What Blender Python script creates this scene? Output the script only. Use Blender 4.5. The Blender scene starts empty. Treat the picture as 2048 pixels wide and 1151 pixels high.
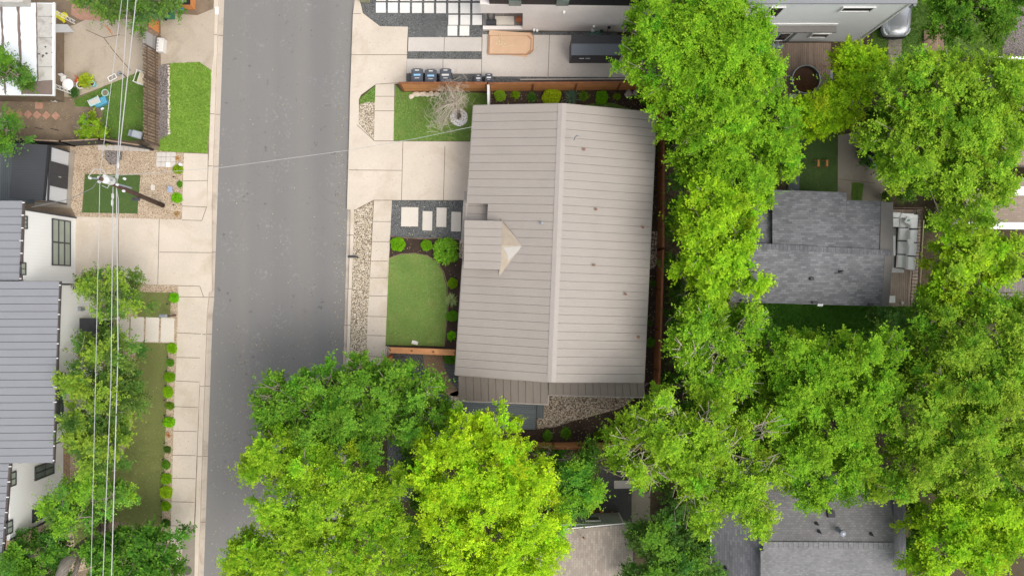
import bpy, math, random
import numpy as np
from mathutils import Vector, Matrix
R = math.radians
scene = bpy.context.scene
COL = scene.collection
# ------------------------------------------------------------ camera, sky, sun
CAMZ = 52.0          # camera height above the street (m)
PPM = 30.0           # photo pixels per metre at ground level
cam_d = bpy.data.cameras.new('camera'); cam = bpy.data.objects.new('camera', cam_d); COL.objects.link(cam)
cam.location = (0, 0, CAMZ); cam.rotation_euler = (0, 0, 0)
cam_d.sensor_width = 36; cam_d.lens = 36 * CAMZ / (2048 / PPM)
cam_d.clip_end = 2000; scene.camera = cam
w = bpy.data.worlds.new("World"); scene.world = w; w.use_nodes = True
nt = w.node_tree; bg = nt.nodes['Background']
sky = nt.nodes.new('ShaderNodeTexSky'); sky.sky_type = 'NISHITA'; sky.sun_disc = False
SUN_EL, SUN_AZ = 58, 122      # azimuth clockwise from +Y
sky.sun_elevation = R(SUN_EL); sky.sun_rotation = R(SUN_AZ); sky.air_density = 1.0; sky.dust_density = 4.0
hs = nt.nodes.new('ShaderNodeHueSaturation'); hs.inputs['Saturation'].default_value = 0.30
nt.links.new(sky.outputs[0], hs.inputs['Color']); nt.links.new(hs.outputs[0], bg.inputs['Color'])
bg.inputs['Strength'].default_value = 0.15
sd = bpy.data.lights.new('sun', 'SUN'); sun = bpy.data.objects.new('sun', sd); COL.objects.link(sun)
sd.energy = 0.7; sd.angle = R(36); sd.color = (1.0, 0.94, 0.84)
a = R(SUN_AZ); e = R(SUN_EL)
sv = Vector((math.sin(a) * math.cos(e), math.cos(a) * math.cos(e), math.sin(e)))
sun.rotation_euler = (-sv).to_track_quat('-Z', 'Y').to_euler(); sun.location = sv * 100
vs = scene.view_settings; vs.view_transform = 'Standard'; vs.look = 'None'; vs.gamma = 1; vs.use_curve_mapping = False
vs.exposure = 0.67

# ------------------------------------------------------------ helpers
def W(px, py, z=0.0):
    k = (CAMZ - z) / CAMZ / PPM
    return ((px - 1024) * k, -(py - 575.5) * k, z)
def W2(px, py, z=0.0): return W(px, py, z)[:2]
def rng(s): return random.Random(s)

class M:
    """collects faces; build() links them as one mesh object"""
    def __init__(s): s.v = []; s.f = []; s.m = []; s.k = 0; s.sm = []; s.smooth = False
    def face(s, pts, m=None):
        i = len(s.v); s.v += [tuple(p) for p in pts]; s.f.append(tuple(range(i, i + len(pts)))); s.m.append(s.k if m is None else m); s.sm.append(s.smooth)
        return s
    def raw(s, vs_, fs, m=None):
        i = len(s.v); s.v += [tuple(p) for p in vs_]
        for f in fs: s.f.append(tuple(i + q for q in f)); s.m.append(s.k if m is None else m); s.sm.append(s.smooth)
        return s
    def prism(s, pts, z0, z1, m=None, top_only=False):
        # pts: world xy, any orientation
        ar = sum(pts[i][0] * pts[(i + 1) % len(pts)][1] - pts[(i + 1) % len(pts)][0] * pts[i][1] for i in range(len(pts)))
        if ar < 0: pts = pts[::-1]
        n = len(pts)
        if top_only: return s.face([(x, y, z1) for x, y in pts], m)
        v = [(p[0], p[1], z0) for p in pts] + [(p[0], p[1], z1) for p in pts]
        f = [tuple(range(n, 2 * n)), tuple(range(n - 1, -1, -1))] + [(i, (i + 1) % n, n + (i + 1) % n, n + i) for i in range(n)]
        return s.raw(v, f, m)
    def slab(s, top, th, m=None):
        # top: 3-D polygon (ccw from above), extruded straight down
        ar = sum(top[i][0] * top[(i + 1) % len(top)][1] - top[(i + 1) % len(top)][0] * top[i][1] for i in range(len(top)))
        if ar < 0: top = top[::-1]
        n = len(top); v = [(p[0], p[1], p[2] - th) for p in top] + [tuple(p) for p in top]
        f = [tuple(range(n, 2 * n)), tuple(range(n - 1, -1, -1))] + [(i, (i + 1) % n, n + (i + 1) % n, n + i) for i in range(n)]
        return s.raw(v, f, m)
    def box(s, c, d, rz=0, rx=0, ry=0, m=None, bev=0.0):
        cx, cy, cz = c; hx, hy, hz = d[0] / 2, d[1] / 2, d[2] / 2
        mt = Matrix.Rotation(rz, 3, 'Z') @ Matrix.Rotation(ry, 3, 'Y') @ Matrix.Rotation(rx, 3, 'X')
        if bev <= 0:
            v = [Vector((x, y, z)) for z in (-hz, hz) for x, y in ((-hx, -hy), (hx, -hy), (hx, hy), (-hx, hy))]
            f = [(3, 2, 1, 0), (4, 5, 6, 7), (0, 1, 5, 4), (1, 2, 6, 5), (2, 3, 7, 6), (3, 0, 4, 7)]
        else:
            b = min(bev, hx * .45, hy * .45, hz * .45)
            def ring(x, y, c_, z): return [Vector(q) for q in ((-x + c_, -y, z), (x - c_, -y, z), (x, -y + c_, z), (x, y - c_, z), (x - c_, y, z), (-x + c_, y, z), (-x, y - c_, z), (-x, -y + c_, z))]
            rr = [ring(hx - b, hy - b, b, -hz), ring(hx, hy, b, -hz + b), ring(hx, hy, b, hz - b), ring(hx - b, hy - b, b, hz)]
            v = sum(rr, []); f = [tuple(range(7, -1, -1)), tuple(range(24, 32))]
            for k in range(3):
                for i in range(8): f.append((k * 8 + i, k * 8 + (i + 1) % 8, (k + 1) * 8 + (i + 1) % 8, (k + 1) * 8 + i))
        v = [mt @ p + Vector(c) for p in v]
        return s.raw(v, f, m)
    def tube(s, pts, rad, n=6, m=None, cap=True):
        pts = [Vector(p) for p in pts]
        if not hasattr(rad, '__len__'): rad = [rad] * len(pts)
        v = []; f = []
        up = Vector((0.13, 0.27, 1)).normalized()
        for i, p in enumerate(pts):
            d = (pts[min(i + 1, len(pts) - 1)] - pts[max(i - 1, 0)])
            d = d.normalized() if d.length > 1e-9 else Vector((0, 0, 1))
            u = d.cross(up)
            if u.length < 0.15: u = d.cross(Vector((1, 0, 0)))
            u.normalize(); w_ = d.cross(u)
            for j in range(n):
                t = 2 * math.pi * j / n
                v.append(p + (u * math.cos(t) + w_ * math.sin(t)) * rad[i])
        for i in range(len(pts) - 1):
            for j in range(n): f.append((i * n + j, (i + 1) * n + j, (i + 1) * n + (j + 1) % n, i * n + (j + 1) % n))
        if cap: f.append(tuple(range(n))); f.append(tuple((len(pts) - 1) * n + j for j in range(n - 1, -1, -1)))
        return s.raw(v, f, m)
    def lathe(s, c, prof, n=20, m=None):
        v = []; f = []
        for r, z in prof:
            for j in range(n):
                t = 2 * math.pi * j / n; v.append((c[0] + r * math.cos(t), c[1] + r * math.sin(t), c[2] + z))
        for i in range(len(prof) - 1):
            for j in range(n): f.append((i * n + j, i * n + (j + 1) % n, (i + 1) * n + (j + 1) % n, (i + 1) * n + j))
        f.append(tuple(range(n - 1, -1, -1))); f.append(tuple((len(prof) - 1) * n + j for j in range(n)))
        return s.raw(v, f, m)
    def rock(s, c, r, seed, m=None, flat=.6, n=9):
        q = rng(seed); ph = [q.uniform(.75, 1.2) for _ in range(n)]; sx = q.uniform(.8, 1.25); a0 = q.uniform(0, 6)
        pr = [(.75, 0), (1.0, .35), (.85, .75), (.45, .98)]
        v = []; f = []
        for i, (pr_, z) in enumerate(pr):
            for j in range(n):
                t = 2 * math.pi * j / n + a0; k = r * pr_ * ph[j] * q.uniform(.93, 1.07)
                v.append((c[0] + k * math.cos(t) * sx, c[1] + k * math.sin(t) / sx, c[2] + r * flat * z * q.uniform(.85, 1.1)))
        for i in range(3):
            for j in range(n): f.append((i * n + j, i * n + (j + 1) % n, (i + 1) * n + (j + 1) % n, (i + 1) * n + j))
        f.append(tuple(range(n - 1, -1, -1))); f.append(tuple(3 * n + j for j in range(n)))
        return s.raw(v, f, m)
    def build(s, name, mats, parent=None, world=True):
        me = bpy.data.meshes.new(name)
        off = Vector((0, 0, 0))
        if parent is not None and world:
            off = Vector(parent.location)
            if parent.parent is not None: off = off + Vector(parent.parent.location)
        me.from_pydata([(p[0] - off.x, p[1] - off.y, p[2] - off.z) for p in s.v], [], s.f)
        if not isinstance(mats, (list, tuple)): mats = [mats]
        for mt in mats: me.materials.append(mt)
        me.polygons.foreach_set('material_index', s.m)
        me.polygons.foreach_set('use_smooth', s.sm)
        me.update()
        o = bpy.data.objects.new(name, me); COL.objects.link(o)
        if parent is not None: o.parent = parent
        return o

def tag(o, label, cat, group=None, kind=None):
    o['label'] = label; o['category'] = cat
    if group: o['group'] = group
    if kind: o['kind'] = kind
    return o
def struct(o, kind='structure'):
    o['kind'] = kind; return o
def thing(name, label, cat, loc=(0, 0, 0), rz=0, group=None):
    o = bpy.data.objects.new(name, None); o.empty_display_size = .3; COL.objects.link(o)
    o.location = loc; o.rotation_euler = (0, 0, rz)
    return tag(o, label, cat, group)
def dup(root, loc, rz=0, label=None, sc=None, group=None):
    c = root.copy(); COL.objects.link(c); c.location = loc; c.rotation_euler = (0, 0, rz)
    if sc is not None: c.scale = (sc, sc, sc) if not hasattr(sc, '__len__') else sc
    if label: c['label'] = label
    if group: c['group'] = group
    for ch in list(root.children):
        d = ch.copy(); COL.objects.link(d); d.parent = c
        for g in list(ch.children):
            h = g.copy(); COL.objects.link(h); h.parent = d
    return c

# ------------------------------------------------------------ materials
class NB:
    def __init__(s, name, rough=.8, metal=0., spec=.3):
        s.mat = bpy.data.materials.new(name); s.mat.use_nodes = True; s.t = s.mat.node_tree
        s.b = s.t.nodes['Principled BSDF']; s.b.inputs['Roughness'].default_value = rough; s.b.inputs['Metallic'].default_value = metal
        s.b.inputs['Specular IOR Level'].default_value = spec
        s.tc = s.t.nodes.new('ShaderNodeTexCoord').outputs['Object']
    def L(s, a_, b_): s.t.links.new(a_, b_)
    def n(s, ty, props=None, **inp):
        nd = s.t.nodes.new('ShaderNode' + ty)
        for k, v in (props or {}).items(): setattr(nd, k, v)
        for k, v in inp.items():
            k = k.replace('_', ' ')
            sock = nd.inputs[int(k[1:])] if k[0] == 'i' and k[1:].isdigit() else nd.inputs[k]
            if hasattr(v, 'is_output'): s.L(v, sock)
            else: sock.default_value = v
        return nd
    def noise(s, sc, det=3, rough=.55, vec=None, dist=0.):
        return s.n('TexNoise', None, Vector=vec or s.tc, Scale=sc, Detail=det, Roughness=rough, Distortion=dist).outputs['Fac']
    def ramp(s, fac, stops):
        r = s.n('ValToRGB', None, Fac=fac); cr = r.color_ramp
        while len(cr.elements) < len(stops): cr.elements.new(.5)
        for e_, (p, c) in zip(cr.elements, stops):
            e_.position = p; e_.color = (c[0], c[1], c[2], 1) if hasattr(c, '__len__') else (c, c, c, 1)
        return r.outputs['Color']
    def mixc(s, fac, a_, b_, mode='MIX'):
        nd = s.t.nodes.new('ShaderNodeMix'); nd.data_type = 'RGBA'; nd.blend_type = mode
        for i, v in ((0, fac), (6, a_), (7, b_)):
            if hasattr(v, 'is_output'): s.L(v, nd.inputs[i])
            elif i: nd.inputs[i].default_value = (v[0], v[1], v[2], 1)
            else: nd.inputs[i].default_value = v
        return nd.outputs[2]
    def math(s, op, a_, b_=0.):
        nd = s.t.nodes.new('ShaderNodeMath'); nd.operation = op
        for i, v in ((0, a_), (1, b_)):
            if hasattr(v, 'is_output'): s.L(v, nd.inputs[i])
            else: nd.inputs[i].default_value = v
        return nd.outputs[0]
    def mapping(s, rz=0., sc=(1, 1, 1), loc=(0, 0, 0)):
        return s.n('Mapping', None, Vector=s.tc, Rotation=(0, 0, rz), Scale=sc, Location=loc).outputs[0]
    def axis(s, ax, vec=None): return s.n('SeparateXYZ', None, Vector=vec or s.tc).outputs[ax]
    def bump(s, h, st=.3, dist=.02):
        nd = s.n('Bump', None, Height=h, Strength=st, Distance=dist); s.L(nd.outputs[0], s.b.inputs['Normal'])
    def done(s, col):
        if hasattr(col, 'is_output'): s.L(col, s.b.inputs['Base Color'])
        else: s.b.inputs['Base Color'].default_value = (col[0], col[1], col[2], 1)
        return s.mat
def sc_(c, k): return (c[0] * k, c[1] * k, c[2] * k)

def m_plain(name, c, rough=.6, metal=0., var=.12, scale=3., spec=.3):
    s = NB(name, rough, metal, spec)
    f = s.noise(scale, 5, .6)
    return s.done(s.ramp(f, [(.25, sc_(c, 1 - var)), (.75, sc_(c, 1 + var))]))
def m_concrete(name, c, stain=.25, scol=(.30, .24, .15), ss=.35):
    s = NB(name, .88)
    f1 = s.noise(.45, 5, .6); f2 = s.noise(9, 4, .7); f3 = s.noise(60, 2, .6)
    a_ = s.ramp(f1, [(.3, sc_(c, .84)), (.7, sc_(c, 1.10))])
    b_ = s.mixc(.35, a_, s.ramp(f2, [(.3, sc_(c, .80)), (.7, sc_(c, 1.14))]))
    b_ = s.mixc(.25, b_, s.ramp(f3, [(.35, sc_(c, .7)), (.65, sc_(c, 1.2))]))
    st = s.ramp(s.noise(ss, 6, .68, dist=.6), [(.50, 0.), (.70, 1.)])
    b_ = s.mixc(s.math('MULTIPLY', st, stain), b_, scol)
    s.bump(f3, .15, .01); return s.done(b_)
def m_asphalt(name='asphalt'):
    s = NB(name, .92)
    c = (.215, .210, .206)
    f1 = s.noise(.12, 4, .6)
    st = s.n('TexNoise', None, Vector=s.mapping(R(-1.9), (.9, .035, 1)), Scale=1.0, Detail=5.0, Roughness=.6).outputs['Fac']
    base = s.ramp(st, [(.3, (.172, .165, .158)), (.55, (.19, .181, .172)), (.75, (.215, .20, .18))])
    base = s.mixc(.5, base, s.ramp(f1, [(.3, (.158, .153, .148)), (.7, (.215, .203, .188))]))
    g = s.noise(38, 3, .8); base = s.mixc(.45, base, s.ramp(g, [(.3, (.12, .12, .12)), (.7, (.31, .30, .29))]))
    # light scuffs and dark drips
    sc = s.math('MULTIPLY', s.ramp(s.noise(.55, 2, .5), [(.52, 0.), (.60, 1.)]), s.ramp(s.noise(5, 6, .75), [(.54, 0.), (.66, 1.)]))
    base = s.mixc(s.math('MULTIPLY', sc, .45), base, (.42, .42, .41))
    dk = s.math('MULTIPLY', s.ramp(s.noise(.4, 2, .5, vec=s.mapping(0, (1, 1, 1), (31, 7, 0))), [(.50, 0.), (.58, 1.)]), s.ramp(s.noise(3.2, 3, .6, vec=s.mapping(0, (1, 1, 1), (5, 9, 0))), [(.64, 0.), (.68, 1.)]))
    base = s.mixc(s.math('MULTIPLY', dk, .65), base, (.07, .065, .06))
    pale = s.ramp(s.n('TexVoronoi', None, Vector=s.tc, Scale=1.1).outputs['Distance'], [(.0, 1.), (.035, 0.)])
    base = s.mixc(s.math('MULTIPLY', pale, .5), base, (.5, .48, .44))
    crk = s.n('TexVoronoi', {'feature': 'DISTANCE_TO_EDGE'}, Vector=s.n('Mapping', None, Vector=s.mixc(.12, s.tc, s.n('TexNoise', None, Vector=s.tc, Scale=1.2, Detail=4.).outputs['Color'], 'ADD'), Scale=(.5, .12, 1)).outputs[0], Scale=.8).outputs['Distance']
    cm = s.math('MULTIPLY', s.ramp(crk, [(.0, 1.), (.006, 0.)]), s.ramp(s.noise(.25, 3, .6), [(.48, 0.), (.6, 1.)]))
    base = s.mixc(s.math('MULTIPLY', cm, .35), base, (.12, .115, .11))
    wide = s.n('TexNoise', None, Vector=s.mapping(R(-1.9), (.55, .012, 1), (3, 1, 0)), Scale=1.0, Detail=2.0).outputs['Fac']
    base = s.mixc(.25, base, s.ramp(wide, [(.35, (.15, .145, .142)), (.5, (.19, .182, .174)), (.65, (.235, .215, .19))]))
    s.bump(g, .3, .01); return s.done(base)
def m_gravel(name, cols, scale, gap=(.05, .045, .04), gapw=.12, var=.2, bump=.6):
    s = NB(name, .85)
    v = s.n('TexVoronoi', None, Vector=s.tc, Scale=scale, Randomness=1.)
    sep = s.n('SeparateColor', None, Color=v.outputs['Color']).outputs[0]
    c = s.ramp(sep, [(i / max(1, len(cols) - 1), q) for i, q in enumerate(cols)])
    big = s.noise(.8, 4, .6); c = s.mixc(var, c, s.ramp(big, [(.3, sc_(cols[0], .8)), (.7, cols[-1])]))
    d = v.outputs['Distance']
    e_ = s.ramp(d, [(.52, 0.), (.52 + gapw * 2, 1.)])
    c = s.mixc(e_, c, gap)
    s.bump(s.math('SUBTRACT', 1., d), bump, .04); return s.done(c)
def m_soil(name, c1, c2, c3=None, sc=1.2):
    s = NB(name, .95)
    f = s.noise(sc, 7, .7); g = s.noise(22, 4, .75)
    c = s.ramp(f, [(.32, c1), (.52, c2), (.72, c3 or c2)])
    c = s.mixc(.5, c, s.ramp(g, [(.3, sc_(c1, .6)), (.7, sc_(c3 or c2, 1.25))]))
    s.bump(g, .7, .04); return s.done(c)
def m_grass(name, c1, c2, dry=(.30, .28, .09), dryamt=.35, sc=.8):
    s = NB(name, .9)
    f = s.noise(sc, 6, .65); g = s.noise(26, 3, .8); h = s.noise(1.1, 5, .7, vec=s.mapping(0, (1, 1, 1), (13, 4, 0)))
    c = s.ramp(f, [(.32, c1), (.68, c2)])
    c = s.mixc(s.math('MULTIPLY', s.ramp(h, [(.5, 0.), (.72, 1.)]), dryamt), c, dry)
    c = s.mixc(.4, c, s.ramp(g, [(.3, sc_(c1, .5)), (.7, sc_(c2, 1.4))]))
    s.bump(g, .8, .05); return s.done(c)
def m_leaf(name, trans=.33, rough=.75):
    s = NB(name, rough, spec=.06)
    at = s.n('Attribute', {'attribute_name': 'Col'}).outputs['Color']
    tr = s.n('BsdfTranslucent', None, Color=s.mixc(1., at, (1.25, 1.35, .6), 'MULTIPLY'))
    mx = s.n('MixShader', None, i0=trans, i1=s.b.outputs[0], i2=tr.outputs[0])
    s.L(mx.outputs[0], s.t.nodes['Material Output'].inputs['Surface'])
    return s.done(at)
def m_lined(name, c, ax, pitch, wd=.08, dark=.6, rough=.6, rz=0., bump=.5, var=.06, metal=0.):
    """repeating grooves across an axis (siding, pans of a metal roof)"""
    s = NB(name, rough, metal)
    v = s.mapping(rz); a_ = s.axis(ax, v); f = s.math('FRACT', s.math('DIVIDE', a_, pitch))
    g = s.ramp(f, [(0., 0.), (wd, 1.), (1 - wd * .3, 1.), (1., 0.)])
    big = s.noise(.6, 5, .65); fine = s.noise(14, 4, .7)
    c1 = s.mixc(.5, s.ramp(big, [(.3, sc_(c, 1 - var)), (.7, sc_(c, 1 + var))]), s.ramp(fine, [(.3, sc_(c, 1 - var)), (.7, sc_(c, 1 + var))]))
    col = s.mixc(g, s.mixc(1., c1, (dark, dark, dark), 'MULTIPLY'), c1)
    s.bump(g, bump, .02); return s.done(col)
def m_planks(name, cols, ax, pitch, rough=.8, rz=0., gap=.06, grain=.4, gapc=.25):
    s = NB(name, rough)
    v = s.mapping(rz); a_ = s.axis(ax, v); q = s.math('DIVIDE', a_, pitch); f = s.math('FRACT', q); idx = s.math('FLOOR', q)
    wn = s.n('TexWhiteNoise', {'noise_dimensions': '1D'}, W=idx).outputs['Value']
    c = s.ramp(wn, [(i / max(1, len(cols) - 1), q_) for i, q_ in enumerate(cols)])
    sc = [1., 1., 1.]; sc[ax] = 14.; 
    gr = s.n('TexNoise', None, Vector=s.mapping(rz, tuple(sc)), Scale=1.6, Detail=5., Roughness=.7).outputs['Fac']
    c = s.mixc(grain, c, s.ramp(gr, [(.3, sc_(cols[0], .6)), (.7, sc_(cols[-1], 1.25))]))
    c = s.mixc(.3, c, s.ramp(s.noise(.9, 5, .7), [(.3, sc_(cols[0], .7)), (.7, sc_(cols[-1], 1.15))]))
    g = s.ramp(f, [(0., 0.), (gap, 1.), (1 - gap, 1.), (1., 0.)])
    col = s.mixc(g, s.mixc(1., c, (gapc, gapc, gapc), 'MULTIPLY'), c)
    s.bump(g, .7, .02); return s.done(col)
def m_shingle(name, c1, c2, mort, rz=0., bw=.34, rh=.145, var=.25):
    s = NB(name, .92)
    b = s.n('TexBrick', {'offset': .42, 'offset_frequency': 2, 'squash': 1.}, Vector=s.mapping(rz), Color1=(*c1, 1), Color2=(*c2, 1), Mortar=(*mort, 1), Scale=1., Brick_Width=bw, Row_Height=rh)
    b.inputs['Mortar Size'].default_value = .012; b.inputs['Mortar Smooth'].default_value = .3; b.inputs['Bias'].default_value = -.15
    g = s.noise(45, 3, .8); big = s.noise(.5, 5, .65)
    c = s.mixc(.3, b.outputs['Color'], s.ramp(g, [(.3, sc_(c1, .6)), (.7, sc_(c2, 1.2))]))
    c = s.mixc(var, c, s.ramp(big, [(.3, sc_(c1, .75)), (.7, sc_(c2, 1.1))]))
    s.bump(b.outputs['Fac'], -.6, .02); return s.done(c)

MT = {}
MT['concrete'] = m_concrete('concrete_warm', (.60, .52, .43), .55, (.40, .32, .21), .30)
MT['concrete_n'] = m_concrete('concrete_grey_pad', (.56, .51, .46), .18, (.36, .32, .26))
MT['concrete_old'] = m_concrete('concrete_old_patio', (.45, .38, .30), .5, (.24, .19, .13), .5)
MT['concrete_dark'] = m_concrete('concrete_dark_stained', (.30, .26, .21), .4, (.15, .12, .09), .5)  # darker brown base with dark stain blotches
MT['kerb'] = m_concrete('kerb_concrete', (.50, .43, .36), .5, (.22, .17, .12), .8)
MT['slab'] = m_concrete('slab_pale', (.66, .60, .52), .12, (.45, .38, .28))
MT['slab_white'] = m_concrete('slab_white', (.80, .77, .72), .1, (.5, .45, .36))
MT['stucco'] = m_concrete('stucco_wall', (.80, .74, .69), .12, (.45, .40, .36), .6)
MT['joint'] = m_plain('joint_dark', (.16, .125, .09), .95)
MT['asphalt'] = m_asphalt()
MT['asphalt_dark'] = m_soil('asphalt_dark', (.05, .048, .05), (.075, .07, .07), (.10, .095, .09))
MT['darkgravel'] = m_gravel('gravel_charcoal', [(.075, .08, .08), (.12, .125, .125), (.17, .175, .17), (.26, .26, .25)], 26, (.04, .04, .04), .10, .3)
MT['river'] = m_gravel('river_rock', [(.24, .18, .12), (.42, .34, .24), (.52, .44, .33), (.72, .65, .54), (.48, .40, .28)], 15, (.15, .115, .08), .12, .1)
MT['riverdark'] = m_gravel('river_rock_brown', [(.16, .12, .085), (.30, .23, .17), (.42, .34, .26), (.58, .50, .41), (.36, .28, .20)], 12, (.085, .065, .05), .12, .12)
MT['pea'] = m_gravel('pea_gravel_tan', [(.32, .23, .15), (.50, .38, .26), (.56, .44, .32), (.64, .53, .40)], 20, (.22, .16, .10), .12, .3, .4)
MT['granite'] = m_gravel('path_granite', [(.22, .135, .075), (.32, .20, .12), (.38, .25, .16), (.44, .32, .21)], 30, (.14, .09, .06), .12, .3, .4)
MT['greygravel'] = m_gravel('gravel_grey_purple', [(.12, .10, .095), (.20, .17, .16), (.28, .24, .22), (.33, .29, .27)], 18, (.08, .07, .06), .12, .3)
MT['whitestone'] = m_gravel('stones_white', [(.70, .68, .65), (.82, .80, .78), (.88, .87, .86)], 9, (.04, .035, .03), .16, .0)
MT['mulch'] = m_soil('mulch_dark', (.022, .015, .011), (.045, .030, .022), (.085, .055, .04))
MT['dirt'] = m_soil('dirt_yard', (.13, .095, .065), (.22, .16, .11), (.30, .235, .165))
MT['litter'] = m_soil('leaf_litter', (.035, .03, .018), (.075, .058, .035), (.13, .10, .06), .9)
MT['grass'] = m_grass('grass_lawn', (.12, .21, .045), (.20, .31, .07), (.30, .29, .10), .8)
MT['grass_lime'] = m_grass('grass_bright', (.15, .27, .035), (.24, .38, .055), (.27, .29, .08), .3, 1.5)
MT['grass_mid'] = m_grass('grass_mid', (.085, .17, .03), (.14, .25, .04), (.24, .19, .09), .4)
MT['turf'] = m_grass('turf_olive', (.14, .165, .05), (.20, .22, .07), (.22, .185, .08), .5)
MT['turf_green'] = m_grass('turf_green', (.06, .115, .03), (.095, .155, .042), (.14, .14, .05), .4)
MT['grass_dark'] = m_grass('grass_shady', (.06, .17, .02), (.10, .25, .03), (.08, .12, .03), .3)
MT['leaf'] = m_leaf('leaf')
MT['bark'] = m_plain('bark_grey', (.26, .215, .17), .9, var=.45, scale=7)
MT['twig'] = m_plain('twig_pale', (.46, .40, .32), .9, var=.2, scale=7)
MT['trunkbark'] = m_planks('bark_ridged', [(.13, .10, .08), (.24, .19, .155), (.38, .33, .28)], 0, .08, .9, R(35), .15, .6, .5)
TAUPE = (.342, .304, .270)
MT['metal_taupe'] = m_lined('roof_metal_taupe', TAUPE, 1, .103, .16, .90, .5, R(0), .25, .08)
MT['metal_taupe_gap'] = m_plain('roof_metal_seam_shade', (.285, .252, .226), .6)  # same painted metal; seam shadow is put into this darker bed colour
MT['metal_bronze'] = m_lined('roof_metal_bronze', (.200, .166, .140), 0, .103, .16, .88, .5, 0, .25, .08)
MT['metal_bronze_gap'] = m_plain('roof_bronze_seam_shade', (.10, .08, .07), .6)  # darker bed colour paints the shade along the lower roof seams
MT['metal_grey'] = m_lined('roof_metal_grey', (.235, .240, .255), 1, .12, .16, .94, .5, 0, .2, .06)
MT['metal_grey_gap'] = m_plain('roof_grey_seam_shade', (.07, .072, .08), .6)  # seam shade painted as a dark bed under the grey pans
MT['fascia'] = m_plain('fascia_taupe', (.34, .30, .27), .6)
MT['white'] = m_plain('paint_white', (.80, .80, .78), .5, var=.03)
MT['offwhite'] = m_plain('paint_offwhite', (.66, .64, .60), .6, var=.06)
MT['black'] = m_plain('paint_black', (.022, .022, .024), .5, var=.2)
MT['charcoal'] = m_plain('paint_charcoal', (.055, .055, .06), .6, var=.15)
MT['brown_metal'] = m_plain('gutter_dark', (.085, .068, .062), .5)
MT['glass'] = m_plain('window_glass', (.10, .14, .12), .08, var=.35, scale=1.2, spec=.8)
MT['glass_frost'] = m_plain('door_glass', (.30, .34, .28), .25, var=.15, scale=1.0, spec=.6)
MT['glass_dark'] = m_plain('glass_dark', (.02, .022, .025), .06, var=.3, spec=.8)
MT['cedar_h'] = m_planks('cedar_boards', [(.50, .20, .07), (.62, .27, .10), (.68, .32, .13)], 2, .145, .7, 0, .05, .35, .5)
MT['cedar_dark'] = m_planks('cedar_boards_dark', [(.32, .12, .05), (.40, .16, .065), (.46, .20, .08)], 2, .145, .7, 0, .05, .35, .5)
MT['cedar_top'] = m_plain('cedar_top', (.60, .28, .12), .75, var=.2)
MT['cedar_post'] = m_plain('cedar_post', (.22, .085, .035), .75, var=.25)
MT['deckwood'] = m_planks('deck_brown', [(.20, .135, .10), (.29, .205, .16), (.36, .27, .21)], 0, .14, .8, 0, .09, .45, .35)
MT['deckwood_h'] = m_planks('deck_brown_h', [(.20, .135, .10), (.27, .19, .15), (.33, .25, .20)], 1, .14, .8, 0, .09, .45, .35)
MT['deckgrey'] = m_planks('deck_composite', [(.095, .11, .118), (.11, .126, .134), (.125, .142, .15)], 1, .14, .6, R(3.2), .10, .2, .35)
MT['deckgrey_v'] = m_planks('deck_composite_v', [(.095, .11, .118), (.11, .126, .134), (.125, .142, .15)], 0, .14, .6, 0, .10, .2, .35)
MT['deckpale'] = m_planks('deck_weathered', [(.26, .19, .14), (.36, .28, .22), (.46, .38, .31)], 0, .14, .85, 0, .08, .5, .4)
MT['picket'] = m_plain('picket_wood', (.27, .19, .13), .85, var=.45, scale=5)
MT['picket2'] = m_plain('picket_wood_dark', (.13, .09, .065), .85, var=.4, scale=5)
MT['blackwood'] = m_planks('fence_black_stain', [(.045, .040, .038), (.065, .058, .055), (.085, .078, .075)], 0, .14, .8, 0, .06, .3, .5)
MT['siding_h'] = m_lined('siding_white_lap', (.88, .89, .91), 2, .19, .14, .80, .55, 0, .5, .04)
MT['siding_v'] = m_lined('siding_white_boards', (.80, .80, .78), 1, .21, .08, .90, .55, 0, .3, .03)
MT['siding_shed'] = m_lined('siding_shed', (.60, .61, .63), 1, .15, .12, .85, .55, 0, .4, .04)
MT['shed_roof'] = m_lined('roof_shed_dark', (.062, .064, .070), 1, .16, .16, .65, .5, 0, .4, .12)
MT['sage'] = m_plain('wall_sage', (.36, .40, .33), .7, var=.12)
MT['sh_grey'] = m_shingle('shingle_grey', (.095, .095, .103), (.275, .275, .29), (.07, .07, .075))
MT['sh_grey_r'] = m_shingle('shingle_grey_turned', (.10, .10, .11), (.20, .20, .215), (.06, .06, .065), R(90))
MT['sh_dark'] = m_shingle('shingle_charcoal', (.15, .145, .145), (.27, .26, .26), (.09, .09, .09), 0, .22, .13)
MT['sh_light'] = m_shingle('shingle_light', (.14, .14, .142), (.27, .265, .265), (.13, .13, .13), 0, .2, .12)
MT['sh_tan'] = m_shingle('shingle_tan', (.26, .215, .18), (.46, .40, .34), (.18, .15, .12), R(92), .3, .15)
MT['sh_brown'] = m_shingle('shingle_brown', (.26, .20, .16), (.34, .27, .22), (.17, .13, .1))
MT['roofgrey_flat'] = m_plain('roof_edge_grey', (.19, .175, .165), .85, var=.08)
MT['cardboard'] = m_plain('cardboard', (.60, .40, .26), .85, var=.08, scale=1.5)
MT['cardboard_edge'] = m_plain('cardboard_edge', (.40, .235, .14), .85, var=.1)
MT['lumber'] = m_plain('lumber_pale', (.72, .60, .40), .7, var=.1)
MT['terracotta'] = m_plain('terracotta', (.48, .17, .08), .8, var=.15)
MT['potsoil'] = m_plain('pot_soil', (.10, .06, .045), .95, var=.3, scale=12)
MT['paver_red'] = m_plain('paver_red', (.42, .235, .165), .9, var=.2, scale=6)
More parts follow.
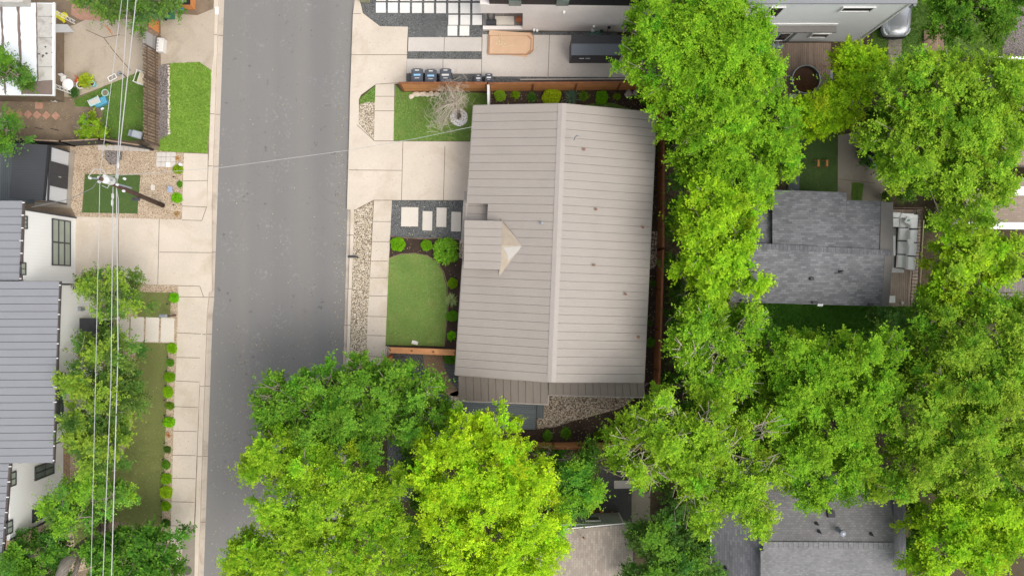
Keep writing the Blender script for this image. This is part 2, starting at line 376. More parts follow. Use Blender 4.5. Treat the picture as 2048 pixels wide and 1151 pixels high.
MT['brickpav'] = m_shingle('brick_patio', (.40, .21, .15), (.50, .29, .21), (.30, .2, .15), 0, .22, .11)
MT['galv'] = m_lined('galvanised_steel', (.30, .34, .37), 2, .075, .2, .8, .32, 0, .4, .1, .7)
MT['rim'] = m_plain('steel_rim', (.55, .58, .60), .3, .6, .1)
MT['water'] = m_plain('water_brown', (.085, .035, .015), .3, var=.35, scale=2.5, spec=.15)
MT['binplastic'] = m_plain('bin_grey', (.095, .105, .125), .5, var=.1)
MT['binlid'] = m_plain('bin_lid', (.075, .085, .105), .45, var=.1)
MT['blue_lbl'] = m_plain('decal_blue', (.25, .50, .75), .5, var=.1)
MT['rust'] = m_plain('rust_stain', (.42, .22, .15), .9, var=.4, scale=9)
MT['copper'] = m_plain('vent_brown', (.26, .13, .08), .5, var=.2)
MT['beige_metal'] = m_plain('cricket_beige', (.37, .31, .24), .55, var=.12, scale=2.)
MT['cricket_white'] = m_concrete('cricket_patch', (.44, .42, .39), .5, (.45, .38, .28), 2.)
MT['stone'] = m_plain('limestone', (.60, .53, .43), .9, var=.22, scale=6)
MT['stone2'] = m_plain('limestone_grey', (.46, .42, .38), .9, var=.3, scale=6)
MT['polewood'] = m_plain('pole_wood', (.085, .05, .038), .85, var=.4, scale=4)
MT['porcelain'] = m_plain('insulator', (.62, .62, .60), .4, var=.1)
MT['wire'] = m_plain('wire_aluminium', (.42, .42, .41), .5, var=.08)
MT['wire_dark'] = m_plain('wire_dark', (.20, .20, .20), .6, var=.1)
MT['carpaint'] = m_plain('car_silver', (.50, .51, .53), .28, .45, .03, .8, .6)
MT['rubber'] = m_plain('rubber', (.02, .02, .02), .8)
MT['lamp_glass'] = m_plain('headlamp', (.70, .72, .74), .12, var=.05, spec=.8)
MT['cushion'] = m_plain('cushion_grey', (.86, .85, .84), .9, var=.05)
MT['cushion2'] = m_plain('cushion_white', (.84, .83, .81), .9, var=.06)
MT['rug'] = m_plain('rug_grey', (.74, .73, .72), .95, var=.18, scale=5)
MT['teal'] = m_plain('paint_teal', (.16, .38, .30), .5)
MT['turq'] = m_plain('plastic_turquoise', (.30, .60, .62), .5, var=.15)
MT['blueside'] = m_plain('plastic_blue', (.10, .33, .46), .5, var=.1)
MT['mint'] = m_plain('glaze_mint', (.36, .58, .46), .4)
MT['red'] = m_plain('plastic_red', (.55, .03, .04), .5)
MT['yellow'] = m_plain('plastic_yellow', (.75, .68, .03), .5)
MT['blue'] = m_plain('plastic_blue_bright', (.06, .20, .48), .5)
MT['orange'] = m_plain('wood_orange', (.62, .25, .08), .7, var=.15)
MT['greenbin'] = m_plain('bin_green', (.03, .20, .10), .5)
MT['panelgreen'] = m_plain('panel_pale_green', (.40, .46, .34), .8)
MT['greybox'] = m_plain('steel_grey', (.28, .30, .33), .4, .3, .1)
MT['hose'] = m_plain('hose_tan', (.42, .27, .16), .6)
MT['ribbed'] = m_lined('panel_ribbed', (.38, .36, .35), 0, .08, .2, .7, .7)
MT['roofwhite'] = m_concrete('roof_coating_white', (.76, .79, .82), .10, (.5, .5, .5), 2.5)
MT['roofworn'] = m_concrete('roof_coating_worn', (.50, .48, .44), .7, (.24, .21, .18), 1.2)
MT['roofstrip'] = m_concrete('roof_strip_brown', (.20, .15, .13), .5, (.12, .1, .09), 3)
MT['planks_grey'] = m_planks('porch_boards_grey', [(.22, .20, .185), (.30, .27, .25), (.36, .33, .30)], 0, .1, .8, 0, .1, .3, .5)
MT['stain_dark'] = m_plain('roof_patch_dark', (.09, .085, .08), .9)

# ------------------------------------------------------------ ground
GZ = -.14
def ppx(l, z=0.): return [W2(x, y, z) for x, y in l]
g = M(); g.face([(-400, -400, GZ), (400, -400, GZ), (400, 400, GZ), (-400, 400, GZ)])
struct(g.build('ground', MT['litter']))
def edge_w(y): # asphalt west edge
    return 447 - 39 * y / 1151. - (2 if y > 600 else 0)
def edge_e(y): return 706.5 - 33 * y / 1151.
ys = list(range(-1800, 3001, 60))
g = M()
for a_, b_ in zip(ys[:-1], ys[1:]):
    g.face([(*W2(edge_w(a_) - 2, a_), GZ + .006), (*W2(edge_w(b_) - 2, b_), GZ + .006), (*W2(edge_e(b_) + 2, b_), GZ + .006), (*W2(edge_e(a_) + 2, a_), GZ + .006)])
struct(g.build('road', MT['asphalt']))
# gutter pans and kerbs
def strip(name, fn0, fn1, z0, z1, mat, y0=-1800, y1=3000, joints=None, seed=0):
    g = M(); q = rng(seed)
    g.k = 0; yy = y0
    pts_l = []; pts_r = []
    while yy <= y1:
        pts_l.append(W2(fn0(yy) + q.uniform(-.4, .4), yy)); pts_r.append(W2(fn1(yy), yy)); yy += 30
    for i in range(len(pts_l) - 1):
        g.prism([pts_l[i], pts_l[i + 1], pts_r[i + 1], pts_r[i]], z0, z1)
    if joints:
        for y in joints:
            g.k = 1; g.prism([W2(fn0(y), y - .6), W2(fn0(y), y + .6), W2(fn1(y), y + .6), W2(fn1(y), y - .6)], z1, z1 + .004)
    return struct(g.build(name, [mat, MT['joint']]))
strip('gutter', lambda y: edge_w(y) - 10, lambda y: edge_w(y), GZ, -.115, MT['kerb'], joints=[70, 228, 332, 504, 594, 668, 772, 912, 1044], seed=1)
strip('kerb', lambda y: edge_w(y) - 19, lambda y: edge_w(y) - 10, GZ, .012, MT['concrete'], joints=[70, 228, 332, 504, 594, 668, 772, 912], seed=2)
strip('gutter', lambda y: edge_e(y), lambda y: edge_e(y) + 7, GZ, -.115, MT['kerb'], joints=[28, 110, 263, 339, 418, 470, 577, 650], seed=3)
strip('kerb', lambda y: edge_e(y) + 7, lambda y: edge_e(y) + 14, GZ, .012, MT['concrete'], joints=[28, 110, 263, 339, 418, 470, 577, 650], seed=4)
# raised lots west and east of the street
def lot(pts, name, mat, z1=0.): 
    g = M(); g.prism(pts, GZ - .3, z1); return struct(g.build(name, mat))
wl = [W2(-900, -1800)] + [W2(edge_w(y) - 19, y) for y in range(-1800, 3001, 100)] + [W2(-900, 3000)]
lot(wl, 'yard', MT['dirt'])
el = [W2(3000, -1800)] + [W2(edge_e(y) + 14, y) for y in range(-1800, 3001, 100)] + [W2(3000, 3000)]
lot(el, 'yard', MT['litter'])

def sheet(name, polys, mat, z=.006, joints=(), th=0., kind='structure', jm='joint', jw=.035):
    g = M()
    for p in polys:
        if th: g.prism(ppx(p), 0, z)
        else: g.prism(ppx(p), 0, z, top_only=True)
    g.k = 1
    for (x0, y0, x1, y1) in joints:
        a_ = Vector(W2(x0, y0)); b_ = Vector(W2(x1, y1)); d = (b_ - a_).normalized(); n_ = Vector((-d.y, d.x)) * jw / 2
        g.prism([tuple(a_ + n_), tuple(b_ + n_), tuple(b_ - n_), tuple(a_ - n_)], z, z + .004, top_only=True)
    return struct(g.build(name, [mat, MT[jm]]), kind)

def in_poly(x, y, poly):
    c = np.zeros(x.shape, bool); n = len(poly)
    for i in range(n):
        x0, y0 = poly[i]; x1, y1 = poly[(i + 1) % n]
        if y0 == y1: continue
        k = ((y0 > y) != (y1 > y)) & (x < (x1 - x0) * (y - y0) / (y1 - y0) + x0); c ^= k
    return c
def mesh_np(name, verts, quads, mat, cols=None, parent=None, off=(0, 0, 0)):
    me = bpy.data.meshes.new(name)
    nv = len(verts); nf = len(quads); k = quads.shape[1]
    me.vertices.add(nv); me.vertices.foreach_set('co', (verts - np.array(off)).astype(np.float32).ravel())
    me.loops.add(nf * k); me.loops.foreach_set('vertex_index', quads.astype(np.int32).ravel())
    me.polygons.add(nf); me.polygons.foreach_set('loop_start', np.arange(0, nf * k, k, dtype=np.int32)); 
    me.polygons.foreach_set('loop_total', np.full(nf, k, dtype=np.int32))
    me.update(calc_edges=True)
    if cols is not None:
        at = me.color_attributes.new('Col', 'FLOAT_COLOR', 'POINT')
        c4 = np.ones((nv, 4), np.float32); c4[:, :3] = cols; at.data.foreach_set('color', c4.ravel())
    me.materials.append(mat)
    o = bpy.data.objects.new(name, me); COL.objects.link(o)
    if parent is not None: o.parent = parent
    return o
def lawn(poly, mat, c1, c2, dens=420, h=.05, seed=1, dry=None, dryp=.0, z=.006, name='grass'):
    """grass sheet with standing blades: one object"""
    rs = np.random.RandomState(seed); P = ppx(poly); P_ = np.array(P)
    lo = P_.min(0); hi = P_.max(0); n = int((hi - lo).prod() * dens)
    x = rs.uniform(lo[0], hi[0], n); y = rs.uniform(lo[1], hi[1], n); k = in_poly(x, y, P); x = x[k]; y = y[k]; n = len(x)
    a_ = rs.uniform(0, 2 * np.pi, n); hh = h * rs.uniform(.5, 1.4, n); wd = rs.uniform(.012, .026, n)
    b = np.stack([x, y, np.full(n, z)], 1); d = np.stack([np.cos(a_), np.sin(a_), np.zeros(n)], 1)
    ln = rs.uniform(0, 2 * np.pi, n); tip = b + np.stack([np.cos(ln) * hh * 1.1, np.sin(ln) * hh * 1.1, hh], 1)
    v = np.stack([b - d * wd[:, None], b + d * wd[:, None], tip], 1).reshape(-1, 3)
    f = np.arange(n * 3).reshape(-1, 3)
    cl = np.array(c1) + (np.array(c2) - np.array(c1)) * rs.uniform(0, 1, (n, 1))
    pat = np.sin(x * 1.3 + 2 * np.sin(y * .7)) * np.sin(y * 1.1 + 1.7 * np.sin(x * .9))
    if dry is not None:
        m_ = rs.uniform(0, 1, n) < dryp * (1 + pat); cl[m_] = np.array(dry)
    cl = cl * (1 + .12 * pat[:, None])
    me_o = mesh_np(name, v, f, MT['leaf'], np.repeat(cl, 3, 0))
    me = me_o.data
    # ground sheet joined in as its own material
    import bmesh
    bm = bmesh.new(); bm.from_mesh(me)
    vs_ = [bm.verts.new((px_, py_, z)) for px_, py_ in P]; fa = bm.faces.new(vs_); fa.normal_update()
    if fa.normal.z < 0: fa.normal_flip()
    fa.material_index = 1; bm.to_mesh(me); bm.free(); me.materials.append(mat)
    return struct(me_o, 'stuff')
# ------------------------------------------------------------ ground covers, west side of the street
Zs = .03
sheet('patio', [[(108, 60), (150, 50), (175, 38), (215, 40), (300, 38), (299, 135), (225, 166), (150, 195), (108, 192)]], MT['concrete_old'], .02, th=1, jw=.05,
      joints=[(172, 60, 208, 76), (208, 76, 240, 70), (208, 76, 228, 103), (228, 103, 262, 142)])
sheet('patio_brick', [[(143, 5), (215, 5), (208, 42), (160, 40), (143, 30)]], MT['brickpav'], .028)
sheet('driveway', [[(322, 36), (350, 28), (395, 31), (430, 17), (428, 110), (423, 141), (399, 124), (338, 127), (322, 130)]], MT['concrete_old'], Zs, th=1)
lawn([(340, 126), (399, 124), (423, 141), (419, 250), (415, 306), (317, 303), (320, 278), (336, 270), (338, 180)], MT['grass_lime'], (.15, .27, .04), (.26, .41, .06), 520, .07, 2)
lawn([(148, 200), (175, 188), (232, 163), (296, 136), (297, 278), (262, 282), (226, 278), (205, 262), (205, 215), (150, 213)], MT['grass_mid'], (.08, .18, .03), (.15, .29, .04), 420, .05, 3, (.28, .22, .12), .18)
sheet('gravel_bed', [[(322, 130), (338, 128), (337, 270), (318, 282), (296, 290), (312, 140)]], MT['greygravel'], .012)
sheet('gravel_yard', [[(140, 288), (205, 286), (305, 300), (368, 306), (364, 439), (152, 433), (140, 410)]], MT['pea'], .008)
lawn([(170, 348), (281, 350), (275, 427), (164, 425)], MT['turf_green'], (.065, .125, .03), (.115, .19, .05), 300, .03, 4, z=.014)
sheet('mulch_patch', [[(209, 300), (246, 303), (244, 318), (232, 329), (221, 330), (210, 318)]], MT['greygravel'], .014)
sheet('shed_yard', [[(-60, 288), (75, 288), (70, 408), (-60, 408)]], MT['deckgrey_v'], .02)
sheet('shed_pad', [[(128, 300), (150, 302), (142, 416), (70, 412), (70, 404), (128, 405)]], MT['concrete_dark'], .03, th=1)
sheet('driveway', [[(150, 433), (364, 439), (404, 441), (414, 413), (424, 413), (424, 580), (408, 594), (400, 572), (357, 570), (318, 569), (150, 563)]], MT['concrete'], Zs, th=1,
      joints=[(319, 438, 316, 568), (319, 504, 424, 505), (238, 436, 236, 566), (364, 440, 404, 441), (404, 441, 414, 413), (357, 571, 400, 572), (400, 572, 408, 594), (150, 468, 150, 434)])
sheet('sidewalk', [[(368, 306), (416, 308), (414, 413), (404, 441), (364, 439)]], MT['concrete'], Zs - .004, th=1, joints=[(366, 362, 416, 361), (364, 412, 414, 414)])
sheet('sidewalk', [[(357, 570), (400, 572), (408, 594), (407, 640), (399, 775), (391, 980), (388, 1055), (388, 1140), (365, 1140), (365, 1105), (340, 1103), (344, 980), (349, 800), (354, 700)]], MT['concrete'], Zs - .004, th=1,
      joints=[(357, 593, 407, 594), (355, 665, 402, 667), (353, 714, 400, 715), (352, 761, 398, 763), (349, 812, 396, 814), (348, 861, 394, 862), (346, 909, 392, 910), (344, 955, 391, 956), (342, 1002, 389, 1003), (340, 1050, 388, 1051)])
sheet('storm_inlet', [[(366, 1048), (391, 1049), (389, 1151), (389, 1300), (360, 1300), (364, 1151)]], MT['concrete_dark'], .05, th=1)
sheet('river_rock_bed', [[(351, 1104), (365, 1105), (362, 1200), (345, 1200)]], MT['river'], .012)
sheet('gravel_yard', [[(150, 566), (318, 569), (357, 571), (354, 700), (344, 1000), (338, 1090), (130, 1150), (100, 1100), (126, 1040), (128, 850), (152, 850)]], MT['pea'], .008)
lawn([(278, 583), (343, 585), (340, 636), (275, 636)], MT['turf'], (.18, .20, .065), (.26, .275, .10), 300, .03, 5, z=.014)
lawn([(273, 684), (337, 686), (331, 870), (326, 1000), (322, 1068), (200, 1110), (150, 1100), (140, 960), (235, 940), (262, 860), (268, 760)], MT['turf'], (.18, .20, .065), (.26, .275, .10), 300, .03, 6, (.2, .16, .08), .12, z=.014)
sheet('mulch_bed', [[(205, 1040), (240, 1042), (300, 1060), (330, 1066), (330, 1100), (200, 1110)]], MT['dirt'], .030)
sheet('brick_border', [[(127, 893), (141, 893), (140, 970), (127, 970)], [(10, 1062), (75, 1055), (70, 1098), (10, 1102)]], MT['granite'], .03)
lawn([(-120, 1134), (60, 1134), (60, 1240), (-120, 1240)], MT['grass_mid'], (.10, .2, .03), (.16, .29, .05), 200, .05, 7, z=.03)
sheet('patio_dark', [[(-60, 1098), (70, 1098), (60, 1134), (-60, 1134)]], MT['charcoal'], .03)

# ------------------------------------------------------------ ground covers, east side of the street
sheet('driveway', [[(713, -20), (722, 10), (726, 27), (760, 53), (816, 54), (815, 75), (812, 165), (789, 168), (751, 169), (722, 190), (718, 199), (700, 199), (706, 28)]], MT['concrete'], Zs, th=1,
      joints=[(702, 110, 814, 110), (706, 28, 722, 28), (751, 169, 812, 165)])
sheet('sidewalk', [[(751, 169), (789, 168), (787, 283), (748, 281)]], MT['concrete'], Zs - .003, th=1, joints=[(751, 193, 789, 193), (750, 222, 788, 222)])
lawn([(719, 198), (750, 172), (750, 205), (733, 206), (720, 210)], MT['grass'], (.08, .19, .02), (.15, .3, .03), 500, .06, 8)
sheet('river_rock_bed', [[(719, 209), (733, 204), (750, 204), (748, 279), (741, 276), (718, 250)]], MT['river'], .012)
sheet('driveway', [[(718, 248), (748, 281), (945, 283), (943, 400), (925, 400), (748, 400), (712, 419), (694, 419), (699, 250), (700, 199), (718, 199)]], MT['concrete'], Zs + .001, th=1,
      joints=[(806, 283, 803, 400), (890, 292, 887, 400), (698, 340, 804, 341), (748, 282, 945, 283), (714, 418, 748, 400), (714, 250, 748, 281)])
lawn([(790, 169), (803, 184), (975, 186), (975, 210), (947, 211), (945, 282), (787, 282)], MT['grass'], (.09, .22, .035), (.19, .34, .06), 520, .05, 9, (.28, .28, .09), .14)
sheet('river_rock_bed', [[(711, 420), (747, 400), (742, 500), (736, 640), (733, 740), (698.5, 740), (701.5, 640), (706, 500), (708.5, 420)]], MT['river'], .012)
sheet('sidewalk', [[(748, 401), (784, 401), (778, 520), (771, 690), (770, 770), (732, 770), (735, 640), (742, 520)]], MT['concrete'], Zs - .003, th=1,
      joints=[(746, 443, 782, 443), (744, 483, 780, 483), (741, 522, 777, 522), (739, 555, 776, 555), (738, 591, 775, 592), (736, 632, 773, 633), (735, 670, 772, 671), (734, 712, 771, 713)])
sheet('gravel_court', [[(784, 401), (950, 401), (950, 478), (922, 478), (840, 476), (780, 471)]], MT['darkgravel'], .010)
sheet('mulch_bed', [[(780, 472), (840, 476), (922, 478), (990, 478), (990, 520), (960, 700), (887, 695), (771, 692), (779, 520)]], MT['mulch'], .012)
lawn([(777, 517), (800, 509), (830, 507), (855, 512), (874, 525), (886, 545), (893, 572), (894, 620), (891, 660), (888, 692), (771, 689)], MT['grass'], (.19, .28, .075), (.31, .41, .13), 430, .04, 10, (.36, .34, .14), .30, z=.020)
g = M(); cv = [(778, 516), (800, 508), (830, 506), (855, 511), (875, 524), (888, 545), (895, 572), (896, 620), (892, 660), (889, 692)]
g.tube([(*W2(*p), .02) for p in cv], .025, 5); struct(g.build('lawn_edging', MT['picket']))
g = M(); g.tube([(*W2(*p), .02) for p in [(779, 472), (810, 475), (840, 477), (880, 476), (922, 479)]], .025, 5); struct(g.build('bed_edging', MT['picket']))
sheet('river_rock_bed', [[(919, 480), (960, 480), (960, 516), (918, 516)]], MT['river'], .018)
sheet('gravel_court', [[(783, 698), (850, 700), (905, 706), (930, 780), (930, 870), (860, 1000), (775, 1000), (775, 760)]], MT['darkgravel'], .010)
sheet('path', [[(845, 702), (884, 706), (889, 735), (900, 760), (917, 782), (916, 792), (885, 790), (860, 765), (850, 735)]], MT['granite'], .016)
sheet('river_rock_bed', [[(768, 690), (783, 694), (781, 720), (770, 745)], [(900, 786), (930, 775), (935, 830), (905, 820)]], MT['river'], .016)
sheet('gravel_court', [[(714, -40), (970, -40), (970, 64), (1235, 64), (1235, 74), (963, 72), (963, 76), (816, 76), (816, 54), (760, 52), (727, 27), (723, 10)]], MT['darkgravel'], .010)
sheet('gravel_court', [[(813, 102), (964, 103), (964, 119), (813, 118)], [(811, 147), (963, 148), (1100, 152), (1330, 155), (1330, 168), (811, 166)]], MT['darkgravel'], .010)
sheet('driveway', [[(817, 75), (964, 75), (963, 103), (816, 103)], [(814, 118), (964, 119), (963, 148), (813, 147)]], MT['concrete_n'], Zs, th=1, joints=[(889, 75, 888, 103), (886, 118, 886, 147)])
sheet('driveway', [[(965, 69), (1232, 72), (1260, 75), (1260, 155), (1096, 154), (963, 153)]], MT['concrete_n'], Zs, th=1, joints=[(1099, 70, 1096, 154), (1143, 72, 1141, 126), (964, 69, 963, 153)])
sheet('mulch_bed', [[(975, 176), (1318, 176), (1318, 890), (1040, 893), (1040, 845), (1290, 760), (1300, 240), (975, 225)]], MT['mulch'], .012)
lawn([(1150, 215), (1190, 206), (1225, 206), (1262, 218), (1250, 225)], MT['grass_mid'], (.08, .14, .03), (.15, .2, .05), 300, .05, 11, z=.02)
sheet('river_rock_bed', [[(1292, 462), (1318, 462), (1318, 520), (1308, 536), (1292, 540)]], MT['riverdark'], .018)
sheet('river_rock_bed', [[(1075, 780), (1300, 765), (1285, 775), (1275, 788), (1262, 802), (1240, 816), (1200, 827), (1150, 840), (1110, 853), (1073, 857)]], MT['riverdark'], .018)
# yards further east
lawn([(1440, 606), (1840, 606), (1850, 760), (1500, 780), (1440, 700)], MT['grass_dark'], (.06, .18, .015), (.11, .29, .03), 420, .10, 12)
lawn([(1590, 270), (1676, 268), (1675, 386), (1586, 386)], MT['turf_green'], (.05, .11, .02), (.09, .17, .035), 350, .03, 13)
sheet('driveway', [[(1676, 270), (1740, 262), (1800, 270), (1775, 385), (1760, 420), (1675, 410)]], MT['concrete_dark'], .02, th=1, joints=[(1676, 358, 1750, 366)])
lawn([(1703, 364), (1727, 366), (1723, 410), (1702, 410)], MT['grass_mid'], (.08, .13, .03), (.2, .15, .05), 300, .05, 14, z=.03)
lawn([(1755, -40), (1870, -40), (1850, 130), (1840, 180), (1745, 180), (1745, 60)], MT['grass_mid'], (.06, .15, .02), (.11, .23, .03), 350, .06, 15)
sheet('driveway', [[(1776, -60), (1808, -60), (1803, 100), (1800, 160), (1776, 160)]], MT['concrete_dark'], .03, th=1, joints=[(1776, 109, 1803, 109)])
lawn([(1890, -20), (2000, -20), (2004, 112), (1890, 116)], MT['grass_mid'], (.07, .14, .02), (.16, .2, .05), 300, .06, 16)
sheet('driveway', [[(2006, -60), (2200, -60), (2200, 114), (2004, 114)]], MT['greygravel'], .02)
sheet('yard_path', [[(1200, 930), (1262, 930), (1262, 1100), (1200, 1040)]], MT['asphalt_dark'], .02)
sheet('paving_slab', [[(1228, 960), (1262, 960), (1262, 975), (1228, 976)]], MT['concrete_n'], .05, th=1)
sheet('paving_slab', [[(1263, 975), (1300, 975), (1300, 1046), (1263, 1046)]], MT['concrete_dark'], .05, th=1)
sheet('paving_slab', [[(1408, 600), (1474, 604), (1474, 626), (1408, 626)]], MT['concrete_dark'], .04, th=1)

# ------------------------------------------------------------ pavers
def quad_paver(pts, mat, label, cat='paver', group=None, h=.05, name='paver', z=.012):
    cx = sum(p[0] for p in pts) / len(pts); cy = sum(p[1] for p in pts) / len(pts)
    g = M(); P = ppx(pts); c = W2(cx, cy); 
    q = [(p[0], p[1], z + h) for p in P]; 
    ins = [(p[0] + (c[0] - p[0]) * .03, p[1] + (c[1] - p[1]) * .03) for p in P]
    g.prism(P, z - .01, z + h - .012); g.prism(ins, z + h - .012, z + h)
    o = g.build(name, mat); return tag(o, label, cat, group)
cols = ['first', 'second', 'third', 'fourth', 'fifth', 'sixth', 'seventh', 'eighth', 'ninth']
for i in range(9):
    x = 752 + 24.1 * i
    quad_paver([(x, 6 + i * .12), (x + 19.5, 6 + i * .12), (x + 19.5, 26 + i * .2), (x, 26 + i * .2)], MT['slab_white'], f'white square paver, {cols[i]} from the street in the long row on dark gravel', 'paver', 'square pavers on charcoal gravel by the stucco house')
for i in range(9):
    x = 752.5 + 24.1 * i
    quad_paver([(x, -17), (x + 19.5, -17), (x + 19.5, 2.3), (x, 2.3)], MT['slab_white'], f'white square paver cut by the top edge, {cols[i]} from the street', 'paver', 'square pavers on charcoal gravel by the stucco house')
for i, (x, y) in enumerate([(897, 30.5), (921, 30.5), (945, 30.5)]):
    quad_paver([(x, y), (x + 19.3, y), (x + 19, y + 20), (x - .4, y + 20)], MT['slab_white'], ['white square paver, street end of the row of three beside the stucco house', 'white square paver, middle of the row of three beside the stucco house', 'white square paver in the row of three, touching the stucco house'][i], 'paver', 'square pavers on charcoal gravel by the stucco house')
for i, x in enumerate([895.5, 919.5]):
    quad_paver([(x, 52), (x + 19.3, 52), (x + 19, 72), (x - .3, 72)], MT['slab_white'], ['white square paver of the bottom pair, street side', 'white square paver of the bottom pair, house side'][i], 'paver', 'square pavers on charcoal gravel by the stucco house')
for i, (x0, y0, x1, y1) in enumerate([(803, 414, 837, 453), (845.5, 422, 865, 461), (873.5, 415, 893.5, 454), (903, 423.5, 922.5, 463)]):
    quad_paver([(x0, y0), (x1, y0 + .5), (x1 - .8, y1), (x0 - .8, y1 - .5)], MT['slab'], ['large squarish stepping slab nearest the sidewalk in charcoal gravel', 'narrow stepping slab set low, just beside the large squarish one', 'narrow stepping slab set high, between two lower narrow ones', 'narrow stepping slab tucked against the porch roof'][i], 'stepping slab', 'stepping slabs to the front door')
for i, x in enumerate([233, 262.5, 292.5, 323]):
    quad_paver([(x, 632 + i * .8), (x + 26, 633 + i * .8), (x + 25, 682 + i * .8), (x - 1.5, 681 + i * .8)], MT['slab'], ['stepping slab at the black porch, partly under leaves', 'stepping slab second from the black porch', 'stepping slab third from the black porch', 'stepping slab nearest the sidewalk, by the grey mailbox'][i], 'stepping slab', 'stepping slabs to the black porch', z=.02)
for i in range(6):
    cx = [20, 38, 56.5, 74.5, 93, 112][i]; cy = [226, 228, 229, 230, 231, 232][i]
    quad_paver([(cx - 9, cy), (cx, cy - 9), (cx + 9, cy), (cx, cy + 8.5)], MT['paver_red'], f'terracotta diamond-set paver, {cols[i]} from the left in the dirt yard', 'paver', 'diamond pavers in the dirt yard', h=.04, name='paver')
quad_paver([(71, 205), (87, 206), (86, 218), (71, 218)], MT['paver_red'], 'square reddish paver beside the white-roofed house wall', 'paver', h=.05)
quad_paver([(72, 193), (86, 193), (86, 204), (72, 204)], MT['paver_red'], 'half shaded reddish paver right under the white roof edge', 'paver', h=.05)
for i in range(10):
    x = 197 + 10.3 * i
    quad_paver([(x, 290 + i * .35), (x + 9.7, 290.3 + i * .35), (x + 9.7, 300 + i * .35), (x, 299.7 + i * .35)], MT['concrete_n'], f'pale grey concrete block, {(cols + ["tenth"])[i]} from the left along the black fence', 'paver', 'concrete blocks along the black fence', h=.06)
for r in range(3):
    for c in range(4):
        x = 314 + 9.6 * c - r * .4; y = 304.5 + 10 * r
        quad_paver([(x, y), (x + 9.1, y + .2), (x + 9.1, y + 9.5), (x, y + 9.3)], MT['slab_white'] if (r, c) == (2, 2) else MT['concrete_n'], f'pale concrete tile in the grid by the bright lawn, {["top", "middle", "bottom"][r]} row, {cols[c]} from the left', 'paver', 'grid of concrete tiles', h=.05)

# ------------------------------------------------------------ foliage
def leafset(root, dirs, ln, nl, size, rs, cols, droop=.25, flat=.55):
    """leaves along twigs. root,dirs (n,3), ln (n,), cols (n,3)"""
    n = len(root); t = (np.arange(nl) + .6) / nl
    T = np.repeat(t[None], n, 0) * rs.uniform(.85, 1.1, (n, nl))
    p = root[:, None] + dirs[:, None] * (T * ln[:, None])[..., None]
    p[..., 2] -= droop * (T ** 2) * ln[:, None]
    side = np.cross(dirs, np.array([0, 0, 1.])); side /= (np.linalg.norm(side, axis=1, keepdims=True) + 1e-6)
    sg = np.where(np.arange(nl) % 2 == 0, 1., -1.)
    ax = dirs[:, None] * .75 + side[:, None] * sg[None, :, None] * .8 + rs.normal(0, .38, (n, nl, 3)); ax[..., 2] *= flat
    ax /= np.linalg.norm(ax, axis=2, keepdims=True)
    nrm = np.array([0, 0, 1.]) + rs.normal(0, .42, (n, nl, 3)); wv = np.cross(ax, nrm); wv /= (np.linalg.norm(wv, axis=2, keepdims=True) + 1e-6)
    s = size * rs.uniform(.65, 1.3, (n, nl, 1)); 
    b = p; m_ = p + ax * s * .5; tip = p + ax * s
    tip = tip.copy(); tip[..., 2] -= s[..., 0] * .15
    v = np.stack([b, m_ + wv * s * .30, tip, m_ - wv * s * .30], 2).reshape(-1, 3)
    f = np.arange(len(v)).reshape(-1, 4)
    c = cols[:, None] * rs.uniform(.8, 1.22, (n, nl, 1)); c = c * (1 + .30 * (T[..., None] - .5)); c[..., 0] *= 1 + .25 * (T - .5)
    return v, f, np.repeat(c.reshape(-1, 3), 4, 0)

